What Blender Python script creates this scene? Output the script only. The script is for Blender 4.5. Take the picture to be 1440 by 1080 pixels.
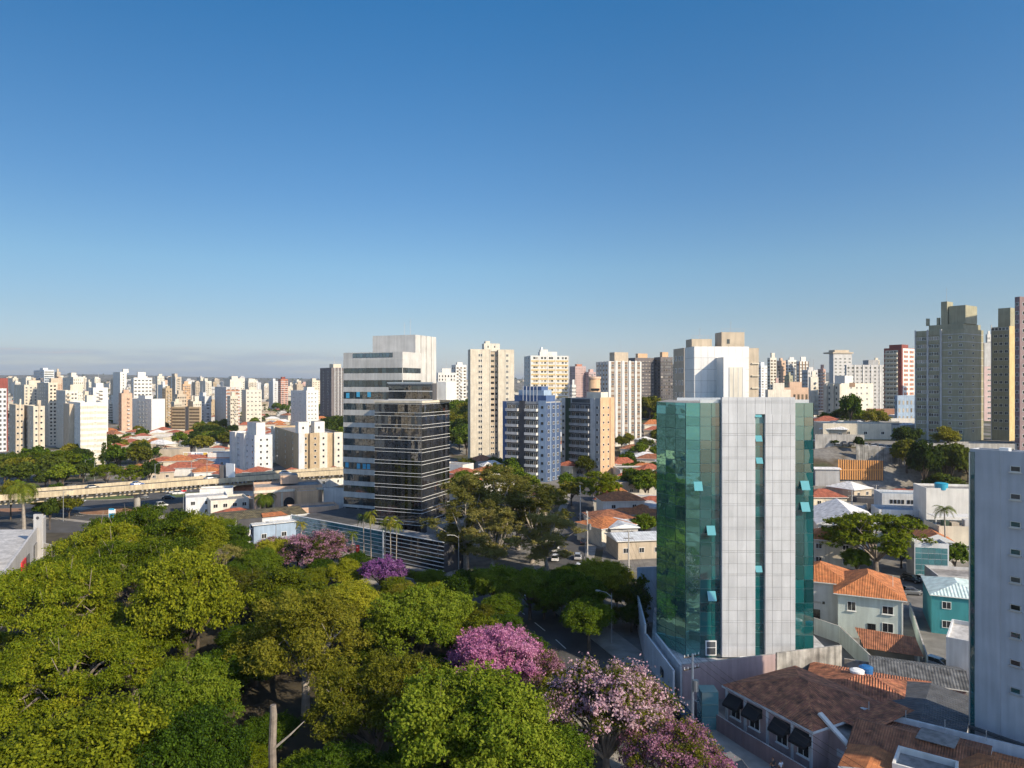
import bpy, math, random
import numpy as np
from mathutils import Vector, Matrix, Euler
R = math.radians
rnd = random.Random(7)
SC = bpy.context.scene
COL = SC.collection
for _o in list(bpy.data.objects): bpy.data.objects.remove(_o)
# ---------------------------------------------------------------- camera, sky, sun, exposure
CAMH, F = 41.0, 1000.0          # camera height; focal length in pixels of a 1440 px wide picture
cam_d = bpy.data.cameras.new('camera'); cam = bpy.data.objects.new('camera', cam_d); COL.objects.link(cam)
cam.location = (0, 0, CAMH); cam.rotation_euler = (R(90), 0, 0)
cam_d.sensor_width = 36; cam_d.lens = 25.0; cam_d.clip_start = 0.5; cam_d.clip_end = 60000
SC.camera = cam
SUN_EL = R(31); SX, SY = 0.78, -0.626
W = bpy.data.worlds.new('World'); SC.world = W; W.use_nodes = True
wn, wl = W.node_tree.nodes, W.node_tree.links
bg = wn['Background']
sky = wn.new('ShaderNodeTexSky'); sky.sky_type = 'NISHITA'; sky.sun_disc = False
sky.sun_elevation = SUN_EL; sky.sun_rotation = math.atan2(SX, SY)
sky.altitude = 700; sky.air_density = 1.05; sky.dust_density = 0.8; sky.ozone_density = 4.0
tc = wn.new('ShaderNodeTexCoord'); sep = wn.new('ShaderNodeSeparateXYZ'); wl.new(tc.outputs['Generated'], sep.inputs[0])
mp = wn.new('ShaderNodeMapping'); mp.inputs['Scale'].default_value = (7, 7, 95); wl.new(tc.outputs['Generated'], mp.inputs[0])
nz = wn.new('ShaderNodeTexNoise'); nz.inputs['Scale'].default_value = 1.6; nz.inputs['Detail'].default_value = 7; nz.inputs['Roughness'].default_value = .55; wl.new(mp.outputs[0], nz.inputs['Vector'])
def mr(src, a, b, c=0., d=1., smooth=True):
    n = wn.new('ShaderNodeMapRange'); n.interpolation_type = 'SMOOTHSTEP' if smooth else 'LINEAR'
    wl.new(src, n.inputs[0])
    for i, v in zip((1, 2, 3, 4), (a, b, c, d)): n.inputs[i].default_value = v
    return n.outputs[0]
def mul(a, b):
    n = wn.new('ShaderNodeMath'); n.operation = 'MULTIPLY'; wl.new(a, n.inputs[0])
    if isinstance(b, (int, float)): n.inputs[1].default_value = b
    else: wl.new(b, n.inputs[1])
    return n.outputs[0]
EXPO = 0.8; SKYS = 0.15
def sky_col(r, g, b): k = SKYS * 2 ** EXPO; return tuple((c / 255) ** 2.2 / k for c in (r, g, b)) + (1,)
# the clear side of the sky, away from the sun, is deeper and bluer than the plain model
rp = wn.new('ShaderNodeValToRGB'); wl.new(sep.outputs['Z'], rp.inputs[0]); e_ = rp.color_ramp.elements
e_[0].position = 0; e_[0].color = (.52, .47, .51, 1); e_[1].position = 1; e_[1].color = (.5, .75, .9, 1)
for q_, c_ in ((.05, (.49, .46, .49)), (.09, (.46, .465, .47)), (.158, (.44, .515, .51)), (.25, (.335, .49, .545)), (.47, (.155, .475, .61))): x_ = e_.new(q_); x_.color = (*c_, 1)
fr = wn.new('ShaderNodeMix'); fr.data_type = 'RGBA'; wl.new(mr(sep.outputs['Y'], -.25, .35), fr.inputs[0]); fr.inputs[6].default_value = (1, 1, 1, 1); wl.new(rp.outputs[0], fr.inputs[7])
ml = wn.new('ShaderNodeMix'); ml.data_type = 'RGBA'; ml.blend_type = 'MULTIPLY'; ml.inputs[0].default_value = 1; wl.new(sky.outputs[0], ml.inputs[6]); wl.new(fr.outputs[2], ml.inputs[7])
lf = wn.new('ShaderNodeVectorMath'); lf.operation = 'SCALE'; wl.new(ml.outputs[2], lf.inputs[0]); wl.new(mr(sep.outputs['X'], -.65, .0, .74, .92), lf.inputs['Scale'])
band = mul(mr(sep.outputs['Z'], .050, .034), mr(sep.outputs['X'], -.02, -.35))       # a low faint cloud bank, low in the west
body = mul(band, mr(nz.outputs['Fac'], .30, .64, .12, .66))
mix = wn.new('ShaderNodeMix'); mix.data_type = 'RGBA'; wl.new(body, mix.inputs[0]); wl.new(lf.outputs[0], mix.inputs[6]); mix.inputs[7].default_value = sky_col(166, 183, 205)
top = mul(mul(mr(sep.outputs['Z'], .052, .046), mr(sep.outputs['Z'], .030, .036)), mul(mr(sep.outputs['X'], -.1, -.25), mr(nz.outputs['Fac'], .58, .68)))
mix2 = wn.new('ShaderNodeMix'); mix2.data_type = 'RGBA'; wl.new(mul(top, .75), mix2.inputs[0]); wl.new(mix.outputs[2], mix2.inputs[6]); mix2.inputs[7].default_value = sky_col(205, 203, 206)
wl.new(mix2.outputs[2], bg.inputs[0]); bg.inputs[1].default_value = SKYS
sl = bpy.data.lights.new('sun', 'SUN'); sl.energy = 3.9; sl.angle = R(.5); sl.color = (1, .85, .63)
so = bpy.data.objects.new('sun', sl); COL.objects.link(so)
so.rotation_euler = Vector((SX * math.cos(SUN_EL), SY * math.cos(SUN_EL), math.sin(SUN_EL))).to_track_quat('Z', 'Y').to_euler()
SC.view_settings.view_transform = 'Standard'; SC.view_settings.look = 'None'; SC.view_settings.exposure = EXPO; SC.view_settings.gamma = 1
SC.cycles.max_bounces = 6; SC.cycles.diffuse_bounces = 3; SC.cycles.glossy_bounces = 3; SC.cycles.transmission_bounces = 3; SC.cycles.volume_bounces = 0
SC.cycles.use_adaptive_sampling = True; SC.cycles.adaptive_threshold = 0.02
# ---------------------------------------------------------------- geometry of the place
def sm(a, b, x):
    t = min(1, max(0, (x - a) / (b - a))); return t * t * (3 - 2 * t)
def T(x, y):                     # terrain height
    k = x / max(y, 1.)
    h = 19 * sm(.25, .45, k) * sm(226, 266, y)
    h += 17 * math.exp(-((x - 95) ** 2 + (y - 480) ** 2) / (2 * 60 ** 2)) * sm(330, 420, y)
    h += 15 * math.exp(-((x + 45) ** 2 + (y - 500) ** 2) / (2 * 55 ** 2)) * sm(370, 440, y)
    far = sm(700, 5200, y)
    h += 84 * far + 9 * sm(700, 1600, y) * math.sin(x / 310. + 1) * math.sin(y / 420.)
    h += 25 * sm(2500, 5000, y) * math.sin(x / 900. + 2.2) * math.sin(y / 1300 + .4)
    return h
def PX(px, D): return (px - 720) / F * D
def PZ(py, D): return CAMH - (py - 540) / F * D
def DG(py, z=0): return (CAMH - z) * F / (py - 540)       # distance of a point of height z seen at row py
def px_of(o):
    p = o.location; return 720 + p.x / max(p.y, 1) * F
# ---------------------------------------------------------------- materials
M = {}
def newmat(name):
    m = bpy.data.materials.new(name); m.use_nodes = True; M[name] = m
    return m, m.node_tree.nodes, m.node_tree.links, m.node_tree.nodes['Principled BSDF']
def col4(c): return (c[0], c[1], c[2], 1)
def wall(name, c, rough=.85, var=.16, scale=.35, streak=True, bump=.0, isl=0.):
    """painted or bare masonry: broad tone drift, rain streaks, optional difference from panel to panel"""
    m, n, l, p = newmat(name)
    t = n.new('ShaderNodeTexCoord'); a = n.new('ShaderNodeTexNoise'); a.inputs['Scale'].default_value = scale; a.inputs['Detail'].default_value = 6
    l.new(t.outputs['Object'], a.inputs['Vector'])
    g = n.new('ShaderNodeMapping'); g.inputs['Scale'].default_value = (1.6, 1.6, .12); l.new(t.outputs['Object'], g.inputs[0])
    b = n.new('ShaderNodeTexNoise'); b.inputs['Scale'].default_value = 1.1; b.inputs['Detail'].default_value = 4; l.new(g.outputs[0], b.inputs['Vector'])
    r1 = n.new('ShaderNodeMapRange'); l.new(a.outputs['Fac'], r1.inputs[0]); r1.inputs[1].default_value = .3; r1.inputs[2].default_value = .7; r1.inputs[3].default_value = 1 - var; r1.inputs[4].default_value = 1 + var * .35
    r2 = n.new('ShaderNodeMapRange'); l.new(b.outputs['Fac'], r2.inputs[0]); r2.inputs[1].default_value = .38; r2.inputs[2].default_value = .6; r2.inputs[3].default_value = 1 - (var * .9 if streak else 0); r2.inputs[4].default_value = 1
    q = n.new('ShaderNodeMath'); q.operation = 'MULTIPLY'; l.new(r1.outputs[0], q.inputs[0]); l.new(r2.outputs[0], q.inputs[1])
    out = q.outputs[0]
    if isl:
        ge = n.new('ShaderNodeNewGeometry'); r3 = n.new('ShaderNodeMapRange'); l.new(ge.outputs['Random Per Island'], r3.inputs[0]); r3.inputs[3].default_value = 1 - isl; r3.inputs[4].default_value = 1 + isl * .4
        q2 = n.new('ShaderNodeMath'); q2.operation = 'MULTIPLY'; l.new(out, q2.inputs[0]); l.new(r3.outputs[0], q2.inputs[1]); out = q2.outputs[0]
    v = n.new('ShaderNodeVectorMath'); v.operation = 'SCALE'; v.inputs[0].default_value = [q_ * .87 for q_ in c]; l.new(out, v.inputs['Scale'])
    l.new(v.outputs[0], p.inputs['Base Color']); p.inputs['Roughness'].default_value = rough
    if bump:
        bb = n.new('ShaderNodeBump'); bb.inputs['Strength'].default_value = bump; bb.inputs['Distance'].default_value = .05; l.new(a.outputs['Fac'], bb.inputs['Height']); l.new(bb.outputs[0], p.inputs['Normal'])
    return m
def plain(name, c, rough=.5, metal=0., spec=None):
    m, n, l, p = newmat(name); p.inputs['Base Color'].default_value = col4(c); p.inputs['Roughness'].default_value = rough; p.inputs['Metallic'].default_value = metal
    if spec is not None: p.inputs['Specular IOR Level'].default_value = spec
    return m
def glass(name, c, ior=1.9, rough=.04, var=.5, wob=.25, metal=0.):
    """window glass in front of dim rooms: reflects the place, tone differs from pane to pane"""
    m, n, l, p = newmat(name)
    ge = n.new('ShaderNodeNewGeometry'); r = n.new('ShaderNodeMapRange'); l.new(ge.outputs['Random Per Island'], r.inputs[0]); r.inputs[3].default_value = 1 - var; r.inputs[4].default_value = 1 + var
    v = n.new('ShaderNodeVectorMath'); v.operation = 'SCALE'; v.inputs[0].default_value = c; l.new(r.outputs[0], v.inputs['Scale']); l.new(v.outputs[0], p.inputs['Base Color'])
    p.inputs['Roughness'].default_value = rough; p.inputs['IOR'].default_value = ior; p.inputs['Metallic'].default_value = metal
    if wob:
        t = n.new('ShaderNodeTexCoord'); a = n.new('ShaderNodeTexNoise'); a.inputs['Scale'].default_value = .5; a.inputs['Detail'].default_value = 1.5; l.new(t.outputs['Object'], a.inputs['Vector'])
        bb = n.new('ShaderNodeBump'); bb.inputs['Strength'].default_value = wob; bb.inputs['Distance'].default_value = .08; l.new(a.outputs['Fac'], bb.inputs['Height']); l.new(bb.outputs[0], p.inputs['Normal'])
    return m
def tiles(name, c, c2, ridge=.24, rough=.8, var=.5, strength=.8, mortar=.012):
    """clay tiles in rows: uses the roof's own uv in metres (u along the eave, v up the slope)"""
    m, n, l, p = newmat(name)
    uv = n.new('ShaderNodeUVMap'); br = n.new('ShaderNodeTexBrick'); br.offset = .0
    br.inputs['Scale'].default_value = 1.0; br.inputs['Brick Width'].default_value = ridge; br.inputs['Row Height'].default_value = .42; br.inputs['Mortar Size'].default_value = mortar
    l.new(uv.outputs[0], br.inputs['Vector']); br.inputs['Color1'].default_value = col4(c); br.inputs['Color2'].default_value = col4(c2); br.inputs['Mortar'].default_value = col4([x * .45 for x in c2])
    nz = n.new('ShaderNodeTexNoise'); nz.inputs['Scale'].default_value = .8; nz.inputs['Detail'].default_value = 6; l.new(uv.outputs[0], nz.inputs['Vector'])
    r = n.new('ShaderNodeMapRange'); l.new(nz.outputs['Fac'], r.inputs[0]); r.inputs[1].default_value = .35; r.inputs[2].default_value = .68; r.inputs[3].default_value = 1.1; r.inputs[4].default_value = 1 - var
    v = n.new('ShaderNodeVectorMath'); v.operation = 'SCALE'; l.new(br.outputs['Color'], v.inputs[0]); l.new(r.outputs[0], v.inputs['Scale']); l.new(v.outputs[0], p.inputs['Base Color'])
    wv = n.new('ShaderNodeTexWave'); wv.bands_direction = 'X'; wv.inputs['Scale'].default_value = math.pi * 2 / ridge / 20; l.new(uv.outputs[0], wv.inputs['Vector'])
    bb = n.new('ShaderNodeBump'); bb.inputs['Strength'].default_value = strength; bb.inputs['Distance'].default_value = ridge * .4; l.new(wv.outputs['Fac'], bb.inputs['Height']); l.new(bb.outputs[0], p.inputs['Normal'])
    p.inputs['Roughness'].default_value = rough
    return m
def leafmat(name, cols, trans=.3, size=.25):
    """leaves: three tones mixed by leaf, by clump and by tree"""
    m, n, l, p = newmat(name)
    ge = n.new('ShaderNodeNewGeometry'); oi = n.new('ShaderNodeObjectInfo'); t = n.new('ShaderNodeTexCoord')
    a = n.new('ShaderNodeTexNoise'); a.inputs['Scale'].default_value = size; a.inputs['Detail'].default_value = 3; l.new(t.outputs['Object'], a.inputs['Vector'])
    def ma(op, x, y):
        q = n.new('ShaderNodeMath'); q.operation = op
        for i, s in enumerate((x, y)):
            if isinstance(s, (int, float)): q.inputs[i].default_value = s
            else: l.new(s, q.inputs[i])
        return q.outputs[0]
    f = ma('ADD', ma('MULTIPLY', ge.outputs['Random Per Island'], .38), ma('ADD', ma('MULTIPLY', a.outputs['Fac'], .75), ma('MULTIPLY', oi.outputs['Random'], .54)))
    f = ma('SUBTRACT', f, .34)
    cr = n.new('ShaderNodeValToRGB'); l.new(f, cr.inputs[0]); e = cr.color_ramp.elements
    e[0].position = .15; e[0].color = col4(cols[0]); e[1].position = .85; e[1].color = col4(cols[-1])
    for i, c in enumerate(cols[1:-1]):
        q = e.new(.15 + .7 * (i + 1) / (len(cols) - 1)); q.color = col4(c)
    l.new(cr.outputs[0], p.inputs['Base Color']); p.inputs['Roughness'].default_value = .62; p.inputs['Specular IOR Level'].default_value = .1
    tr = n.new('ShaderNodeBsdfTranslucent'); l.new(cr.outputs[0], tr.inputs[0]); mx = n.new('ShaderNodeMixShader'); mx.inputs[0].default_value = trans
    l.new(p.outputs[0], mx.inputs[1]); l.new(tr.outputs[0], mx.inputs[2]); l.new(mx.outputs[0], n['Material Output'].inputs[0])
    return m
wall('cream', (.68, .61, .49)); wall('pale_cream', (.74, .69, .59)); wall('white', (.76, .74, .70), var=.13); wall('bluish_white', (.68, .70, .72)); wall('grey', (.42, .42, .42)); wall('light_grey', (.58, .57, .56))
wall('beige', (.56, .47, .36)); wall('tan', (.50, .38, .24)); wall('yellow', (.66, .50, .25)); wall('brown', (.26, .17, .11)); wall('brick', (.42, .20, .12)); wall('pink', (.60, .40, .35)); wall('rose', (.50, .21, .13)); wall('crimson', (.27, .07, .055))
wall('olive_concrete', (.38, .36, .25)); wall('dark_stone', (.17, .15, .15)); wall('charcoal', (.08, .08, .09)); wall('blue_tile', (.075, .135, .29)); wall('shaded_blue_tile', (.06, .10, .20)); wall('pale_blue', (.34, .45, .60)); wall('peach', (.66, .44, .27)); wall('purple_brown', (.26, .19, .20))
wall('salmon', (.62, .43, .31)); wall('lilac_pink', (.50, .37, .36)); wall('teal_paint', (.05, .30, .33)); wall('mint_paint', (.66, .74, .70)); wall('concrete', (.47, .45, .42), var=.3); wall('stained_concrete', (.50, .48, .44), var=.6, scale=.5); wall('cool_panel', (.50, .52, .56), var=.14, isl=.05)
wall('office_concrete', (.60, .59, .565), var=.15, isl=.06); wall('cladding', (.575, .59, .615), rough=.45, var=.12, isl=.07); wall('white_cladding', (.80, .79, .77), rough=.4, var=.08, isl=.05); wall('flyover_concrete', (.62, .52, .36), var=.25); wall('yellow_paint', (.75, .50, .08)); wall('orange_fence', (.62, .30, .10)); wall('green_net', (.06, .10, .06), var=.3)
wall('slab_roof', (.36, .34, .32), var=.35); wall('pale_roof', (.62, .61, .60), var=.3); wall('dark_roof', (.10, .10, .10), var=.4); wall('blue_grey_roof', (.30, .36, .42), var=.2)
plain('frame_white', (.75, .75, .73), .4); plain('frame_dark', (.05, .05, .05), .4); plain('frame_alu', (.55, .56, .57), .35, .7); plain('joint', (.22, .21, .21), .8); plain('mullion_teal', (.16, .27, .27), .4, .3); plain('black_cloth', (.012, .012, .014), .9); plain('metal', (.35, .36, .37), .45, .6); plain('pole_concrete', (.48, .46, .43), .9); plain('tank_blue', (.02, .12, .32), .5); plain('tank_teal', (.02, .28, .42), .5); plain('rubber', (.02, .02, .02), .8)
plain('tank_white', (.7, .72, .72), .5); plain('signal_red', (.6, .03, .03), .5); plain('sign_yellow', (.8, .55, .03), .5); plain('sign_blue', (.05, .33, .55), .5); plain('sign_white', (.8, .8, .8), .5); plain('sign_green', (.1, .4, .2), .5); plain('paint_white', (.72, .72, .70), .8); plain('lamp_glass', (.7, .7, .66), .3); plain('antenna', (.4, .4, .4), .5)
glass('window_dark', (.02, .022, .025), 1.6, .08, .8, 0); glass('window_grey', (.06, .065, .07), 1.6, .1, .8, 0); glass('window_warm', (.10, .075, .05), 1.5, .2, .6, 0); glass('shutter', (.30, .27, .23), 1.4, .5, .3, 0)
glass('office_glass', (.016, .026, .030), 1.95, .025, .9, .15); glass('black_glass', (.014, .015, .018), 2.1, .02, .9, .14); glass('blue_glass', (.02, .05, .08), 2.2, .03, .5, .1)
glass('teal_glass', (.006, .070, .074), 2.2, .03, .5, .14); glass('teal_mirror', (.20, .48, .42), 1.5, .015, .16, .35, metal=.85); glass('podium_glass', (.06, .17, .19), 2.1, .05, .25, .08); glass('open_glass', (.09, .30, .32), 2.0, .1, .1, 0); glass('car_glass', (.012, .014, .016), 1.7, .05, 0, 0); glass('strip_glass', (.004, .07, .075), 2.2, .03, .4, .1)
tiles('clay_roof', (.50, .165, .055), (.58, .22, .075)); tiles('old_clay_roof', (.32, .105, .058), (.56, .22, .10), ridge=.3, var=.75); tiles('red_roof', (.40, .11, .06), (.47, .15, .08)); tiles('brown_roof', (.34, .125, .06), (.42, .17, .08), var=.6); tiles('corrugated', (.085, .09, .10), (.10, .105, .115), ridge=.55, var=.3, mortar=.0, strength=1.); tiles('metal_roof', (.52, .55, .58), (.56, .59, .62), ridge=.6, rough=.45, var=.3, strength=.35, mortar=.0); tiles('white_roof', (.68, .67, .66), (.74, .73, .72), ridge=.6, var=.35, strength=.4, mortar=0.); tiles('mint_roof', (.52, .66, .64), (.60, .72, .70), ridge=.5, rough=.5, var=.3, strength=.4, mortar=0.); tiles('moss_roof', (.14, .12, .07), (.20, .16, .07), ridge=.4, var=.7); tiles('slate_roof', (.10, .105, .11), (.15, .155, .16), ridge=.35, var=.7, strength=.35, mortar=0.)
# ---------------------------------------------------------------- mesh builder
class MB:
    def __init__(s): s.v, s.f, s.m, s.uv, s.hasuv = [], [], [], [], False
    def face(s, pts, mat, uv=None):
        i = len(s.v); s.v += [tuple(p) for p in pts]; s.f.append(tuple(range(i, i + len(pts)))); s.m.append(mat); s.uv.append(uv); s.hasuv |= uv is not None
    def box(s, x0, x1, y0, y1, z0, z1, mat, topmat=None, bottom=True):
        i = len(s.v)
        s.v += [(x0, y0, z0), (x1, y0, z0), (x1, y1, z0), (x0, y1, z0), (x0, y0, z1), (x1, y0, z1), (x1, y1, z1), (x0, y1, z1)]
        for q, mm in (((0, 1, 5, 4), mat), ((1, 2, 6, 5), mat), ((2, 3, 7, 6), mat), ((3, 0, 4, 7), mat), ((4, 5, 6, 7), topmat or mat)) + ((((3, 2, 1, 0), mat),) if bottom else ()):
            s.f.append(tuple(i + k for k in q)); s.m.append(mm); s.uv.append(None)
    def obox(s, c, u, v, w, mat):        # oriented box: centre, half-axis vectors
        i = len(s.v); c, u, v, w = Vector(c), Vector(u), Vector(v), Vector(w)
        for sz in (-1, 1):
            for a, b in ((-1, -1), (1, -1), (1, 1), (-1, 1)): s.v.append(tuple(c + a * u + b * v + sz * w))
        for q in ((0, 1, 5, 4), (1, 2, 6, 5), (2, 3, 7, 6), (3, 0, 4, 7), (4, 5, 6, 7), (3, 2, 1, 0)): s.f.append(tuple(i + k for k in q)); s.m.append(mat); s.uv.append(None)
    def prism(s, poly, z0, z1, mat, topmat=None):   # poly counter-clockwise seen from above
        n = len(poly)
        for k in range(n):
            a, b = poly[k], poly[(k + 1) % n]; s.face([(a[0], a[1], z0), (b[0], b[1], z0), (b[0], b[1], z1), (a[0], a[1], z1)], mat)
        s.face([(p[0], p[1], z1) for p in poly], topmat or mat)
    def tube(s, pts, rads, n, mat, cap=True):
        pts = [Vector(p) for p in pts]; i0 = len(s.v); up = Vector((.13, .21, .97))
        for k, p in enumerate(pts):
            d = (pts[min(k + 1, len(pts) - 1)] - pts[max(k - 1, 0)]).normalized(); a = d.cross(up)
            if a.length < .05: a = d.cross(Vector((1, 0, 0)))
            a.normalize(); b = d.cross(a)
            for j in range(n):
                t = 2 * math.pi * j / n; s.v.append(tuple(p + (a * math.cos(t) + b * math.sin(t)) * rads[k]))
        for k in range(len(pts) - 1):
            for j in range(n):
                j2 = (j + 1) % n; s.f.append((i0 + k * n + j, i0 + (k + 1) * n + j, i0 + (k + 1) * n + j2, i0 + k * n + j2)); s.m.append(mat); s.uv.append(None)
        if cap:
            s.f.append(tuple(i0 + (len(pts) - 1) * n + j for j in reversed(range(n)))); s.m.append(mat); s.uv.append(None)
    def slope(s, pts, mat):            # roof plane: first edge is the eave; uv in metres
        p = [Vector(q) for q in pts]; u = (p[1] - p[0]).normalized(); nrm = (p[1] - p[0]).cross(p[-1] - p[0]).normalized(); v = nrm.cross(u)
        s.face(pts, mat, [((q - p[0]).dot(u), (q - p[0]).dot(v)) for q in p])
    def hip(s, x0, x1, y0, y1, z, rise, mat, gable=False, th=.14, edge='frame_white'):
        s.box(x0, x1, y0, y1, z - th, z - .004, edge)
        dx, dy = x1 - x0, y1 - y0; A, B, C_, D_ = (x0, y0, z), (x1, y0, z), (x1, y1, z), (x0, y1, z)
        if dx >= dy:
            o = 0 if gable else min(dy / 2, dx * .45); p, q = (x0 + o, y0 + dy / 2, z + rise), (x1 - o, y0 + dy / 2, z + rise)
            s.slope([A, B, q, p], mat); s.slope([C_, D_, p, q], mat); s.slope([B, C_, q], mat) if not gable else s.face([B, C_, q], edge); s.slope([D_, A, p], mat) if not gable else s.face([D_, A, p], edge)
        else:
            o = 0 if gable else min(dx / 2, dy * .45); p, q = (x0 + dx / 2, y0 + o, z + rise), (x0 + dx / 2, y1 - o, z + rise)
            s.slope([B, C_, q, p], mat); s.slope([D_, A, p, q], mat); s.slope([A, B, p], mat) if not gable else s.face([A, B, p], edge); s.slope([C_, D_, q], mat) if not gable else s.face([C_, D_, q], edge)
    def mesh(s, name, smooth=False):
        me = bpy.data.meshes.new(name); me.from_pydata(s.v, [], s.f); names = []
        for k in s.m:
            if k not in names: names.append(k)
        for k in names: me.materials.append(M[k])
        me.polygons.foreach_set('material_index', [names.index(k) for k in s.m])
        if s.hasuv:
            L = me.uv_layers.new(name='UVMap'); d = []
            for f, u in zip(s.f, s.uv):
                for q in (u or [(0, 0)] * len(f)): d += [q[0], q[1]]
            L.data.foreach_set('uv', d)
        if smooth: me.polygons.foreach_set('use_smooth', [True] * len(s.f))
        me.update(); return me
    def build(s, name, parent=None, smooth=False): return link(name, s.mesh(name, smooth), parent)
def link(name, data, parent=None, loc=(0, 0, 0), rz=0.):
    o = bpy.data.objects.new(name, data); COL.objects.link(o); o.location = loc; o.rotation_euler = (0, 0, rz)
    if parent is not None: o.parent = parent
    return o
LABELS = {}
def tag(o, label, cat, group=None, kind=None):
    if kind: o['kind'] = kind
    if label:
        o['label'] = label; o['category'] = cat
        if label in LABELS and not group: print('DUP LABEL', label)
        LABELS[label] = 1
    if group: o['group'] = group
    return o
def thing(name, label, cat, loc=(0, 0, 0), rz=0., group=None): return tag(link(name, None, None, loc, rz), label, cat, group)
def struct(name, mb): o = mb.build(name); o['kind'] = 'structure'; return o
ORD = ['leftmost', 'second from the left', 'third from the left', 'fourth from the left', 'fifth from the left', 'sixth from the left', 'seventh from the left', 'eighth from the left', 'ninth from the left', 'tenth from the left'] + [w + ' from the left' for w in 'eleventh twelfth thirteenth fourteenth fifteenth sixteenth seventeenth eighteenth nineteenth twentieth twenty-first twenty-second twenty-third twenty-fourth twenty-fifth twenty-sixth twenty-seventh twenty-eighth'.split()]
AUTO = []                       # (object, description, place, category, group): labelled at the end, ordered left to right
def auto(o, desc, place, cat, group): AUTO.append((o, desc, place, cat, group)); o['category'] = cat; o['group'] = group
def finish_auto():
    d = {}
    for a in AUTO: d.setdefault((a[1], a[2]), []).append(a)
    for (desc, place), L in d.items():
        L.sort(key=lambda a: px_of(a[0]))
        if len(L) > 20: print('MANY', len(L), desc, place)
        for i, a in enumerate(L):
            lab = f'{desc} {place}' if len(L) == 1 else (f'{desc} {place}, {ORD[i]}' if i < len(ORD) - 1 and i < len(L) - 1 or len(L) > len(ORD) else f'{desc} {place}, rightmost')
            tag(a[0], lab, a[3], a[4])
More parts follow.
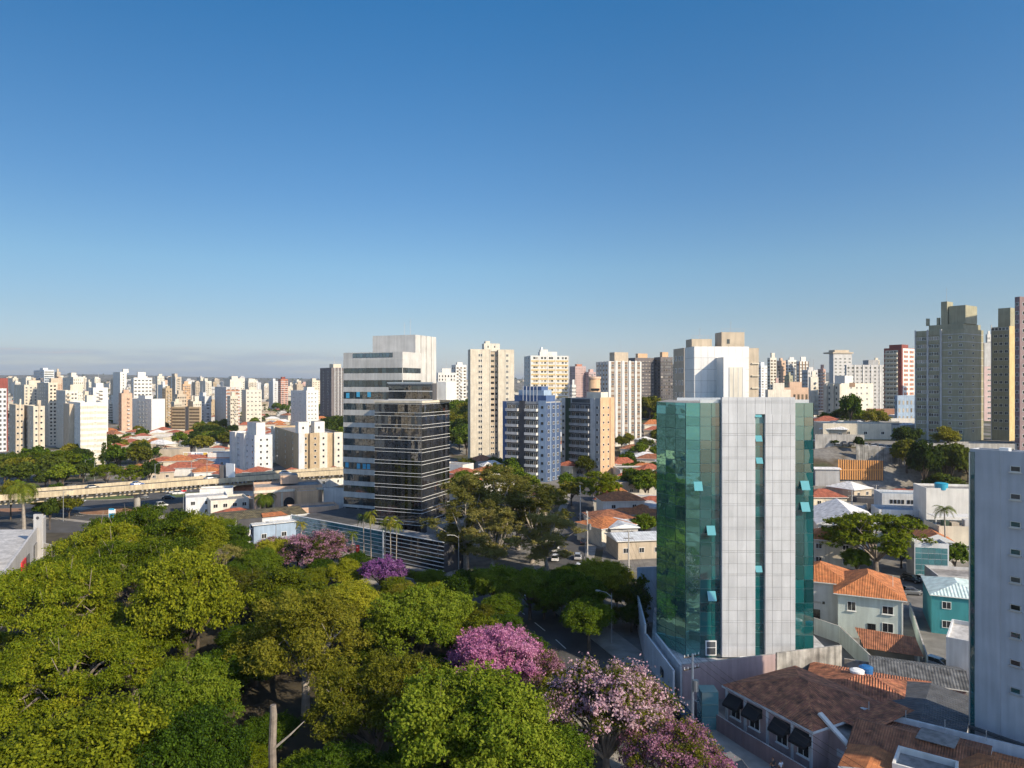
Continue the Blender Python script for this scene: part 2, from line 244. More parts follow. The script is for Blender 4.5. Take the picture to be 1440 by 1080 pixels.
# ---------------------------------------------------------------- buildings
WINCACHE = {}
def winmesh(w, h, style, frame, sill=False):
    k = (round(w, 2), round(h, 2), style, frame, sill)
    if k not in WINCACHE:
        b = MB(); e = min(.07, w * .08)
        b.box(-w / 2 + e, w / 2 - e, -.04, .02, e, h - e, style)
        for x0, x1, z0, z1 in ((-w / 2, -w / 2 + e, 0, h), (w / 2 - e, w / 2, 0, h), (-w / 2 + e, w / 2 - e, 0, e), (-w / 2 + e, w / 2 - e, h - e, h)): b.box(x0, x1, -.08, .02, z0, z1, frame)
        if w > 1.1: b.box(-.025, .025, -.07, -.041, e, h - e, frame)
        if sill: b.box(-w / 2 - .1, w / 2 + .1, -.2, .02, -.12, -.003, frame)
        WINCACHE[k] = b.mesh('window')
    return WINCACHE[k]
class Bld:
    """A building whose nearest vertical corner stands at picture column xc and distance D; its left face runs to column xl and its right face
    to column xr, turned by t degrees. Local axes: x along the left face (from -a at its far end to 0 at the corner), y along the right face (0..b)."""
    def __init__(s, label, xl, xc, xr, ytop, D, t, name='apartment_building', cat='apartment building', group=None, zb=None, a=None, b=None, lab=True):
        k, kl, kr = ((q - 720) / F for q in (xc, xl, xr)); s.cx = k * D; s.D = D
        if a is None:                # a face must be turned far enough towards the camera to be seen at all
            if kl < 0: t = min(t, math.degrees(math.atan(-1 / kl)) - 9)
            if kr > 0 and b is None: t = max(t, math.degrees(math.atan(kr)) + 9)
        tr = R(t)
        s.a = a or (s.cx - kl * D) / (math.cos(tr) + kl * math.sin(tr)); den = math.sin(tr) - kr * math.cos(tr)
        s.b = b or ((kr * D - s.cx) / den if xr > xc and den > .02 else s.a * .7)
        s.a, s.b = min(s.a, 70), min(s.b, 70); s.zb = zb if zb is not None else T(s.cx, D) - .8; s.h = PZ(ytop, D) - s.zb; s.t = tr
        s.root = link(name, None, None, (s.cx, D, s.zb), -tr)
        if lab: tag(s.root, label, cat, group)
        s.parts, s.wins = {}, []
    def z(s, py, D=None): return PZ(py, D or s.D) - s.zb
    def mb(s, part): return s.parts.setdefault(part, MB())
    def box(s, part, mat, x0, x1, y0, y1, z0, z1, top=None): s.mb(part).box(x0, x1, y0, y1, z0, z1, mat, top)
    def body(s, mat, x0=None, x1=0, y0=0, y1=None, z0=0, z1=None, part='wall', roof='slab_roof', par=.9):
        x0 = -s.a if x0 is None else x0; y1 = s.b if y1 is None else y1; z1 = s.h if z1 is None else z1; m = s.mb(part)
        m.box(x0, x1, y0, y1, z0, z1 - par, mat, roof, False)
        if par:
            w = .2
            for q in ((x0, x1, y0, y0 + w), (x0, x1, y1 - w, y1), (x0, x0 + w, y0 + w, y1 - w), (x1 - w, x1, y0 + w, y1 - w)): m.box(*q, z1 - par, z1, mat, None, False)
    def at(s, face, q, z, out=0., o=(0, 0)):      # q metres along a face, from its left end as seen from outside
        return (-s.a + q + o[0], -out + o[1], z) if face == 'L' else (out + o[0], q + o[1], z)
    def length(s, face): return s.a if face == 'L' else s.b
    def panel(s, part, mat, face, f0, f1, z0, z1, out=.06, back=0.0, o=(0, 0)):
        L = s.length(face); m = s.mb(part)
        if face == 'L': m.box(-s.a + f0 * L + o[0], -s.a + f1 * L + o[0], -out + o[1], -back + o[1], z0, z1, mat)
        else: m.box(back + o[0], out + o[0], f0 * L + o[1], f1 * L + o[1], z0, z1, mat)
    def grid(s, face, fr, n, z0, z1, w, h, style='window_dark', frame='frame_white', out=0., sill=False, skip=0., o=(0, 0)):
        L = s.length(face); dz = (z1 - z0) / n
        for i in range(n):
            for f in fr:
                if skip and rnd.random() < skip: continue
                st = style if isinstance(style, str) else rnd.choice(style)
                s.wins.append((s.at(face, f * L, z0 + i * dz + (dz - h) * .45, out, o), face, w, h, st, frame, sill))
    def balc(s, face, f0, f1, n, z0, z1, depth, slab, rail, gap=.16, ph=.95, part='balcony', off=0.):
        L = s.length(face); dz = (z1 - z0) / n
        w = (f1 - f0) * L; b = MB()
        b.box(-w / 2, w / 2, -depth, .0, -.18, 0, slab); b.box(-w / 2, w / 2, -depth, -depth + .1, .003, ph, rail); b.box(-w / 2, -w / 2 + .1, -depth + .103, 0, .003, ph, rail); b.box(w / 2 - .1, w / 2, -depth + .103, 0, .003, ph, rail)
        me = b.mesh(part)
        for i in range(n): link(part, me, s.root, s.at(face, (f0 + f1) / 2 * L, z0 + i * dz, off), 0 if face == 'L' else math.pi / 2)
    def roofbox(s, mat, x0, x1, y0, y1, dz, z0=None, part='roof_house', top='slab_roof'):
        z0 = s.h - .9 if z0 is None else z0
        s.mb(part).box(x0, x1, y0, y1, z0, z0 + .9 + dz, mat, top, False); return z0 + .9 + dz
    def mast(s, x, y, z0, h, r=.06, part='antenna'):
        b = MB(); b.tube([(x, y, z0), (x, y, z0 + h)], [r, r * .5], 5, 'antenna'); b.tube([(x - .6, y, z0 + h * .8), (x + .6, y, z0 + h * .8)], [.03, .03], 4, 'antenna'); b.build(part, s.root)
    def done(s, limit=100):
        for part, m in s.parts.items(): m.build(part.split('#')[0], s.root)
        W_ = sorted(s.wins, key=lambda q: -q[2] * q[3]) if len(s.wins) > limit else s.wins
        for p, f, w, h, st, fr, sl_ in W_[:limit]: link('window', winmesh(w, h, st, fr, sl_), s.root, p, 0 if f == 'L' else math.pi / 2)
        if len(W_) > limit:
            m = MB()
            for p, f, w, h, st, fr, sl_ in W_[limit:]:
                if f == 'L': m.box(p[0] - w / 2, p[0] + w / 2, p[1] - .05, p[1] + .02, p[2], p[2] + h, st)
                else: m.box(p[0] - .02, p[0] + .05, p[1] - w / 2, p[1] + w / 2, p[2], p[2] + h, st)
            m.build('window', s.root)['kind'] = 'stuff'
        return s.root
    def glassband(s, part, face, f0, f1, z0, z1, n, gl, fr, out=.05, o=(0, 0), tilt=.002, gap=.03):
        """one floor's run of panes between thin mullions, in one mesh (panes are islands of their own)"""
        L = s.length(face); m = s.mb(part); q0, q1 = f0 * L, f1 * L; dq = (q1 - q0) / n
        s.panel(part, fr, face, f0, f1, z0, z1, out - .02, 0.0, o)
        for i in range(n):
            a, b = q0 + i * dq + gap, q0 + (i + 1) * dq - gap; e = [out + rnd.uniform(-tilt, tilt) * 4 for _ in range(3)]; e.append(e[0] + e[2] - e[1])
            m.face([s.at(face, a, z0 + gap, e[0], o), s.at(face, b, z0 + gap, e[1], o), s.at(face, b, z1 - gap, e[2], o), s.at(face, a, z1 - gap, e[3], o)], gl)
def far_tower(label, xl, xc, xr, ytop, D, t, mat, win='window_grey', cols=(4, 2), n=None, style='dots', mat2=None, top=True, grp='towers on the far skyline', zb=None, autolab=None, box=None):
    """a tower too far away to show its windows as parts: walls, roof house and openings in one mesh"""
    B = Bld(label, xl, xc, xr, ytop, D, t, group=grp, zb=zb, lab=False); B.body(mat); m = B.mb('wall'); mat2 = mat2 or mat
    n = n or max(4, int(B.h / 3.0)); dz = (B.h - 3.2) / n; ww, wh, wg = rnd.uniform(.32, .68), rnd.uniform(.28, .55), rnd.choice([win, win, 'window_dark', 'window_warm', 'shutter'])
    for face, c in (('L', cols[0]), ('R', cols[1])):
        L = B.length(face)
        if not c: continue
        for i in range(n):
            z0 = 1.8 + i * dz
            if style == 'bands': B.panel('wall', win, face, .04, .96, z0 + .6, z0 + dz * .75, .08); continue
            for j in range(c):
                f = (j + .5) / c; w = min(2.6, L / c * ww) / L / 2
                if rnd.random() < .92: B.panel('wall', wg if rnd.random() < .8 else rnd.choice(['window_warm', 'shutter', 'window_dark']), face, f - w, f + w, z0 + .7, z0 + .7 + dz * wh, .08)
        if style == 'stripes':
            for j in range(c + 1): f = j / c; B.panel('wall', mat2, face, max(0, f - .06), min(1, f + .06), 0, B.h, .25)
        if style == 'floors':
            for i in range(n): B.panel('wall', mat2, face, 0, 1, 1.5 + i * dz, 1.5 + i * dz + .7, .2)
    if top:
        if rnd.random() < .45 and D < 1500:
            f = rnd.uniform(.2, .6)
            for i in range(n): B.panel('wall', rnd.choice([mat2, mat2, 'light_grey']), 'R', f, f + .22, 1.8 + i * dz, 1.8 + i * dz + .9, 1.1)
        if rnd.random() < .4: B.mb('wall').tube([(-B.a * .5, B.b * .5, B.h), (-B.a * .5, B.b * .5, B.h + rnd.uniform(6, 12))], [.15, .08], 4, 'antenna')
        w = rnd.uniform(.25, .45); x = -B.a * rnd.uniform(.45, .75); B.roofbox(box or mat, x, x + B.a * w, B.b * .25, B.b * .75, rnd.uniform(2.2, 4.5), part='wall')
    me = B.parts['wall'].mesh('tower'); root = B.root; bpy.data.objects.remove(root)
    o = link('apartment_tower', me, None, (B.cx, D, B.zb), -B.t)
    if autolab: auto(o, autolab[0], autolab[1], 'apartment tower', grp)
    else: tag(o, label, 'apartment tower', grp)
    return o
# ---------------------------------------------------------------- the ground, roads and interchange
def ground_material():
    m, n, l, p = newmat('ground')
    t = n.new('ShaderNodeTexCoord')
    def noise(sc, det=6):
        a = n.new('ShaderNodeTexNoise'); a.inputs['Scale'].default_value = sc; a.inputs['Detail'].default_value = det; l.new(t.outputs['Object'], a.inputs['Vector']); return a.outputs['Fac']
    cr = n.new('ShaderNodeValToRGB'); l.new(noise(.045), cr.inputs[0]); e = cr.color_ramp.elements
    e[0].position = .38; e[0].color = (.045, .065, .018, 1); e[1].position = .62; e[1].color = (.26, .245, .22, 1)
    q = e.new(.47); q.color = (.10, .075, .045, 1); q = e.new(.52); q.color = (.20, .185, .165, 1)
    mx = n.new('ShaderNodeMix'); mx.data_type = 'RGBA'; mx.blend_type = 'MULTIPLY'; mx.inputs[0].default_value = .7; l.new(cr.outputs[0], mx.inputs[6])
    c2 = n.new('ShaderNodeValToRGB'); l.new(noise(.9), c2.inputs[0]); c2.color_ramp.elements[0].position = .3; c2.color_ramp.elements[0].color = (.45, .45, .45, 1); c2.color_ramp.elements[1].position = .65
    l.new(c2.outputs[0], mx.inputs[7]); l.new(mx.outputs[2], p.inputs['Base Color']); p.inputs['Roughness'].default_value = .95
ground_material()
wall('asphalt', (.085, .083, .082), .9, .35, .25, False); wall('pavement', (.36, .33, .29), .9, .3, .5, False); wall('soil', (.33, .17, .09), .95, .35, .4, False); wall('park_earth', (.075, .06, .035), .95, .6, .25, False); wall('lawn', (.10, .14, .03), .95, .4, .4, False); wall('courtyard', (.20, .19, .175), .9, .4, .4, False)
def make_ground():
    ys = [-90, -40, 0, 40, 80, 120, 160, 200]; y = 220.
    while y < 30000: ys.append(y); y += 8 if y < 300 else (14 if y < 620 else y * .06)
    ks = np.linspace(-1.7, 1.7, 110); V = []; Fs = []
    for y in ys:
        s = y + 140
        V += [(float(k * s), float(y), T(float(k * s), y)) for k in ks]
    n = len(ks)
    for i in range(len(ys) - 1):
        for j in range(n - 1): Fs.append((i * n + j, i * n + j + 1, (i + 1) * n + j + 1, (i + 1) * n + j))
    me = bpy.data.meshes.new('ground'); me.from_pydata(V, [], Fs); me.materials.append(M['ground']); me.polygons.foreach_set('use_smooth', [True] * len(Fs)); o = link('ground', me); o['kind'] = 'structure'
make_ground()
def offs(pts, d):
    out = []
    for i, p in enumerate(pts):
        a, b = Vector(pts[max(i - 1, 0)]), Vector(pts[min(i + 1, len(pts) - 1)]); t = (b - a).normalized(); out.append((p[0] - t.y * d, p[1] + t.x * d))
    return out
def smooth(pts, n=5):
    out = []
    for i in range(len(pts) - 1):
        p0, p1, p2, p3 = (Vector(pts[min(max(k, 0), len(pts) - 1)]) for k in (i - 1, i, i + 1, i + 2))
        for j in range(n):
            t = j / n; out.append(tuple(.5 * ((2 * p1) + (p2 - p0) * t + (2 * p0 - 5 * p1 + 4 * p2 - p3) * t * t + (3 * p1 - p0 - 3 * p2 + p3) * t ** 3)))
    return out + [tuple(pts[-1])]
def ribbon(mb, pts, d0, d1, z, mat, z0=None):
    A, B = offs(pts, d0), offs(pts, d1)
    for i in range(len(pts) - 1):
        h = [T(*q) + z for q in (A[i], B[i], B[i + 1], A[i + 1])]
        mb.face([(*A[i], h[0]), (*A[i + 1], h[3]), (*B[i + 1], h[2]), (*B[i], h[1])][::1 if d1 > d0 else -1], mat)
        if z0 is not None:
            for P in (A, B): mb.face([(*P[i], h[0] - z + z0), (*P[i + 1], h[3] - z + z0), (*P[i + 1], h[3]), (*P[i], h[0])], mat)
AV = smooth([(29, 20), (23, 50), (18, 77), (12, 98), (5.5, 118), (-4, 138), (-20, 149), (-38, 160), (-64, 180), (-100, 206), (-150, 228)])
ST = smooth([(1, 131), (9, 150), (14, 175), (19, 210), (25, 256), (33, 330)])
park = MB(); park.face([(x, y, .004) for x, y in [(-150, 20), (15, 20), (9, 77), (3, 98), (-4, 116), (-14, 133), (-28, 143), (-46, 153), (-72, 172), (-105, 195), (-150, 205)]], 'park_earth'); struct('park_ground', park)
r1 = MB(); ribbon(r1, AV, -5.5, 5.5, .03, 'asphalt'); struct('avenue', r1)
r2 = MB(); ribbon(r2, ST, -4.2, 4.2, .024, 'asphalt'); struct('side_street', r2)
pv = MB(); ribbon(pv, AV, -10.5, -5.5, .15, 'pavement', 0); ribbon(pv, AV, 5.5, 7.5, .15, 'pavement', 0); ribbon(pv, ST[4:], -6.5, -4.2, .14, 'pavement', 0); ribbon(pv, ST[4:], 4.2, 6.8, .14, 'pavement', 0); struct('pavement', pv)
mk = MB()
for i in range(0, len(AV) - 1, 2): ribbon(mk, AV[i:i + 2], -.08, .08, .036, 'paint_white')
for k in range(11):            # parking bays painted across the near edge of the avenue
    q = Vector((14.2 + .1 * k, 84 - 2.3 * k)); u = Vector((.93, .30)); v = Vector((-.3, .93)) * .07
    mk.face([(*(q - v), .038), (*(q + u * 4 - v), .038), (*(q + u * 4 + v), .038), (*(q + v), .038)], 'paint_white')
for k in range(9):             # zebra crossing at the mouth of the side street
    q = Vector((-2.2 + 1.05 * k, 134.5 + .75 * k * .55)); mk.face([(q.x, q.y, .038), (q.x + .5, q.y + .2, .038), (q.x - 1, q.y + 3.4, .038), (q.x - 1.5, q.y + 3.2, .038)], 'paint_white')
ic = MB(); ic.face([(-210, 300, .02), (-205, 215, .02), (-150, 196, .02), (-100, 196, .02), (-74, 214, .02), (-82, 268, .02), (-95, 300, .02)], 'asphalt'); struct('interchange_road', ic)
def blob(cx, cy, rx, ry, z, mat, sq=2.4):
    return [(cx + rx * math.copysign(abs(math.cos(t)) ** (2 / sq), math.cos(t)), cy + ry * math.copysign(abs(math.sin(t)) ** (2 / sq), math.sin(t)), z) for t in np.linspace(0, 2 * math.pi, 33)[:-1]]
isl = MB()
for c in ((-128, 230, 10.5, 7.5, 'soil'), (-150, 259, 15, 8, 'lawn'), (-118, 262, 9, 6, 'lawn'), (-163, 226, 9, 8, 'soil')):
    P = blob(c[0], c[1], c[2] + .3, c[3] + .3, .15, c[4]); isl.prism([(p[0], p[1]) for p in P], 0, .15, 'pavement'); isl.face([(x, y, .156) for x, y, _ in blob(*c[:4], .15, c[4])], c[4])
struct('traffic_island', isl)
for k in range(9):
    x, y = PX(99 + 3.6 * k, 222), 222 + .2 * k; mk.face([(x, y, .03), (x + .45, y, .03), (x + .2, y + 3, .03), (x - .25, y + 3, .03)], 'paint_white')
for k in range(8):
    x, y = PX(80 + 5 * k, 247), 247; mk.face([(x, y, .03), (x + .5, y, .03), (x - .6, y + 4, .03), (x - 1.1, y + 4, .03)], 'paint_white')
for q in range(3):
    for k in range(7): x, y = -148 + q * 3.5 - k * 1.2, 214 + k * 5; mk.face([(x, y, .03), (x + .15, y, .03), (x - .35, y + 2.5, .03), (x - .5, y + 2.5, .03)], 'paint_white')
struct('road_markings', mk)
cy_ = MB()
for poly in ([(22, 60), (120, 60), (120, 222), (30, 222), (20, 160), (12, 118)], [(-70, 196), (-30, 176), (-12, 160), (4, 152), (12, 200), (12, 222), (-60, 222)]): cy_.face([(x, y, .008) for x, y in poly], 'courtyard')
struct('courtyard_paving', cy_)
# ---------------------------------------------------------------- flyover
FL = smooth([(-215, 168), (-185, 190), (-142, 216), (-104, 245), (-80, 262), (-55, 275), (-38, 283)], 8)
fo = thing('flyover', 'long pale concrete flyover crossing over the road interchange', 'flyover', (FL[24][0], FL[24][1], 0))
def wpart(name, mb, root, smooth_=False):
    """a part written in world coordinates, parented to its thing"""
    o = mb.build(name, root, smooth_); o.matrix_parent_inverse = (Matrix.Translation(root.location) @ root.rotation_euler.to_matrix().to_4x4()).inverted(); return o
dk, pa, pb = MB(), MB(), MB(); N_, Fp = offs(FL, -5), offs(FL, 5)
for i in range(len(FL) - 1):
    for z, mt in ((7.9, 'asphalt'), (7.2, 'flyover_concrete')): dk.face([(*N_[i], z), (*N_[i + 1], z), (*Fp[i + 1], z), (*Fp[i], z)], mt)
    for P, mb_, sgn in ((N_, pa, -1), (Fp, pb, 1)):
        a, b = Vector(P[i]), Vector(P[i + 1]); u = (b - a); L = u.length; u /= L; nn = Vector((-u.y, u.x)) * sgn
        c = (a + b) / 2; mb_.obox((*(c + nn * .1), 8.05), (*(u * L / 2), 0), (*(nn * .1), 0), (0, 0, .85), 'flyover_concrete')
        if sgn < 0:
            for k in range(int(L / 1.3)):
                q = a + u * (k + .5) * 1.3; dk.obox((*(q + nn * -.6), 6.95), (*(u * .28), 0), (*(nn * .7), 0), (0, 0, .28), 'joint'); mb_.obox((*(q + nn * .23), 8.05), (*(u * .06), 0), (*(nn * .03), 0), (0, 0, .85), 'flyover_concrete')
    for o_ in (-2.6, 2.6):
        A, B = offs(FL, o_ - .7), offs(FL, o_ + .7); dk.prism([A[i], A[i + 1], B[i + 1], B[i]], 5.7, 7.19, 'flyover_concrete')
wpart('deck', dk, fo); wpart('parapet', pa, fo); wpart('parapet', pb, fo)
for i in (4, 12, 20, 27, 33, 39, 45):
    p = FL[i]; m = MB(); m.tube([(p[0], p[1], -.3), (p[0], p[1], 4.7)], [.95, .95], 14, 'concrete'); m.box(p[0] - 3.4, p[0] + 3.4, p[1] - .9, p[1] + .9, 4.7, 5.69, 'concrete'); wpart('pier', m, fo)
# ---------------------------------------------------------------- green glass tower
gt = thing('glass_tower', 'green mirrored glass office tower with pale panelled front strips', 'office tower', (33, 106, 0))
P_ = [(21.2, 104), (24.1, 98.6), (25.9, 98), (41.5, 98), (43.2, 114), (25.5, 118)]; Z0, Z1 = 3.2, 38.4; FLH = 3.2
core = MB(); core.prism(P_, 0, Z1, 'mullion_teal', 'slab_roof'); wpart('core', core, gt)
def curtain(name, a, b, ncol, gl, z0=Z0, z1=Z1, out=.07, upper=None, rows=(1.25, 1.95), gap=.028, tilt=.010, widths=None):
    m = MB(); a, b = Vector(a), Vector(b); u = (b - a); L = u.length; u /= L; nn = Vector((u.y, -u.x)); z = z0; i = 0
    while z < z1 - .3:
        h = min(rows[i % len(rows)], z1 - z); i += 1
        for c in range(ncol):
            q0, q1 = L * c / ncol + gap, L * (c + 1) / ncol - gap; e = [out + rnd.uniform(-tilt, tilt) for _ in range(3)]; e.append(e[0] + e[2] - e[1]); P = []
            for (q, zz), o_ in zip(((q0, z + gap), (q1, z + gap), (q1, z + h - gap), (q0, z + h - gap)), e): w = a + u * q + nn * o_; P.append((w.x, w.y, zz))
            g = gl if upper is None or z < upper[0] else upper[1]; m.face(P, g)
        z += h
    return wpart(name, m, gt)
curtain('curtain_wall', P_[0], P_[1], 3, 'teal_mirror', z0=1.5, tilt=.016)
curtain('curtain_wall', P_[1], P_[2], 1, 'teal_mirror', tilt=.012)
curtain('curtain_wall', P_[2], (29.0, 98), 2, 'teal_glass')
curtain('curtain_wall', (38.95, 98), P_[3], 2, 'teal_glass')
curtain('curtain_wall', P_[3], P_[4], 8, 'teal_glass')
curtain('curtain_wall', P_[4], P_[5], 9, 'teal_glass'); curtain('curtain_wall', P_[5], P_[0], 7, 'teal_mirror')
def cladding(name, x0, x1, cols, z0, z1, ztop):
    m = MB(); m.box(x0, x1, 97.35, 97.995, z0, ztop, 'joint'); xs = [x0 + (x1 - x0) * c for c in cols]; z = z0; i = 0
    m.box(x0, x1, 97.32, 97.349, ztop - .06, ztop + .05, 'cladding')
    rows = (1.55, .26, 1.39)
    while z < z1 - .1:
        h = min(rows[i % 3], z1 - z); i += 1
        for a, b in zip(xs[:-1], xs[1:]): m.box(a + .018, b - .018, 97.31, 97.349, z + .018, z + h - .018, 'cladding')
        z += h
    for a in (x0 - .03, x1): m.box(a, a + .03, 97.34, 97.99, z0, ztop, 'cladding')
    return wpart(name, m, gt)
SL0, SL1, CX0, CX1 = 33.28, 34.68, 28.75, 38.75; ZS, ZT = 36.85, 39.15
cladding('cladding_strip', CX0, SL0, (0, .2, .46, .74, 1), 3.6, ZS, ZS); cladding('cladding_strip', SL1, CX1, (0, .24, .55, .84, 1), 3.6, ZS, ZS)
cladding('cladding_head', CX0, CX1, (0, .09, .21, .335, .453, .593, .68, .82, .93, 1), ZS + .003, ZT, ZT)
m = MB(); z = 3.6
while z < ZS - 1.31:
    for h in (1.3, 1.9):
        if z + h > ZS: break
        e = rnd.uniform(-.01, .01); m.face([(SL0, 97.8 + e, z + .03), (SL1, 97.8, z + .03), (SL1, 97.8 - e, z + h - .03), (SL0, 97.8, z + h - .03)], 'strip_glass'); z += h
m.box(SL0, SL1, 97.84, 97.99, 3.6, ZS, 'mullion_teal'); wpart('slot_glazing', m, gt)
def openpane(px, py, y=97.9, w=1.15, h=1.35, al=28):
    x, z = PX(px, y), PZ(py, y); s, c = math.sin(R(al)), math.cos(R(al)); m = MB(); top = Vector((x, y - .06, z + h / 2)); d = Vector((0, -s, -c)) * h
    m.obox(top + d / 2, (w / 2, 0, 0), d / 2, (0, -.02 * c, .02 * s), 'open_glass'); wpart('open_pane', m, gt)
for q in ((981, 684), (999, 746), (1000, 838), (1131, 683), (1131, 713)): openpane(*q)
for q in ((1065, 583), (1066, 617), (1067, 648), (1066, 800)): openpane(*q, y=97.72, w=.9, h=.9)
m = MB(); x0 = PX(1000, 97.8); m.box(x0 - .75, x0 + .75, 97.8, 97.9, 3.65, 5.7, 'frame_white'); m.box(x0 - .6, x0 + .6, 97.77, 97.799, 3.8, 4.7, 'window_grey'); m.box(x0 - .6, x0 + .6, 97.77, 97.799, 4.8, 5.55, 'window_grey'); wpart('door', m, gt)
for y in (98.2, 112): m = MB(); m.box(26, 41, y, y + .2, Z1, Z1 + .45, 'frame_alu'); wpart('parapet', m, gt)
# podium of the tower
po = thing('podium', 'low walled podium with stained concrete parapet at the glass tower foot', 'podium', (33, 95, 0))
m = MB(); m.prism([(20.5, 104.5), (21.8, 92.2), (34.7, 93.8), (44.4, 96.4), (46, 116), (24, 120)], 0, 3.3, 'concrete', 'pale_roof'); wpart('deck', m, po)
def wallrun(mb, a, b, z0, z1, th, mat, cap=None, z1b=None):
    a, b = Vector(a), Vector(b); u = b - a; L = u.length; u /= L; nn = Vector((-u.y, u.x)) * th / 2; zb_ = z1 if z1b is None else z1b
    q = [a + nn, a - nn, b - nn, b + nn]; lo = [(p.x, p.y, z0) for p in q]; hi = [(q[0].x, q[0].y, z1), (q[1].x, q[1].y, z1), (q[2].x, q[2].y, zb_), (q[3].x, q[3].y, zb_)]
    for i, j in ((0, 1), (1, 2), (2, 3), (3, 0)): mb.face([lo[i], lo[j], hi[j], hi[i]], mat)
    mb.face(hi, cap or mat)
def wallpart(root, name, *a, **k): m = MB(); wallrun(m, *a, **k); return wpart(name, m, root)
wallpart(po, 'parapet_wall', (22.0, 92.0), (34.6, 93.6), 0, 4.7, .3, 'lilac_pink', 'concrete', 5.5); wallpart(po, 'parapet_wall', (34.8, 93.66), (44.6, 96.4), 0, 5.6, .3, 'stained_concrete'); wallpart(po, 'parapet_wall', (21.0, 103.9), (21.9, 91.9), 0, 4.6, .28, 'bluish_white')
for x, y, s in ((30.2, 95.2, .45), (33.4, 96.5, .4), (31.3, 96, .5), (35.6, 96.6, .35)): m = MB(); m.box(x - s, x + s, y - .3, y + .3, 3.31, 3.31 + s * 1.6, 'frame_white'); m.box(x - s * .7, x + s * .7, y - .33, y - .301, 3.5, 3.35 + s * 1.3, 'frame_dark'); wpart('air_conditioner', m, po)
tv = thing('teal_gate_tower', 'narrow teal glass gatehouse by the pavement corner of the podium', 'gatehouse', (23.4, 84.5, 0))
m = MB(); m.box(22.4, 24.4, 84, 86, 0, 4.6, 'mullion_teal'); wpart('frame', m, tv)
m = MB()
for z in (.2, 1.7, 3.2): m.face([(22.45, 83.95, z), (24.35, 83.95, z), (24.35, 83.95, z + 1.35), (22.45, 83.95, z + 1.35)], 'podium_glass'); m.face([(22.35, 85.95, z), (22.35, 84.05, z), (22.35, 84.05, z + 1.35), (22.35, 85.95, z + 1.35)], 'podium_glass')
wpart('glazing', m, tv)
sw = thing('boundary_wall', 'long bluish white boundary wall left of the green glass tower', 'wall', (20, 105, 0))
wallpart(sw, 'wall_panel', (20.8, 91.4), (19.8, 104.8), 0, 4.2, .25, 'bluish_white'); wallpart(sw, 'wall_panel', (19.7, 105), (21.4, 122), 0, 5.6, .25, 'bluish_white'); wallpart(sw, 'wall_panel', (21.5, 122.1), (25, 122.6), 0, 9.5, .25, 'pale_blue')
m = MB(); m.box(20.16, 20.28, 95.4, 96.8, 1.6, 2.6, 'window_dark'); wpart('window', m, sw)
# white panelled tower just behind
B = Bld('white panel-clad tower standing just behind the green glass tower', 963, 976, 1053, 487, 125, 86, name='white_tower', cat='office tower')
B.body('joint', z1=B.h, par=.9, part='core', roof='pale_roof')
def cladface(B, face, ncol, z0, z1, dz, mat='white_cladding', f0=0., f1=1., o=(0, 0), part='cladding', L=None):
    L = L or B.length(face); n = max(1, int((z1 - z0) / dz)); h = (z1 - z0) / n
    for i in range(n):
        for c in range(ncol):
            a, b = f0 + (f1 - f0) * c / ncol, f0 + (f1 - f0) * (c + 1) / ncol; e = .02 / L; B.panel(part, mat, face, a + e, b - e, z0 + i * h + .02, z0 + (i + 1) * h - .02, .06, .002, o)
cladface(B, 'L', 3, 0, B.h, 2.0); cladface(B, 'R', 8, 0, B.h, 2.0)
z1 = B.z(503); y0, y1 = B.b * .40, B.b * .79; B.box('stair_core', 'white_cladding', .07, 3.6, y0, y1, 0, z1); B.panel('stair_panel', 'pale_cream', 'R', .50, .74, 4, B.z(517), 3.66, 3.605)
for f in (.502, .58, .66, .738): B.panel('panel_rib', 'frame_alu', 'R', f - .003, f + .003, 4, B.z(517), 3.69, 3.662)
B.done()
# ---------------------------------------------------------------- dark office pair by the park
B = Bld('tall office block with grey concrete bands and ribbon windows', 483, 566, 592, 494.5, 192, 23, name='office_block', cat='office building')
B.body('office_concrete', roof='pale_roof'); zz = [(222, 250), (288, 325), (352, 390), (415, 450), (480, 520), (545, 580), (608, 645), (672, 710), (738, 775), (803, 840), (865, 900), (930, 970)]
Z = lambda q: B.z(460 + q / 3.858, 196)
for i, (a, b) in enumerate(zz):
    B.glassband(f'window_band#{i}', 'L', .005, .995, Z(b), Z(a), 15, 'office_glass', 'frame_dark'); B.glassband(f'window_band#r{i}', 'R', .02, .98, Z(b), Z(a), 8, 'office_glass', 'frame_dark')
for i in range(len(zz)):
    lo = Z(zz[i][1]); hi = Z(zz[i][0]); up = Z(zz[i - 1][1]) if i else Z(175); n = 11
    for k in range(n): B.panel(f'spandrel#{i}', 'office_concrete', 'L', k / n + .001, (k + 1) / n - .001, hi + .01, up - .01, .13, .0)
    for k in range(6): B.panel(f'spandrel#{i}', 'office_concrete', 'R', k / 6 + .002, (k + 1) / 6 - .002, hi + .01, up - .01, .13, .0)
B.glassband('window_band#t', 'L', .17, .84, Z(165), Z(141), 12, 'blue_glass', 'frame_dark', .08)
for q in ((730, 372), (788, 366), (848, 366), (726, 754), (790, 757), (822, 757), (845, 757)):
    f = (q[0] - 705) / 320; B.panel(f'blind#{q}', 'sign_blue', 'L', f - .028, f + .028, Z(q[1] + 14), Z(q[1] - 14), .12, .09)
B.panel('loggia', 'black_glass', 'L', .0, .97, .8, Z(985), .1, .0)
for f in (.03, .26, .5, .74, .96): B.panel(f'column#{f}', 'office_concrete', 'L', f - .012, f + .012, .6, Z(990), .32, .101)
x1 = -1.9; B.box('lift_tower', 'office_concrete', -16.3, x1, 9.96, 22, 0, B.z(472, 206), 'slab_roof'); zt = B.z(472, 206)
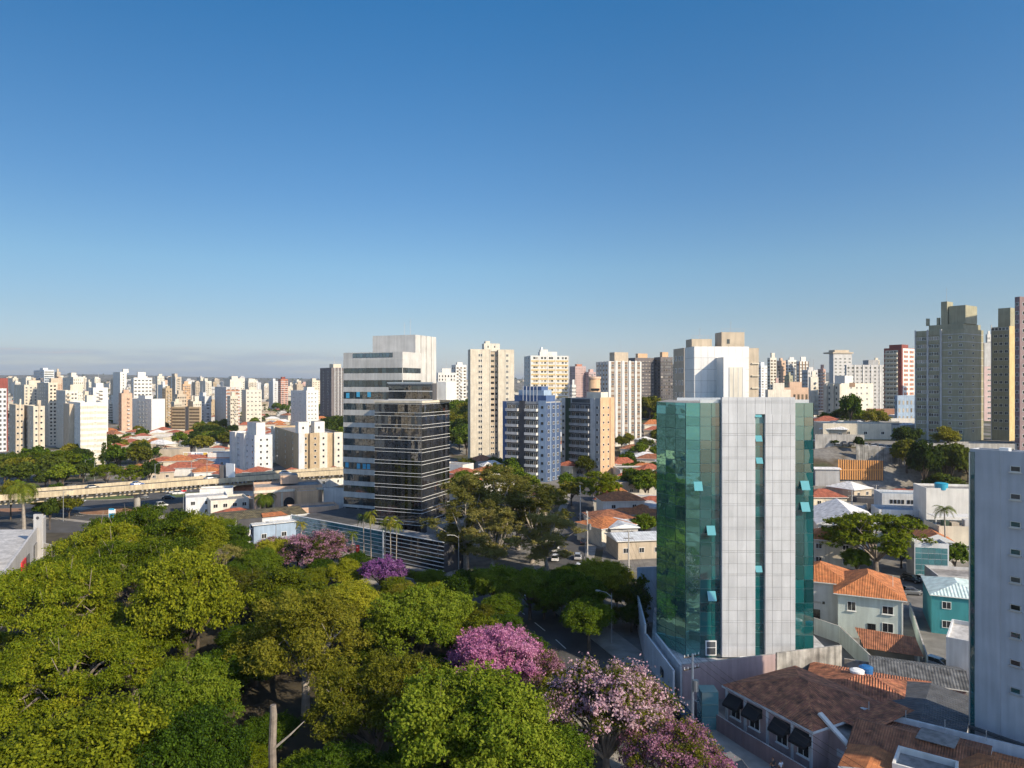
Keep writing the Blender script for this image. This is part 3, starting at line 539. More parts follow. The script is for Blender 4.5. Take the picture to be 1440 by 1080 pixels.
for y in (13, 16, 19): B.box('lift_tower_joint', 'concrete', x1, x1 + .12, y - .12, y + .12, 0, zt)
B.mast(-8, 14, zt, 4); B.mast(-6, 14, zt, 5); B.done()
B = Bld('lower black glass office block striped with thin white ledges', 527, 593, 632, 563.7, 172, 22, name='office_block', cat='office building', zb=-1.2)
B.body('charcoal', roof='pale_roof'); n = 13; dz = 2.94; zt = B.h - .8
for i in range(n):
    a = zt - i * dz; lo = a - dz + .85
    if lo < .5: break
    for face, nn in (('L', 14), ('R', 12)):
        B.glassband(f'window_band#{face}{i}', face, .004, .996, lo + .02, a - .02, nn, 'black_glass', 'frame_dark', .06, tilt=.003); B.glassband(f'spandrel#{face}{i}', face, .004, .996, lo - .80, lo - .05, nn, 'black_glass', 'frame_dark', .05, tilt=.002)
    m = B.mb(f'ledge#{i}')
    for z in (a, lo - .04): m.box(-B.a - .05, .18, -.2, -.061, z - .03, z + .03, 'frame_white'); m.box(.061, .2, -.061, B.b, z - .03, z + .03, 'frame_white')
B.box('roof_edge', 'cream', -B.a - .1, .25, -.25, B.b + .1, B.h - .55, B.h + .02, 'pale_roof')
z1 = B.z(539, 178); m = B.mb('penthouse'); m.box(-13.2, -.46, 6.3, 14.5, B.h + .03, z1, 'charcoal', 'slab_roof'); m.box(-.46, 2.2, 8.6, 14.5, B.h + .03, z1 + .4, 'white', 'slab_roof'); m.box(-13.5, -.3, 6.0, 6.5, z1 + .003, z1 + .3, 'frame_alu')
for z, q in ((B.h + .3, 1.9), (B.h + 2.4, 1.3)):
    for k in range(9): x = -13.1 + k * 1.39; m.face([(x, 6.24, z), (x + 1.33, 6.24, z), (x + 1.33, 6.25, z + q), (x, 6.25, z + q)], 'black_glass')
for z in (B.h + .15, B.h + 2.28, z1 - .15): m.box(-13.2, -.46, 6.15, 6.23, z - .07, z + .07, 'frame_white')
B.done()
B = Bld('low glazed podium with teal glass wall and white horizontal fins', 412, 625, 640, 764, 153.5, 37, name='office_podium', cat='office building', a=53.7, b=6.2, zb=-.1)
B.h = 6.9; B.box('wall', 'charcoal', -53.7, -33, 0, 21, 0, 6.4, 'dark_roof'); B.box('wall', 'charcoal', -32.99, 0, 0, 6.2, 0, 6.4, 'slab_roof'); f = .646
for i in range(7):
    z = .7 + i * .88; B.glassband('glazing', 'L', .002, f - .004, z, z + .86, 22, 'podium_glass', 'mullion_teal', .08); B.glassband('dark_glazing', 'L', f + .004, .998, z, z + .86, 12, 'black_glass', 'frame_dark', .08)
    B.panel(f'fin#{i}', 'frame_white', 'L', 0, f, z - .03, z + .03, .2, .085); B.panel(f'fin#d{i}', 'frame_white', 'L', f + .003, 1.0, z - .05, z + .05, .26, .085)
B.panel('edge_post', 'frame_white', 'L', -.003, .003, 0, 7.1, .3, 0); B.panel('edge_post#2', 'frame_white', 'L', f - .003, f + .003, 0, 7.1, .3, 0); B.panel('coping', 'frame_white', 'L', 0, 1, 6.85, 7.0, .28, 0); B.done()
B = Bld('plain grey annex beside the ribbon window office block', 455, 484, 490, 688, 205, 23, name='annex', cat='annex', zb=0); B.body('light_grey'); B.panel('vent', 'window_grey', 'L', .2, .8, 2, 3, .05); B.done()
B = Bld('low parking deck with light wall right of the black office', 600, 652, 668, 735, 172, 14, name='parking_deck', cat='parking deck', zb=0); B.body('grey', roof='slab_roof'); B.panel('shade', 'window_grey', 'L', .05, .6, .4, 2.6, .05); PDK = B; B.done()
# ---------------------------------------------------------------- apartment towers of the middle distance
def even(n, a=.0, b=1.): return [a + (b - a) * (i + .5) / n for i in range(n)]
MID = 'apartment towers of the middle distance'
def tower(label, xl, xc, xr, ytop, D, t, mat, **k): return Bld(label, xl, xc, xr, ytop, D, t, name='apartment_tower', cat='apartment tower', group=MID, **k), mat
# twin-winged cream tower right of the offices
B, _ = tower('tall cream twin-winged tower with a shaded recess up its middle', 658, 661.5, 723, 491, 350, 80, 0)
B.body('cream', y1=B.b * .45); B.body('cream', x0=-B.a, x1=.0, y0=B.b * .64, y1=B.b, part='wall'); B.box('recess_wall', 'beige', -B.a, -1.6, B.b * .45, B.b * .64, 0, B.h + .5)  # recess takes a darker beige, its shade put into the colour
n = 20; B.grid('R', (.20, .245), n, 3, B.h - 1.5, .8, 1.3); B.grid('R', (.83, .85), n, 3, B.h - 1.5, .8, 1.3); B.grid('R', (.50, .535, .60), n, 3, B.h - 1.5, .9, 1.1, out=-1.6)
for f in (.27, .45, .64, .80): B.panel('pilaster', 'pale_cream', 'R', f - .006, f + .006, 0, B.h, .2)
z = B.roofbox('pale_cream', -B.a * .9, -1.2, B.b * .32, B.b * .68, 3.0); B.roofbox('pale_cream', -B.a * .8, -2, B.b * .36, B.b * .46, 1.2, z - .9); B.mast(-2, B.b * .5, z, 4)
for f in (.40, .55): B.panel('roof_window', 'window_dark', 'R', f, f + .025, B.h + .9, B.h + 1.8, -1.15, -1.3)
B.done()
B, _ = tower('white tower with yellow window bands and a stepped white roof house', 737, 746, 800, 500, 420, 78, 0)
B.body('white'); n = 19; dz = (B.h - 1.5) / n
for i in range(n): B.panel(f'yellow_band', 'yellow', 'R', .02, .98, B.h - 2.2 - i * dz - 1.5, B.h - 2.2 - i * dz - .5, .08)
B.grid('R', (.1, .16, .3, .38, .5, .56, .72, .84, .92), n, B.h - n * dz, B.h, 1.25, 1.3, ('window_grey', 'window_dark', 'shutter')); B.grid('L', (.3, .7), n, B.h - n * dz, B.h, 1., 1.2)
for f in (.0, .22, .44, .64, .985): B.panel('pilaster', 'white', 'R', f, f + .015, 0, B.h, .16)
z = B.roofbox('white', -5, -.8, B.b * .25, B.b * .70, 2.4); z = B.roofbox('white', -4.5, -1, B.b * .27, B.b * .46, 1.3, z - .9); B.roofbox('tank_white', -4, -1.2, B.b * .29, B.b * .33, 1.4, z - .9); B.mast(-3, B.b * .4, z, 3); B.done(100)
B, _ = tower('white tower striped by brown window columns with a grey roof house', 838, 856, 902, 508, 400, 70, 0)
B.body('white'); n = 17
for a in (.12, .32, .53, .73, .91):
    B.panel('brown_strip', 'brown', 'R', a - .045, a + .045, 4, B.h - .3, .05)
B.grid('R', (.12, .32, .53, .73, .91), n, 4, B.h - 1, 1.7, 1.3, ('window_grey', 'shutter', 'window_dark'), out=.05); B.grid('L', (.15, .38, .62, .85), n, 4, B.h - 1, 1.3, 1.2)
for a in (.22, .425, .63, .82): B.panel('fin', 'white', 'R', a - .03, a + .03, 3, B.h + .4, .5)
for a in (.27, .5, .74): B.panel('fin', 'light_grey', 'L', a - .03, a + .03, 3, B.h, .4)
z = B.roofbox('beige', -7, -1, B.b * .20, B.b * .62, 5.2); B.mast(-3, B.b * .42, z, 8); B.roofbox('white', -8.5, -7.1, B.b * .3, B.b * .5, 2); B.done()
B, _ = tower('blue tiled apartment block with white balconies and stepped blue crown', 707, 768, 788, 565, 297, 33, 0)
B.body('grey', z1=B.h); n = 11; z0 = B.h - n * 3.35 - .6
B.panel('blue_corner', 'blue_tile', 'L', 0, .09, 0, B.h, .1); B.panel('blue_corner', 'pale_blue', 'L', .83, 1, 0, B.h + .5, .12); B.panel('central_shaft', 'charcoal', 'L', .40, .53, 0, B.h + .3, .3)
B.panel('recess_shade', 'charcoal', 'L', .10, .395, 1, B.h - 1, .05); B.panel('recess_shade', 'charcoal', 'L', .535, .825, 1, B.h - 1, .05)  # flat charcoal sheets painted for the shade behind the balconies
B.grid('L', (.16, .27, .355), n, z0, B.h - .6, 1.9, 1.9, ('window_grey', 'window_dark', 'window_warm'), out=.06); B.grid('L', (.59, .68, .77), n, z0, B.h - .6, 1.9, 1.9, ('window_grey', 'window_dark', 'window_warm'), out=.06)
B.balc('L', .10, .385, n, z0, B.h - .6, 1.5, 'white', 'light_grey'); B.balc('L', .545, .82, n, z0, B.h - .6, 1.5, 'white', 'white')
B.panel('shaded_side', 'shaded_blue_tile', 'R', 0, 1, 0, B.h - .5, .1); B.grid('R', (.15, .5, .8), n, z0, B.h - .6, 1.5, 1.3, out=.1); B.grid('L', (.915,), n, z0, B.h - .6, 1.1, 1.1, out=.12)  # the right side's shade is put into the colour as darker blue
for q in (.3, .65): B.panel(f'pale_stripe#{q}', 'pale_blue', 'R', q - .02, q + .02, 0, B.h, .16)
z = B.roofbox('blue_tile', -B.a * .78, -1.2, 2, B.b * .8, 2.6, part='blue_crown'); z = B.roofbox('pale_blue', -B.a * .70, -2.6, 2.6, B.b * .75, 2.2, z - .9, part='blue_crown'); z = B.roofbox('blue_tile', -B.a * .62, -4, 3, B.b * .7, 1.6, z - .9, part='blue_crown')
for q in (.26, .34, .42, .5, .58): B.box('crown_fin', 'bluish_white', -B.a * q - .15, -B.a * q + .15, 1.9, 2.1, B.h, z + .1)
B.mast(-8, 5, z, 3); B.done()
B, _ = tower('apartment block with peach side wall, grey front and stacked balconies', 790, 844, 864, 560, 302, 47, 0)
B.body('grey'); n = 11; z0 = B.h - n * 3.15 - 2.4; e = B.h - 2.4
B.panel('white_edge', 'white', 'L', 0, .09, 0, B.h, .1); B.panel('green_strip', 'green_net', 'L', .1, .24, 0, B.h, .08); B.panel('grey_shaft', 'light_grey', 'L', .76, .87, 0, B.h, .25); B.panel('recess_shade', 'charcoal', 'L', .25, .755, 1, e, .05)  # charcoal sheet on the front paints the shade behind stacked balconies
B.grid('L', (.32, .43, .56, .68), n, z0, e, 1.9, 1.9, ('window_grey', 'window_dark', 'window_warm'), out=.06); B.grid('L', (.05, .93), n, z0, e, 1.4, 1.3, out=.1); B.balc('L', .25, .495, n, z0, e, 1.4, 'light_grey', 'grey'); B.balc('L', .505, .75, n, z0, e, 1.4, 'light_grey', 'grey')
B.panel('peach_side', 'peach', 'R', 0, 1, 0, B.h + .3, .1); B.grid('R', (.22, .55), n, z0, e, 1., 1., out=.1); B.panel('peach_fin', 'peach', 'R', .66, .74, 0, B.h, .4)
B.panel('top_window', 'window_grey', 'L', .28, .74, e + .3, B.h - .5, .1); z = B.roofbox('pale_cream', -B.a * .45, -2, B.b * .3, B.b * .8, 2.5); B.mast(-4, 5, z, 3); B.done()
o = thing('water_tower', 'round peach concrete water tower behind the balcony block', 'water tower', (PX(836, 330), 330, T(38, 330))); m = MB(); zt = PZ(531, 330) - o.location.z; m.tube([(0, 0, 0), (0, 0, zt)], [2.7, 2.7], 24, 'peach'); m.build('shaft', o, True); m = MB(); m.tube([(0, 0, zt - .6), (0, 0, zt + .4)], [2.95, 2.95], 24, 'salmon'); m.build('rim', o, True); m = MB(); m.box(-2, 2, -2.85, -2.6, zt - 6, zt - 5, 'window_dark'); m.build('opening', o)
# left of the offices
B, _ = tower('white apartment block with shaded bluish face behind the flyover', 323, 358, 383, 612, 320, 50, 0)
B.body('bluish_white'); n = 6; z0 = B.h - n * 2.75 - .8; B.grid('L', (.10, .36, .44, .72, .93), n, z0, B.h - .8, 1.1, 1.2); B.grid('R', (.35, .7), n, z0, B.h - .8, 1.0, 1.1)
for a, b in ((.16, .30), (.5, .66)): B.panel(f'bay#{a}', 'white', 'L', a, b, 0, B.h + .2, .8)
z = B.roofbox('white', -B.a * .45, -B.a * .1, 2, B.b * .75, 5.4); B.done()
B, _ = tower('cream apartment block, shade painted tan, with twin white roof towers behind the flyover', 384, 420, 481, 610, 318, 62, 0)
B.body('tan'); n = 6; z0 = B.h - n * 2.75 - .8; B.grid('L', (.2, .52, .8), n, z0, B.h - .8, 1.1, 1.2); B.grid('R', (.08, .16, .52, .93), n, z0, B.h - .8, 1.0, 1.2)
for a, b, mt in ((-.01, .12, 'bluish_white'), (.24, .46, 'tan'), (.46, .64, 'pale_cream'), (.80, 1.0, 'pale_cream')): B.panel(f'bay#{a}', mt, 'R', a, b, 0, B.h + .2, 1.3)  # shade of the left-facing sides painted tan, sunlit ones pale cream
B.panel('bay', 'pale_cream', 'L', -.02, .10, 0, B.h + .1, .8); B.grid('R', (.55,), n, z0, B.h - .8, 1., 1.1, out=1.3); B.grid('R', (.36,), n, z0, B.h - .8, 1., 1.1, out=1.3); B.grid('R', (.9,), n, z0, B.h - .8, 1., 1.1, out=1.3)
for a, b in ((-.02, .24), (.34, .60)): B.roofbox('white', -8, -.8, B.b * a + .5, B.b * b, 5.2); B.panel('roof_window', 'window_dark', 'R', (a + b) / 2 - .02, (a + b) / 2 + .02, B.h + 2, B.h + 3, -.75, -.9)
B.done()
B, _ = tower('white tower with cream floor bands and one column of small dark windows', 96, 113, 150, 566, 357, 62, 0)
B.body('white'); n = 11; dz = (B.h - 1.5) / n
for i in range(n): B.panel(f'cream_band', 'cream', 'R', 0, .995, 1.2 + i * dz, 1.2 + i * dz + 1.3, .06)
B.grid('R', (.56,), n, .8, B.h - .7, 1.2, 1.2, out=.0); B.grid('L', (.62, .85), n, .8, B.h - .7, 1.3, 1.2); B.panel('side_wing', 'beige', 'L', 0, .52, 0, B.h - 1, 2.2)
B.roofbox('pale_cream', -6, -1, 3, B.b * .6, 3.6); B.mast(-3, 5, B.h + 3, 4); B.done()
for lab, xl, xc, xr, yt, D, t, mats in (('beige tower pair of wings with grey shaded end left of the banded tower', 13, 22, 34, 569, 380, 60, ('beige', 'cream')), ('beige tower with stair slot standing directly left of the banded white tower', 34, 47, 63, 571, 372, 55, ('cream', 'beige'))):
    B, _ = tower(lab, xl, xc, xr, yt, D, t, 0); B.body(mats[0]); n = 9; B.grid('L', (.3, .75), n, 1, B.h - .8, 1.1, 1.1); B.grid('R', (.25, .7), n, 1, B.h - .8, 1.1, 1.1); B.panel('stair_shaft', mats[1], 'R', .42, .58, 0, B.h + 1, .5); B.roofbox(mats[1], -6, -1, 2, B.b * .7, 3); B.done()
B, _ = tower('wide cream tower half in shadow among the far left cluster', 52, 68, 81, 538, 470, 55, 0); B.body('cream'); n = 17; B.grid('L', even(5), n, 1, B.h - 1, 1.1, 1.1); B.grid('R', (.3, .7), n, 1, B.h - 1, 1.1, 1.1); B.roofbox('beige', -9, -3, 2, 8, 3); B.done(90)
B, _ = tower('beige tower with a column of arched balconies among the far left cluster', 79, 92, 110, 549, 440, 58, 0); B.body('pale_cream'); n = 14; B.grid('L', (.2, .75), n, 1, B.h - 1, 1.1, 1.2); B.balc('R', .05, .38, n, 1.5, B.h - 1, 1.2, 'cream', 'beige'); B.grid('R', (.2, .55, .8), n, 1, B.h - 1, 1.2, 1.3); B.roofbox('cream', -8, -2, 3, 10, 3.5); B.done(90)
B, _ = tower('cream tower with row of roof windows on the far left', 20, 34, 53, 541, 500, 60, 0); B.body('cream'); n = 18; B.grid('R', even(3), n, 1, B.h - 1, 1.2, 1.1); B.grid('L', even(2), n, 1, B.h - 1, 1.2, 1.1); B.roofbox('cream', -8, -2, 3, 10, 3); B.done(90)
B, _ = tower('white tower with red top storeys at the far left edge of town', -22, -4, 11, 532, 430, 55, 0); B.body('bluish_white'); n = 15; B.grid('R', (.3, .7), n, 1, B.h - 1, 1.3, 1.7, 'window_dark'); B.panel('red_top', 'crimson', 'R', 0, 1, B.h - 6, B.h + .1, .1); B.panel('red_strip', 'crimson', 'R', .88, 1, 0, B.h - 6.01, .1); B.done(60)
B, _ = tower('wide white block with bright side wing above the red roofs', 174, 213, 232, 561, 560, 35, 0); B.body('white'); n = 9; B.grid('L', (.58, .70, .82), n, 1.5, B.h - 1, 1.6, 1.4, 'window_grey'); B.grid('L', (.12,), n, 1.5, B.h - 1, .8, 1.0); B.roofbox('white', -B.a * .6, -B.a * .35, 3, 9, 2.5); B.panel('blue_base', 'pale_blue', 'L', -.02, 1.02, 0, 5, 1.2); B.done()
B, _ = tower('brown gridded block split by a dark vertical seam', 241, 280.5, 283, 572, 590, 6, 0); B.body('tan'); n = 8; B.panel('seam', 'charcoal', 'L', .50, .62, 0, B.h, .12); B.grid('L', even(4, .02, .48) + even(3, .64, .99), n, .8, B.h - .8, 3.1, 1.5, 'window_warm', 'brown'); B.panel('edge', 'brown', 'L', -.005, .03, 0, B.h, .3); B.done(100)
B, _ = tower('brick and cream balcony tower with a plain grey shaded side', 302, 318, 337, 544, 620, 58, 0); B.body('light_grey'); n = 13; dz = (B.h - 2) / n
for i in range(n): B.panel('brick_band', 'brick', 'R', .0, 1, 1 + i * dz, 1 + i * dz + 1.2, .1)
B.grid('R', (.18, .5, .8), n, 1, B.h - 1, 2.2, 1.3, 'window_warm', out=.0); B.panel('brick_pier', 'salmon', 'R', .3, .36, 0, B.h, .3); B.panel('brick_pier', 'salmon', 'R', .64, .7, 0, B.h, .3); B.roofbox('pale_cream', -14, -4, 4, 14, 6.5); B.grid('L', (.3, .6), n, 1, B.h - 1, .9, 1); B.done()
B, _ = tower('white slab with scattered small windows above the red roofs', 409, 431, 448, 549, 640, 45, 0); B.body('white'); n = 9; B.grid('R', (.2, .45, .75), n, 1.5, B.h - 1, 1.3, 1.2, skip=.15); B.grid('L', (.2, .6), n, 1.5, B.h - 1, 1.2, 1.1); B.roofbox('white', -11, -4, 3, 10, 3); B.done()
B, _ = tower('dark stone tower with pale vertical ribs and a roof mast left of the offices', 450, 466, 489, 517, 760, 52, 0); B.body('dark_stone'); n = 18
B.grid('R', (.3, .5, .7), n, 1.5, B.h - 3, 2.2, 1.4, 'window_grey'); B.grid('L', (.3, .7), n, 1.5, B.h - 3, 2.2, 1.4, 'window_grey')
for f in (.2, .4, .6, .8): B.panel('rib', 'light_grey', 'R', f - .02, f + .02, 0, B.h, .5)
B.roofbox('cream', -12, -2, 3, 12, 4); B.mast(-6, 6, B.h + 4, 9, .2); B.done(90)
B, _ = tower('cream block of many small windows beside the brick balcony tower', 340, 346, 368, 548, 700, 70, 0); B.body('pale_cream'); n = 8; B.grid('R', even(4), n, 1.5, B.h - 1, 1.5, 1.3); B.roofbox('cream', -8, -2, 3, 10, 2.5); B.done()
B, _ = tower('slender white tower with plain sides on the left skyline', 159, 169, 178, 523, 720, 50, 0); B.body('white'); n = 18; B.grid('R', (.5,), n, 1.5, B.h - 1, 1.3, 1.2); B.grid('L', (.7,), n, 1.5, B.h - 1, 1.1, 1.1); B.roofbox('white', -7, -2, 3, 8, 3); B.done()
B, _ = tower('white tower with a grid of black windows on the left skyline', 185, 188, 214, 531, 700, 76, 0); B.body('white'); n = 13; B.grid('R', even(5), n, 1.5, B.h - 1, 2.2, 1.4, 'window_dark'); B.roofbox('white', -8, -2, 4, 11, 5.5); B.done(80)
# behind and right of the green tower
B, _ = tower('beige tower with ledges and two roof houses behind the white panelled tower', 947, 962, 1067, 489, 185, 84, 0)
B.body('beige'); n = 15; B.grid('L', (.25, .6, .85), n, 2, B.h - 1, 1.2, 1.3)
for i in range(n): B.panel('ledge', 'cream', 'R', .9, 1.0, 2 + i * (B.h - 3) / n, 2.3 + i * (B.h - 3) / n, .35)
L = B.b
for a, b, yy in ((.13, .40, 476), (.53, .84, 466)):
    B.box('roof_house', 'beige', -6, -1.5, L * a, L * b, B.h - .9, B.z(yy), 'slab_roof'); z = B.z(yy)
    for k in range(7): q = L * (a + (b - a) * k / 6); m = B.mb('railing'); m.tube([(-1.55, q, z), (-1.55, q, z + .9)], [.03, .03], 4, 'antenna'); 
    B.mb('railing').tube([(-1.55, L * a, z + .9), (-1.55, L * b, z + .9)], [.03, .03], 4, 'antenna'); B.mast(-3, L * (a + b) / 2, z, 3.2)
B.panel('roof_window', 'window_dark', 'R', .60, .64, B.h + 1.2, B.h + 2.4, -1.48, -1.6); B.done()
B, _ = tower('olive grey shaded tower with two columns of balconies on the right', 1287, 1356, 1383, 462, 270, 55, 0, zb=13)
B.body('olive_concrete'); n = 13; z0 = B.h - n * 3.0 - 1.6; e = B.h - 1.6
for a, b in ((.0, .02), (.255, .285), (.525, .56)): B.panel('pier', 'light_grey', 'L', a, b, 0, B.h + .3, .5)
for i in range(n): z = z0 + i * 3.0; B.panel('floor_ledge', 'light_grey', 'L', .57, 1.0, z + 2.55, z + 2.8, .08); B.panel('floor_ledge', 'olive_concrete', 'L', .02, .52, z + 2.5, z + 2.8, .35); B.panel('floor_ledge', 'light_grey', 'R', 0, 1, z + 2.55, z + 2.8, .06)
B.grid('L', (.09, .185, .34, .445), n, z0, e, 1.9, 1.3, ('window_dark', 'window_grey', 'shutter')); B.grid('L', (.72, .93), n, z0, e, 1.2, 1.1); B.grid('R', (.45,), n, z0, e, 1.3, .9)
B.box('roof_wing', 'olive_concrete', -B.a * .75, -1, 1.5, B.b, B.h - .9, B.h + 2.1, 'slab_roof'); B.box('roof_house', 'olive_concrete', -6.5, -.6, B.b * .15, B.b * .75, B.h + 2.1, B.z(428), 'slab_roof'); B.box('roof_house', 'olive_concrete', -9.0, -6.8, B.b * .1, B.b * .4, B.h + 2.1, B.z(421), 'slab_roof')
for x in (-15, -11): B.box('chimney', 'olive_concrete', x, x + 1.0, 2.5, 3.5, B.h + 2.1, B.h + 5, 'charcoal')
B.mast(-8, 4, B.z(421), 6); B.done()
B, _ = tower('olive tower with sunlight painted yellow on its corner near the right edge', 1394, 1419, 1428, 459, 275, 55, 0, zb=13)
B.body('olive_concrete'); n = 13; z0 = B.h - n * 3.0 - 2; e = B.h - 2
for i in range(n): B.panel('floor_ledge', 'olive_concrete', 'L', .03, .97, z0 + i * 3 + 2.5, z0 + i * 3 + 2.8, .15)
B.grid('L', (.25, .55, .85), n, z0, e, 1.2, 1.1); B.panel('pier', 'light_grey', 'L', 0, .03, 0, B.h + 1, .4); B.panel('sunlit_corner', 'yellow', 'R', .0, 1, 0, B.h + .2, .12); B.box('roof_house', 'olive_concrete', -4.5, -.3, 2, 7, B.h - .9, B.z(432), 'slab_roof'); B.grid('L', even(5), 1, B.h - 1.9, B.h + .4, 1.1, 1.1, 'window_grey'); B.done()  # sunlit right side painted yellow against the olive shaded side
B, _ = tower('purple brown tower rising above the rest at the right edge', 1427, 1434, 1475, 417, 250, 75, 0, zb=13); B.body('purple_brown'); n = 18; B.grid('R', (.15, .5, .8), n, 2, B.h - 1, 1.6, 1.3); B.grid('L', (.5,), n, 2, B.h - 1, 1.3, 1.2)
for f in (.3, .66): B.panel('rib', 'dark_stone', 'R', f, f + .02, 0, B.h, .3)
B.done()
B, _ = tower('grey and pinkish tower in the gap between the two olive towers', 1376, 1384, 1398, 482, 420, 70, 0, zb=18); B.body('lilac_pink'); n = 14; B.grid('R', (.5,), n, 1, B.h - 1, 3, 1.2, 'window_grey'); B.panel('grey_top', 'grey', 'R', 0, 1, B.h - 14, B.h, .1); B.done()
# unseen tower added to the right to cast shadow across the olive tower
B, _ = tower('unseen grey tower added beyond the right edge to shade the olive tower', 1640, 1700, 1740, 286, 226.6, 40.5, 0, zb=10, a=13, b=16); B.body('grey'); B.done()
B, _ = tower('cream stepped block with recessed stair slots above the warehouses', 1160, 1183, 1228, 539, 400, 66, 0, zb=17)
B.body('pale_cream'); n = 7; B.grid('R', (.3, .48, .62, .8), n, .8, B.h - .8, 1.3, 1.2, 'window_grey'); 
for a, b in ((.0, .2), (.42, .62), (.85, 1.0)): B.panel('wing', 'cream', 'L', a, b, 0, B.h - .5, 1.2)
B.grid('L', (.3, .74), n, .8, B.h - .8, 1.6, 1.6, 'window_dark'); B.roofbox('white', -9, -2, B.b * .2, B.b * .45, 4.4); B.panel('roof_window', 'brown', 'R', .25, .42, B.h - 2, B.h + .3, .2); B.done()
B, _ = tower('grey gridded slab behind the cream stepped block', 1188, 1190, 1246, 513, 520, 84, 0, zb=18); B.body('light_grey'); n = 13; B.grid('R', even(9), n, 1, B.h - .8, 1.6, 1.4, 'window_grey', 'frame_white'); 
for f in (0, .2, .41, .62, .83, .98): B.panel('rib', 'white', 'R', f, f + .02, 0, B.h, .4)
B.roofbox('grey', -9, -2, B.b * .6, B.b * .85, 3.6); B.done()
B, _ = tower('grey tower with a flared hat-like roof slab', 1166, 1172, 1198, 497, 600, 78, 0, zb=20); B.body('light_grey'); n = 15; B.grid('R', even(4), n, 1, B.h - 3, 2.2, 1.4, 'window_grey'); B.box('roof_hat', 'beige', -12, .8, -1, B.b + 1, B.h, B.h + 1.2); B.box('roof_hat', 'beige', -9, -1, 2, B.b - 2, B.h + 1.21, B.h + 3); B.done(70)
B, _ = tower('dark red tower with rounded cream balconies and a white windowed side', 1243, 1268, 1287, 489, 450, 56, 0, zb=18)
B.body('crimson'); n = 14; z0 = B.h - n * 2.95 - 1; B.panel('cream_bay', 'cream', 'L', .1, .8, 0, B.h - 1.5, .3); B.balc('L', .1, .80, n, z0, B.h - 1, 1.6, 'cream', 'cream'); B.grid('L', (.25, .45, .65), n, z0, B.h - 1, 2, 1.4, 'window_warm', out=.3)
B.panel('white_side', 'white', 'R', .08, 1, 0, B.h - .3, .08); dz = 2.95
for i in range(n):
    for f in (.3, .72): B.panel('red_panel', 'rose', 'R', f - .15, f + .15, z0 + i * dz + .6, z0 + i * dz + 2.2, .14)
B.grid('R', (.3, .72), n, z0, B.h - 1, 1.2, 1.1, out=.14); B.roofbox('crimson', -9, -1, 2, B.b * .6, 2.2); B.done()

B, _ = tower('unseen grey block added beyond the right edge to shade the pink house', 1900, 3252, 3500, 300, 31.6, 40.5, 0, zb=0, a=12, b=14); B.h = 50; B.body('grey'); B.done()  # unseen block placed to cast shade over the pink house
# ---------------------------------------------------------------- far skyline towers
SKY = 'towers on the far skyline'
def ft(label, xl, xc, xr, yt, D, t, mat, **k): return far_tower(label, xl, xc, xr, yt, D, t, mat, **k)
ft('dark blue and white banded tower on the left skyline', 47, 62, 76, 520, 900, 50, 'bluish_white', win='blue_glass', style='bands', cols=(1, 1))
ft('slim beige tower directly right of the blue banded tower', 77, 80, 85, 523, 950, 60, 'beige', cols=(1, 2))
ft('stepped cream tower group left of the slender white tower', 88, 103, 117, 530, 640, 60, 'pale_cream', cols=(2, 5))
ft('pinkish slab in front of the slender white tower', 167, 171, 186, 553, 540, 72, 'salmon', cols=(1, 0))
ft('bright white block beside the banded white tower', 125, 131, 152, 545, 520, 70, 'white', cols=(1, 1))
ft('grey block behind the brown gridded block', 272, 288, 297, 557, 660, 40, 'bluish_white', cols=(3, 1))
ft('beige tower behind the red roofs with white edge', 236, 247, 255, 530, 900, 50, 'beige', cols=(2, 1), style='stripes', mat2='white')
ft('orange sunlit block beside the beige tower', 255, 257, 268, 540, 950, 75, 'peach', cols=(0, 4))
ft('white block with dark lower floors left of the orange block', 222, 229, 236, 541, 820, 60, 'white', cols=(1, 2))
ft('cream tower in the middle of the left town', 228, 233, 242, 546, 700, 60, 'tan', cols=(2, 2))
ft('red and white tower far behind the white slab', 391, 395, 405, 533, 1100, 65, 'rose', cols=(1, 2), style='floors', mat2='white', box='crimson')
ft('pair of pale cylinders beside the far red tower', 378, 384, 391, 536, 1150, 60, 'bluish_white', cols=(1, 1))
ft('cream row tower behind the brick balcony tower', 311, 326, 344, 532, 1000, 60, 'pale_cream', cols=(2, 6))
ft('cream tower row far behind the white slab', 430, 439, 450, 535, 1000, 55, 'cream', cols=(2, 3))
ft('white tower right of the offices, seen past their edge', 635, 641, 656, 513, 640, 66, 'white', cols=(2, 3), win='blue_glass')
ft('low white block with box roof right of the offices', 614, 616, 641, 524, 560, 78, 'white', cols=(1, 6))
ft('pink tower with red crown above the central woods', 801, 809, 824, 515, 900, 60, 'lilac_pink', cols=(2, 4), style='floors', mat2='pink', box='rose')
ft('lower pink tower beside the red crowned tower', 822, 828, 838, 523, 900, 60, 'lilac_pink', cols=(2, 3), box='pink')
ft('dark slate tower with orange crown, left one of two behind the woods', 881, 893, 920, 503, 620, 68, 'dark_stone', cols=(3, 6), style='floors', mat2='charcoal', box='peach')
ft('dark slate tower with orange crown, right one of two behind the woods', 920, 929, 946, 502, 620, 68, 'dark_stone', cols=(2, 5), style='floors', mat2='charcoal', box='peach')
ft('cream tower with tiered roof right of the white panelled tower', 1079, 1083, 1092, 503, 640, 70, 'pale_cream', cols=(1, 2))
ft('pale tower with blank pink side in the right cluster', 1092, 1099, 1105, 507, 660, 55, 'salmon', cols=(1, 1))
ft('white tower with dark window stripe in the right cluster', 1105, 1108, 1120, 506, 650, 72, 'white', cols=(1, 3))
ft('white and brown tower at the right end of the cluster', 1120, 1124, 1137, 508, 640, 70, 'white', cols=(1, 3), style='stripes', mat2='brown')
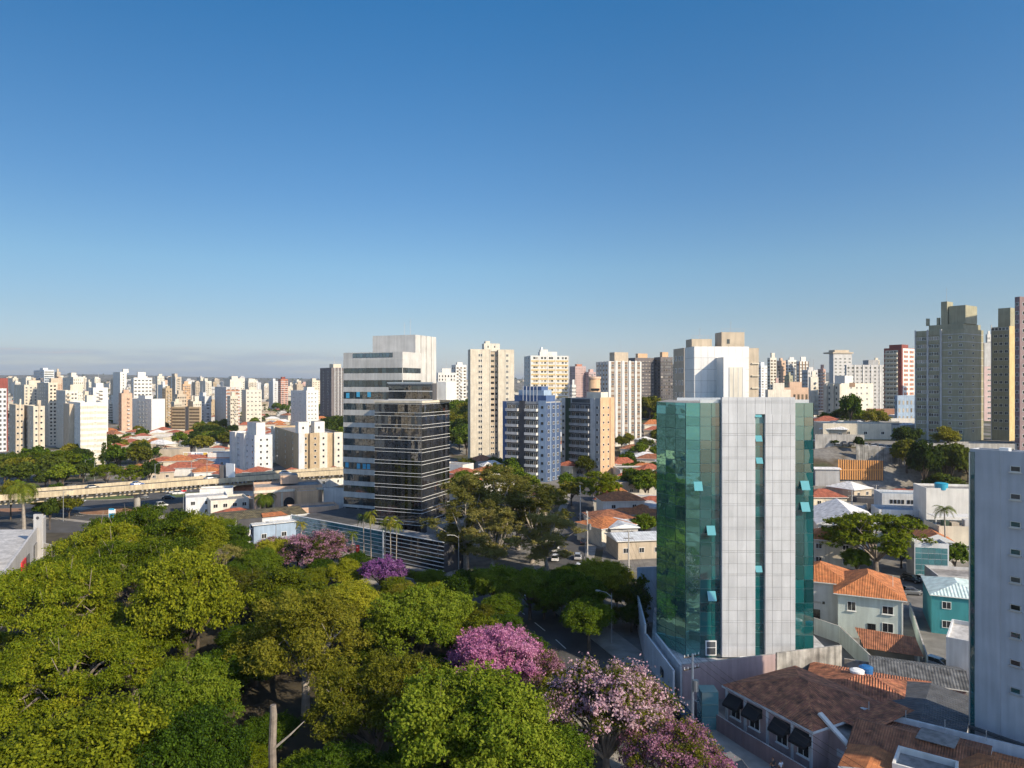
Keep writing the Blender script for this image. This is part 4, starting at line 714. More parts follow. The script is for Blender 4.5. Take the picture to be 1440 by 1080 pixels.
ft('grey blue tower peeping past the cladding of the white tower', 1062, 1070, 1080, 514, 760, 60, 'bluish_white', cols=(2, 2))
ft('olive shaded tower in front of the white right cluster', 1103, 1110, 1115, 528, 480, 40, 'olive_concrete', cols=(2, 1))
ft('cream low apartment block just right of the green tower top', 1076, 1080, 1112, 548, 330, 80, 'pale_cream', cols=(1, 5), n=4)
ft('salmon low apartment block just right of the green tower top', 1098, 1103, 1137, 545, 360, 78, 'salmon', cols=(1, 6), n=4)
ft('blank cream end wall tower at right of the green tower', 1137, 1140, 1151, 530, 420, 75, 'pale_cream', cols=(0, 0))
ft('grey tower left of the hat roofed tower', 1128, 1136, 1150, 520, 560, 60, 'light_grey', cols=(3, 4))
ft('pink and white tower left of the hat roofed tower', 1150, 1154, 1161, 519, 620, 65, 'pink', cols=(1, 2), style='floors', mat2='white')
ft('low grey blue block at the foot of the dark red tower', 1258, 1262, 1290, 556, 330, 80, 'pale_blue', cols=(1, 5), n=4, top=False)
rr = random.Random(11); names = {'cream': 'cream', 'white': 'white', 'pale_cream': 'pale cream', 'beige': 'beige', 'light_grey': 'light grey', 'salmon': 'salmon', 'tan': 'tan', 'bluish_white': 'bluish white', 'pink': 'pink', 'brown': 'brown'}
mats_ = ['cream'] * 4 + ['white'] * 5 + ['pale_cream'] * 5 + ['beige'] * 3 + ['light_grey'] * 2 + ['salmon', 'tan', 'bluish_white', 'pink', 'brown']
def places(x): return 'above the left edge of the flyover' if x < 110 else 'above the slender white tower' if x < 230 else 'above the brown gridded block' if x < 330 else 'left of the office pair'
for i in range(84):
    x = rr.uniform(-20, 470); w = rr.uniform(7, 19); D = rr.uniform(900, 2600); y = rr.uniform(529, 541) + (4 if x > 340 else 0); mt = rr.choice(mats_)
    far_tower('', x - w * .4, x - w * .4 + w * rr.uniform(.2, .5), x + w * .6, y, D, rr.uniform(45, 75), mt, cols=(2, 3), grp=SKY, style=rr.choice(['dots', 'dots', 'floors', 'stripes']), mat2=rr.choice(['white', 'beige', mt]), autolab=(f'{names[mt]} {"slim " if w < 11 else ""}far tower', places(x)))
for i in range(16):
    x = rr.uniform(20, 330); w = rr.uniform(12, 22); D = rr.uniform(560, 820); y = rr.uniform(551, 566); mt = rr.choice(mats_)
    far_tower('', x - w * .4, x - w * .1, x + w * .6, y, D, rr.uniform(50, 75), mt, cols=(2, 4), grp=SKY, autolab=(f'{names[mt]} mid-height block', 'in the left town'))
for x, w, y, D, mt in ((1215, 14, 522, 900, 'white'), (1232, 10, 506, 1000, 'cream'), (1092, 10, 540, 420, 'pink'), (1143, 9, 538, 700, 'cream'), (1072, 8, 520, 900, 'white'), (1128, 8, 515, 900, 'salmon'), (806, 8, 541, 560, 'white'), (625, 9, 528, 900, 'cream'), (950, 10, 512, 700, 'cream'), (1390, 8, 470, 500, 'light_grey')):
    far_tower('', x - w * .5, x - w * .2, x + w * .5, y, D, 70, mt, cols=(1, 3), grp=SKY, autolab=(f'{names[mt]} far tower', 'beyond the centre and right towers'))
# ---------------------------------------------------------------- houses and low buildings
HOUSES = 'low houses among the towers'
def place(px, D): x = PX(px, D); return x, D, T(x, D)
def house(px, D, w, d, hw, rise, rot, wallm, roofm, label=None, autolab=None, gable=False, flat=False, windows=(2, 1), name='house', storeys=1, loc=None, cat='house', group=HOUSES, over=.5, bury=.6):
    x, y, z = loc or place(px, D); o = link(name, None, None, (x, y, z), R(rot)); m = MB(); m.box(-w / 2, w / 2, -d / 2, d / 2, -bury, hw, wallm, 'slab_roof'); m.build('wall', o)
    r = MB()
    if flat:
        for q in ((-w / 2, w / 2, -d / 2, -d / 2 + .2), (-w / 2, w / 2, d / 2 - .2, d / 2), (-w / 2, -w / 2 + .2, -d / 2 + .2, d / 2 - .2), (w / 2 - .2, w / 2, -d / 2 + .2, d / 2 - .2)): r.box(*q, hw + .003, hw + .7, wallm)
        r.box(-w / 2 + .2, w / 2 - .2, -d / 2 + .2, d / 2 - .2, hw + .003, hw + .12, roofm)
    else: r.hip(-w / 2 - over, w / 2 + over, -d / 2 - over, d / 2 + over, hw + .15, rise, roofm, gable)
    r.build('roof', o)
    if windows:
        for s in range(storeys):
            zz = hw / storeys * s + hw / storeys * .35
            for k in range(windows[0]): link('window', winmesh(1.3, 1.2, 'window_dark', 'frame_white'), o, (-w / 2 + w * (k + .5) / windows[0], -d / 2, zz))
            for k in range(windows[1]): link('window', winmesh(1.3, 1.2, 'window_dark', 'frame_white'), o, (w / 2, -d / 2 + d * (k + .5) / windows[1], zz), math.pi / 2)
    if autolab: auto(o, autolab[0], autolab[1], cat, group)
    else: tag(o, label, cat, group)
    return o
# between the flyover and the left towers
for px, D, w, d, hw, ri, rot, wm, rm, lab in ((262, 322, 17, 9, 3.4, 2.2, 8, 'white', 'red_roof', 'broad orange roof just above the flyover parapet'), (298, 318, 13, 9, 3.2, 1.8, 4, 'bluish_white', 'red_roof', 'orange roof beside the grey billboard back above the flyover'), (252, 345, 12, 10, 4, 2.6, 12, 'cream', 'clay_roof', 'orange roof of a house with the green awning behind the flyover'), (275, 352, 14, 9, 4, 2, 6, 'pale_cream', 'red_roof', 'orange roof right of the dark pole behind the flyover'), (232, 350, 12, 9, 3.2, 2, 2, 'yellow', 'red_roof', 'small orange roof under the beige warehouse'), (305, 352, 15, 9, 4.6, 2.4, 5, 'pale_blue', 'red_roof', 'blue grey house with an orange roof by the white apartment block'), (284, 340, 9, 7, 3, 2, 10, 'purple_brown', 'brown_roof', 'dark red roofed shed right of the orange roofs')):
    house(px, D, w, d, hw, ri, rot, wm, rm, lab)
wh = house(233, 372, 20, 12, 6.8, 0, 0, 'beige', 'slab_roof', 'beige warehouse with black rooftop letters behind the flyover', flat=True, windows=None, cat='warehouse', name='warehouse')
def text3d(s, size, loc, rot, mat, name='lettering', parent=None, depth=.05):
    c = bpy.data.curves.new(name, 'FONT'); c.body = s; c.size = size; c.extrude = depth; c.align_x = 'CENTER'; o = bpy.data.objects.new('tmp', c); COL.objects.link(o)
    dg = bpy.context.evaluated_depsgraph_get(); me = bpy.data.meshes.new_from_object(o.evaluated_get(dg)); bpy.data.objects.remove(o); me.materials.clear(); me.materials.append(M[mat])
    q = link(name, me, parent, loc); q.rotation_euler = rot; return q
text3d('HOPA', 2.6, (0, -5.8, 7.6), (R(90), 0, 0), 'black_cloth', parent=wh)
bb = thing('billboard', 'wide colourful billboard of pictures behind the flyover', 'billboard', (PX(275, 362), 362, T(PX(275, 362), 362)))
m = MB(); m.box(-6.2, 6.2, -.1, .1, 2.2, 6.4, 'sign_white'); m.build('panel', bb); m = MB()
for k, (c, a, b) in enumerate((('yellow', -6, -3.9), ('pink', -3.8, -2.2), ('blue_tile', -.3, .3), ('pale_blue', .8, 3.8), ('yellow_paint', 4, 6), ('rose', -1.9, -1.2), ('purple_brown', -1.9, .6))):
    z0, z1 = ((2.5, 6.1) if k in (0, 1, 4) else (3.5, 5.8) if k < 4 else (2.4, 3.3)); m.box(a, b, -.14 - .004 * k, -.104, z0, z1, c)
m.box(1, 6, -.16, -.1, 2.4, 2.9, 'sign_green'); m.build('picture', bb); m = MB()
for x in (-4, 0, 4): m.box(x - .12, x + .12, -.08, .08, -.5, 2.2, 'metal')
m.build('post', bb)
house(297, 372, 11, 9, 6.5, 0, 4, 'grey', 'slab_roof', 'grey two storey block of dark windows beside the billboard', flat=True, windows=(6, 1)); house(315, 352, 13, 8, 6.6, 0, 4, 'white', 'pale_roof', 'bright white low block with red and yellow signs', flat=True, windows=(3, 2))
gb = thing('billboard', 'pale grey billboard back on tall post beside the flyover', 'billboard', (PX(324, 246), 246, 0)); m = MB(); m.obox((0, 0, 10.6), (1.9, -1.1, 0), (.06, .1, 0), (0, 0, 2.9), 'sign_white'); m.build('panel', gb)
m = MB(); m.obox((-3, 1.9, 10.3), (.9, 1.6, 0), (.1, -.06, 0), (0, 0, 2.5), 'charcoal'); m.build('rear_panel', gb); m = MB(); m.tube([(-1.2, .6, -.3), (-1.2, .6, 9)], [.4, .4], 10, 'metal'); m.build('post', gb)
rr = random.Random(5)
def roofs(n, x0, x1, D0, D1, place_, seed, wms=('white', 'cream', 'beige', 'light_grey', 'pale_cream'), rms=('red_roof', 'red_roof', 'clay_roof', 'brown_roof', 'pale_roof', 'slab_roof', 'white_roof'), h=(3, 6)):
    r = random.Random(seed); done = []; tries = 0
    while len(done) < n and tries < n * 60:
        tries += 1; px, D = r.uniform(x0, x1), D0 * (D1 / D0) ** r.random(); x = PX(px, D)
        if any(abs(x - a) < 11 and abs(D - b) < 11 for a, b in done + BLOCK): continue
        done.append((x, D)); wm, rm = r.choice(wms), r.choice(rms); fl = rm in ('pale_roof', 'slab_roof'); rn = {'red_roof': 'red tiled', 'clay_roof': 'orange tiled', 'brown_roof': 'brown tiled', 'pale_roof': 'pale flat-roofed', 'slab_roof': 'grey flat-roofed', 'white_roof': 'white metal-roofed'}[rm]
        house(px, D, r.uniform(8, 14), r.uniform(7, 11), r.uniform(*h), r.uniform(1.6, 2.8), r.uniform(-35, 35), wm, rm, autolab=(f'{rn} {names.get(wm, wm)} house', place_), flat=fl, windows=(2, 1) if D < 520 else None, bury=3 if D > 700 else .8)
BLOCK = [(o.location.x, o.location.y) for o in SC.objects if o.parent is None and o.get('category')]
roofs(46, 150, 318, 390, 560, 'in the roofs beyond the flyover', 1); roofs(14, 110, 235, 440, 560, 'near the foot of the wide white block', 2); roofs(44, 345, 485, 420, 800, 'behind the tan-shaded cream block', 3); roofs(30, 200, 420, 600, 1000, 'in the left town hollow', 4)
roofs(12, 640, 705, 250, 330, 'at the foot of the twin-winged tower', 6); roofs(22, 870, 945, 260, 440, 'left of the green glass tower', 7); roofs(22, 1140, 1290, 285, 380, 'on the upper terrace', 8, rms=('red_roof', 'pale_roof', 'slab_roof', 'white_roof'), h=(3, 5)); roofs(12, 790, 850, 300, 420, 'behind the peach walled block', 9); roofs(34, -20, 480, 1100, 2400, 'far out under the left skyline', 10)
roofs(9, 350, 475, 285, 305, 'below the tan-shaded cream block', 12, h=(3, 4)); roofs(10, 1150, 1292, 196, 224, 'around the gabled warehouse', 13, rms=('red_roof', 'pale_roof', 'slab_roof', 'clay_roof', 'white_roof'), h=(3, 4.5)); roofs(8, 850, 930, 186, 250, 'around the metal roofed workshops', 14, h=(3, 4.5)); roofs(8, 200, 330, 300, 318, 'just beyond the flyover parapet', 15, h=(3, 4.2)); roofs(7, 1290, 1362, 200, 228, 'behind the tall white box', 16, h=(4, 7))
roofs(6, 1150, 1235, 228, 239, 'on the slope under the orange screen', 17, rms=('pale_roof', 'slab_roof', 'white_roof', 'red_roof'), h=(2.6, 3.6))
# low commerce along the left
house(290, 226, 12, 10, 5.2, 0, 26, 'bluish_white', 'pale_roof', 'grey white commercial block with a blank shaded wall by the park end', flat=True, windows=(3, 3), storeys=2, name='commercial_building', cat='commercial building')
house(320, 222, 11, 10, 5.0, 0, 30, 'pale_cream', 'slab_roof', 'cream commercial block with red window panels beside the pale one', flat=True, windows=(4, 3), storeys=2, name='commercial_building', cat='commercial building')
house(305, 236, 10, 7, 6.0, 0, 20, 'white', 'pale_roof', 'white upper block standing behind the cream commercial block', flat=True, windows=(2, 2), storeys=2, name='commercial_building', cat='commercial building')
o = house(404, 214, 19, 12, 10.4, 0, 22, 'salmon', 'slab_roof', 'salmon pink hall with tall arched openings left of the offices', flat=True, windows=(0, 3), name='arched_hall', cat='hall')
m = MB()
for x in (-6.2, 0, 6.2):
    P = [(x - 1.5, -6.06, 1), (x + 1.5, -6.06, 1), (x + 1.5, -6.06, 6.4)] + [(x + 1.5 * math.cos(a), -6.06, 6.4 + 1.5 * math.sin(a)) for a in np.linspace(.3, math.pi - .3, 7)] + [(x - 1.5, -6.06, 6.4)]; m.face(P, 'window_dark')
    m.box(x - 2.2, x - 1.7, -6.3, -6.001, 0, 9.3, 'cream'); m.box(x + 1.7, x + 2.2, -6.3, -6.001, 0, 9.3, 'cream')
m.box(-9.7, 9.7, -6.35, -6.002, 9.5, 10.2, 'pale_cream'); m.build('arch_front', o)
m = MB(); m.box(-2, 3, -1, 4, 11.11, 13.6, 'salmon', 'slab_roof'); m.build('roof_house', o)
house(440, 198, 13, 7, 6.6, 0, 24, 'salmon', 'slab_roof', 'lower salmon wing with small paired windows next to the arched hall', flat=True, windows=(4, 2), name='commercial_building', cat='commercial building'); house(431, 207, 6, 5, 9.6, 0, 24, 'peach', 'pale_roof', 'small peach tower block on the salmon wing', flat=True, windows=(2, 2), name='commercial_building', cat='commercial building')
o = house(362, 188, 22, 14, 6.6, .9, 33, 'bluish_white', 'moss_roof', 'low shop with mossy dark roof and a black logo panel', gable=True, windows=None, name='shop', cat='shop', over=.2)
m = MB(); m.box(-6.6, -.6, -7.5, -7.02, 0, 6.9, 'charcoal'); m.box(-4.5, -2.7, -7.55, -7.505, .7, 1.3, 'sign_white')
for q in (((-3.6, -7.56, 2.3), (-.5, 0, -.0)),):
    m.tube([(-3.6, -7.55, 4.9), (-3.6, -7.55, 3.2)], [.22, .16], 6, 'sign_white'); m.tube([(-3.6, -7.55, 3.3), (-4.3, -7.55, 1.9)], [.15, .1], 6, 'sign_white'); m.tube([(-3.6, -7.55, 3.3), (-2.9, -7.55, 1.9)], [.15, .1], 6, 'sign_white'); m.tube([(-4.2, -7.55, 4.0), (-3.0, -7.55, 4.5)], [.1, .1], 6, 'sign_white'); m.tube([(-3.6, -7.55, 4.95), (-3.6, -7.55, 5.45)], [.24, .2], 8, 'sign_white')
m.build('sign_panel', o); link('window', winmesh(2.2, 3.2, 'window_dark', 'frame_white'), o, (-8.8, -7, 2)); link('window', winmesh(3, 3.2, 'window_dark', 'frame_white'), o, (2.2, -7, 2)); m = MB(); m.slope([(-.5, -7.6, 6.95), (6, -7.6, 6.95), (5, -4.2, 7.5), (0, -4.2, 7.5)], 'clay_roof'); m.build('awning', o)
house(392, 187, 15, 10, 5.4, .7, 33, 'pale_blue', 'metal_roof', 'low blue grey shop between the mossy roof and the glass podium', gable=True, windows=(3, 0), name='shop', cat='shop')
house(338, 226, 14, 6, 4.2, 0, 8, 'salmon', 'slab_roof', 'low shop row with an orange fascia under the flyover', flat=True, windows=(5, 1), name='shop', cat='shop'); house(352, 252, 14, 8, 3.6, 2, 6, 'white', 'brown_roof', 'brown roofed low shop behind the flyover piers', windows=(3, 1), name='shop', cat='shop'); house(330, 206, 10, 7, 3.4, 1.6, 30, 'crimson', 'red_roof', 'small maroon roofed kiosk behind the mossy roofed shop', windows=(2, 1), name='shop', cat='shop')
# bottom left: white commercial building with a raked side wall
o = thing('commercial_building', 'white commercial building with a raked parapet at the left edge', 'commercial building', (-106, 140, 0), 0, HOUSES)
m = MB(); m.prism([(-122, 118), (-85.5, 118), (-114.5, 174), (-135, 174)], 0, 5.4, 'white', 'pale_roof'); wpart('wall', m, o)
wallpart(o, 'parapet', (-85.2, 118), (-114.4, 174.2), 0, 8.6, .4, 'light_grey', None, 8.9); m = MB(); m.prism([(-112, 128), (-97, 128), (-103, 142), (-112, 142)], 5.41, 6.6, 'beige', 'slab_roof'); wpart('roof_house', m, o)
m = MB(); m.obox((-96.5, 140.5, 4.4), (-1.1, 2.2, 0), (.09, .05, 0), (0, 0, 1.8), 'signal_red'); m.obox((-99.4, 146, 4.2), (-.9, 1.8, 0), (.09, .05, 0), (0, 0, 1.6), 'window_dark'); m.obox((-91.5, 130.6, 4), (-.9, 1.8, 0), (.09, .05, 0), (0, 0, 1.6), 'window_dark'); m.obox((-104.8, 156.4, 4.2), (-.9, 1.8, 0), (.09, .05, 0), (0, 0, 1.6), 'window_dark'); wpart('window', m, o)
o = thing('sign_pylon', 'light grey slab pylon sign by the white building', 'sign', (PX(54, 160), 160, 0)); m = MB(); m.box(-.95, .95, -.25, .25, 0, PZ(723, 160), 'light_grey'); m.build('slab', o); m = MB(); m.tube([(0, -.26, 10.9), (0, -.3, 10.9)], [.35, .35], 12, 'charcoal'); m.build('emblem', o)
o = thing('boundary_wall', 'low white wall behind the grey slab pylon', 'wall', (-108, 168, 0)); wallpart(o, 'panel', (-116, 172), (-103, 164), 0, 3.2, .2, 'white')
o = thing('sign_totem', 'tall white and blue totem sign on the traffic island', 'sign', (PX(157.5, 214), 214, 0)); m = MB(); m.box(-.95, .95, -.2, .2, .3, PZ(716, 214), 'sign_white'); m.build('panel', o); m = MB(); m.box(-.8, .8, -.26, -.21, .5, 2.1, 'sign_blue'); m.box(-.8, .8, -.26, -.21, 3.1, 3.6, 'sign_blue'); m.build('blue_field', o); m = MB(); m.tube([(0, 0, -.2), (0, 0, .3)], [.2, .2], 8, 'metal'); m.build('post', o)

# neighbours outside the left of the picture, seen only as reflections in the office glass
for x, y, w, d, h, mt, lab in ((-170, 62, 34, 16, 15, 'white', 'low white block beyond the left edge, mirrored in the black office'), (-236, 18, 20, 18, 42, 'cream', 'cream tower beyond the left edge, mirrored in the office windows'), (-262, 58, 18, 18, 36, 'white', 'white tower beyond the left edge, mirrored in the office windows'), (-205, -22, 22, 16, 30, 'light_grey', 'grey tower beyond the left edge, mirrored in the office windows')):
    m = MB(); m.box(-w / 2, w / 2, -d / 2, d / 2, -.5, h, mt, 'slab_roof')
    for i in range(int(h / 3)):
        for k in range(int(w / 3)): q = -w / 2 + 1.5 + k * 3; m.box(q - .7, q + .7, d / 2 - .02, d / 2 + .05, 1 + i * 3, 2.3 + i * 3, 'window_dark')
        for k in range(int(d / 3)): q = -d / 2 + 1.5 + k * 3; m.box(w / 2 - .02, w / 2 + .05, q - .7, q + .7, 1 + i * 3, 2.3 + i * 3, 'window_dark')
    o = m.build('apartment_tower'); o.location = (x, y, 0); tag(o, lab, 'apartment tower', SKY)
# ---------------------------------------------------------------- right foreground
NEAR = 'low houses right of the avenue'
B = Bld('bluish grey slab building with small windows at the right edge', 1300, 1615.5, 1700, 647.5, 65.1, 54, name='grey_slab_building', cat='office building', a=14.8, b=2.2, zb=-.4)
B.body('cool_panel', roof='pale_roof', par=.7); B.body('cool_panel', x0=-5, y0=2.21, y1=5, z1=B.h - 9, roof='pale_roof', par=.7, part='rear_wing')
for k in range(9):
    z = 32.3 - k * 2.87
    for s_ in (4.3, 6.0, 9.3, 11.8): B.wins.append((B.at('L', s_, z), 'L', .95, .62, rnd.choice(['window_grey', 'teal_glass', 'window_dark']), 'frame_alu', True))
B.panel('glass_strip', 'strip_glass', 'L', .0, .034, 3.2, B.h - .3, .1, .0); m = B.mb('drain_pipe'); m.tube([(-B.a + .05, -.16, 2), (-B.a + .05, -.16, B.h - .4)], [.07, .07], 8, 'frame_alu'); B.panel('base_band', 'slate_roof', 'L', 0, 1, 4.2, 4.5, .35)
x_ = -B.a
for q in range(1, 6): B.panel('panel_joint', 'frame_alu', 'L', q / 6 + .03, q / 6 + .0312, 4.5, B.h, .012, .0)
B.mb('skylight').box(-B.a + 2.5, -B.a + 3.4, .8, 1.5, B.h - .69, B.h + .25, 'frame_white'); B.done()
# orange hipped house
o = link('house', None, None, (60, 119.9, 0), R(-24.5)); tag(o, 'two storey white house under a bright orange hipped tile roof', 'house', NEAR)
m = MB(); m.box(-4.6, 4.6, -6.4, 6.4, -.3, 6.85, 'mint_paint'); m.box(-11.6, -4.603, -1.5, 8, -.3, 7.1, 'bluish_white'); m.build('wall', o)
r = MB(); r.hip(-5.3, 5.3, -7.1, 7.1, 7.0, 2.5, 'clay_roof'); r.build('roof', o); r = MB(); r.hip(-12.3, -2.5, -2.2, 8.7, 7.3, 2.3, 'clay_roof'); r.build('roof', o)
for x, z, w, h, fr in ((-2.6, 4.3, 1.25, 1.5, 'frame_white'), (2.6, 4.4, 1.6, 1.3, 'frame_white'), (2.6, 1.5, 1.6, 1.5, 'frame_white'), (.3, .8, 1.2, 1.8, 'frame_dark')): link('window', winmesh(w, h, 'window_dark', fr, True), o, (x, -6.4, z))
link('door', winmesh(1.7, 2.3, 'window_dark', 'frame_dark'), o, (-8.2, -1.5, .1)); m = MB(); m.box(-10.2, -9.7, -1.7, -1.52, 3.6, 4.0, 'frame_dark'); m.box(-9, -7.2, -1.6, -1.52, 3.5, 3.8, 'antenna'); m.box(-7, -6.6, -1.7, -1.52, 3.5, 3.9, 'frame_dark'); m.build('sign', o)
m = MB(); m.tube([(4.66, -6.5, 0), (4.66, -6.5, 6.8)], [.06, .06], 6, 'frame_white'); m.tube([(3.6, -2, 7.6), (3.6, -2, 9.6)], [.04, .03], 5, 'frame_white'); m.build('drain_pipe', o)
o = thing('lean_to', 'low brown tiled lean-to roof before the orange hipped house', 'shed roof', (55.5, 105, 0), 0, NEAR); m = MB(); m.slope([(51.6, 104.2, 2.3), (58.4, 100.8, 2.3), (60.2, 106.2, 3.2), (53.3, 110.6, 3.2)], 'brown_roof'); wpart('roof', m, o); m = MB(); m.box(51.9, 52.1, 104.4, 104.6, 0, 2.2, 'mint_paint'); m.box(57.9, 58.1, 101.3, 101.5, 0, 2.2, 'mint_paint'); m.prism([(52.5, 105), (57.9, 102.3), (59.3, 106), (53.6, 109.6)], 0, 2.1, 'courtyard'); wpart('post', m, o)
def fence(label, pts, z, mat, cat='wall', name='boundary_wall', th=.2, cap='concrete'):
    o = thing(name, label, cat, (*pts[0], 0))
    for a, b in zip(pts[:-1], pts[1:]): wallpart(o, 'panel', a, tuple(Vector(a) + (Vector(b) - Vector(a)) * .995), -.2, z, th, mat, cap)
    return o
fence('mint green panel wall in front of the orange hipped house', [(48.5, 118.5), (51.8, 112.6), (51.2, 106), (50.4, 98.6)], 2.7, 'mint_paint'); fence('mossy pale wall dividing the driveway from the teal house', [(70.5, 126), (64.5, 113), (59, 101)], 2.3, 'mint_paint'); fence('dark stained yard wall behind the slate shed', [(46, 98.5), (52, 95.5), (58.2, 93.2)], 3.0, 'stained_concrete')
fence('concrete yard wall under the utility pole left of the green tower', [(21.5, 146), (25.5, 145), (31, 143.5)], 2.8, 'concrete'); fence('beige garden wall along the side street', [(8.6, 181), (10.6, 205), (4, 207)], 3.6, 'cream')
o = house(1344, 121, 8.5, 12, 6.2, 1.3, -24, 'teal_paint', 'mint_roof', 'teal house with a pale green corrugated roof', windows=(2, 2), storeys=2, group=NEAR, over=.3)
house(1356, 98.5, 3.6, 9, 6.2, 0, -36, 'bluish_white', 'pale_roof', 'narrow white block wedged left of the grey slab building', flat=True, windows=None, group=NEAR, name='annex', cat='annex')
# pink house by the avenue
o = link('house', None, None, (33.7, 82.3, 0), R(-62.2)); tag(o, 'pink house with a dark worn tile roof and four black awnings', 'house', NEAR)
m = MB(); m.box(-6.1, 6.1, -5.9, 5.9, -.2, 4.8, 'lilac_pink'); m.box(6.103, 9.2, -3.4, 5.9, -.2, 4.3, 'lilac_pink', 'slab_roof'); m.build('wall', o); r = MB(); r.hip(-6.5, 6.5, -6.3, 6.3, 5.0, 1.9, 'old_clay_roof', th=.28, edge='bluish_white'); r.build('roof', o)
m = MB(); m.slope([(6.3, -1.6, 5.02), (9.4, -1.6, 5.02), (9.4, 6.2, 5.7), (6.3, 6.2, 5.7)], 'old_clay_roof'); m.build('roof', o)
for x in (-4.6, -1.7, 2.2, 5.0):
    link('window', winmesh(1.5, 2.1, 'window_dark', 'frame_white', True), o, (x, -5.9, 1.7)); m = MB(); m.face([(x - 1.1, -7.0, 3.3), (x + 1.1, -7.0, 3.3), (x + 1.1, -5.92, 4.3), (x - 1.1, -5.92, 4.3)], 'black_cloth'); m.face([(x - 1.1, -7.0, 3.0), (x + 1.1, -7.0, 3.0), (x + 1.1, -7.0, 3.3), (x - 1.1, -7.0, 3.3)], 'black_cloth')
    for q in (-1.1, 1.1): m.face([(x + q, -7.0, 3.3), (x + q, -5.92, 3.3), (x + q, -5.92, 4.3)], 'black_cloth')
    m.build('awning', o)
m = MB()
for x in (-6.0, -3.1, .2, 3.6, 6.0): m.box(x - .16, x + .16, -6.05, -5.901, -.2, 4.7, 'bluish_white')
m.build('pilaster', o); m = MB(); m.obox((7.7, -3.8, 4.6), (2.4, 0, -1.3), (0, .28, 0), (.06, 0, .1), 'white'); m.build('gable_coping', o)
m = MB(); m.box(7.2, 8.8, -3.55, -3.41, 2.2, 2.9, 'bluish_white'); m.build('sign', o)
fence('dark red brown retaining wall along the pavement below the pink house', [(22.4, 88), (26, 80), (31, 70), (35, 61)], 2.0, 'purple_brown', name='retaining_wall')
for lab, x, y, mt in (('white rooftop water tank on the pink house', 43.0, 88.6, 'tank_white'), ('blue rooftop water tank beside the white one', 44.6, 89.6, 'tank_blue')):
    t = thing('water_tank', lab, 'water tank', (x, y, 4.2)); m = MB(); m.tube([(0, 0, 0), (0, 0, .9), (0, 0, 1.15)], [.72, .82, .82], 18, mt); m.build('tank', t, False); m = MB(); m.tube([(0, 0, 1.155), (0, 0, 1.32)], [.86, .5], 18, mt); m.build('lid', t); m = MB(); m.box(-1, 1, -1, 1, -1.2, -.01, 'concrete'); m.build('plinth', t)
o = house(0, 0, 13, 11, 3.6, 1.5, -28, 'lilac_pink', 'old_clay_roof', 'rear wing with worn dark tiles behind the pink house', windows=(1, 2), group=NEAR, loc=(43.5, 87, 0))
o = house(0, 0, 10, 7, 3.4, 1.0, -24, 'purple_brown', 'slate_roof', 'weathered slate grey shed between the pink house and the mint wall', gable=True, windows=(2, 1), group=NEAR, loc=(52.6, 92.5, 0), name='shed', cat='shed')
o = house(0, 0, 7.5, 11, 4.0, .7, -36, 'bluish_white', 'corrugated', 'shed with dark corrugated roof left of the grey slab building', gable=True, windows=None, group=NEAR, loc=(47.2, 81.2, 0), name='shed', cat='shed')
o = house(0, 0, 11, 9, 4.2, 1.0, -36, 'white', 'brown_roof', 'low house with a broad shaded rust red roof at the lower right', gable=True, windows=None, group=NEAR, loc=(41.5, 72.3, 0))
wallpart(o, 'parapet', (38.4, 78.6), (51, 69.4), 0, 5.3, .3, 'bluish_white'); m = MB(); m.obox((42.8, 71.5, 5.45), (1.3, -1.1, .02), (.9, 1.0, .05), (0, 0, .03), 'slab_roof'); wpart('skylight', m, o)
for k in range(5): m = MB(); p = Vector((39.0, 77.7)).lerp(Vector((50.5, 69.3)), k / 4); m.tube([(p.x, p.y, 5.2), (p.x, p.y, 6.3)], [.04, .04], 5, 'antenna'); wpart('post', m, o)
o = house(0, 0, 4.6, 5, 4.6, .5, -36, 'pale_blue', 'clay_roof', 'small annex with sunlit orange roof and pale parapet at the bottom', gable=True, windows=(1, 0), group=NEAR, loc=(34.4, 68.2, 0), over=.1)
o = house(0, 0, 5, 4, 5.0, 0, -36, 'white', 'slab_roof', 'white walled roof terrace beside the small orange annex', flat=True, windows=None, group=NEAR, loc=(38.6, 66.4, 0), name='roof_terrace', cat='annex')
o = house(0, 0, 13, 8, 4.3, 1.2, -36, 'white', 'clay_roof', 'house whose orange roof fills the bottom right corner', windows=None, group=NEAR, loc=(47.6, 65.4, 0))
# beyond the orange house
house(1168, 163, 11, 9, 6.0, 2, -20, 'cream', 'clay_roof', 'orange tiled house half hidden behind the umbrella tree', windows=(2, 2), storeys=2, group=NEAR)
o = house(1186, 186, 15, 22, 6, 3.2, -16, 'white', 'white_roof', 'whitish gabled warehouse with an open truss front', gable=True, windows=(5, 2), group=NEAR, name='warehouse', cat='warehouse'); m = MB()
for x0, x1 in ((-7, 0), (7, 0), (-3.5, 0), (3.5, 0)): m.tube([(x0, -11.7, 6.3), (x1, -11.7, 9 if abs(x0) > 5 else 6.4)], [.12, .12], 4, 'frame_white')
for x in (-3.5, 0, 3.5): m.tube([(x, -11.7, 6.2), (x, -11.7, 9 - abs(x) * .4)], [.1, .1], 4, 'frame_white')
m.build('truss', o)
o = house(1272, 196, 15, 8, 6.2, 0, -12, 'bluish_white', 'blue_grey_roof', 'white flat building with two barred windows behind the umbrella tree', flat=True, windows=(2, 2), group=NEAR, name='commercial_building', cat='commercial building'); o = house(1274, 206, 15, 8, 9.0, 0, -12, 'bluish_white', 'blue_grey_roof', 'stepped rear block with a row of small dark vents', flat=True, windows=None, group=NEAR, name='commercial_building', cat='commercial building')
m = MB()
for k in range(10): x = -5.4 + k * 1.0 + (0 if k < 4 else .5); m.box(x, x + .7, -4.1, -4.005, 6.9, 8.0, 'window_dark')
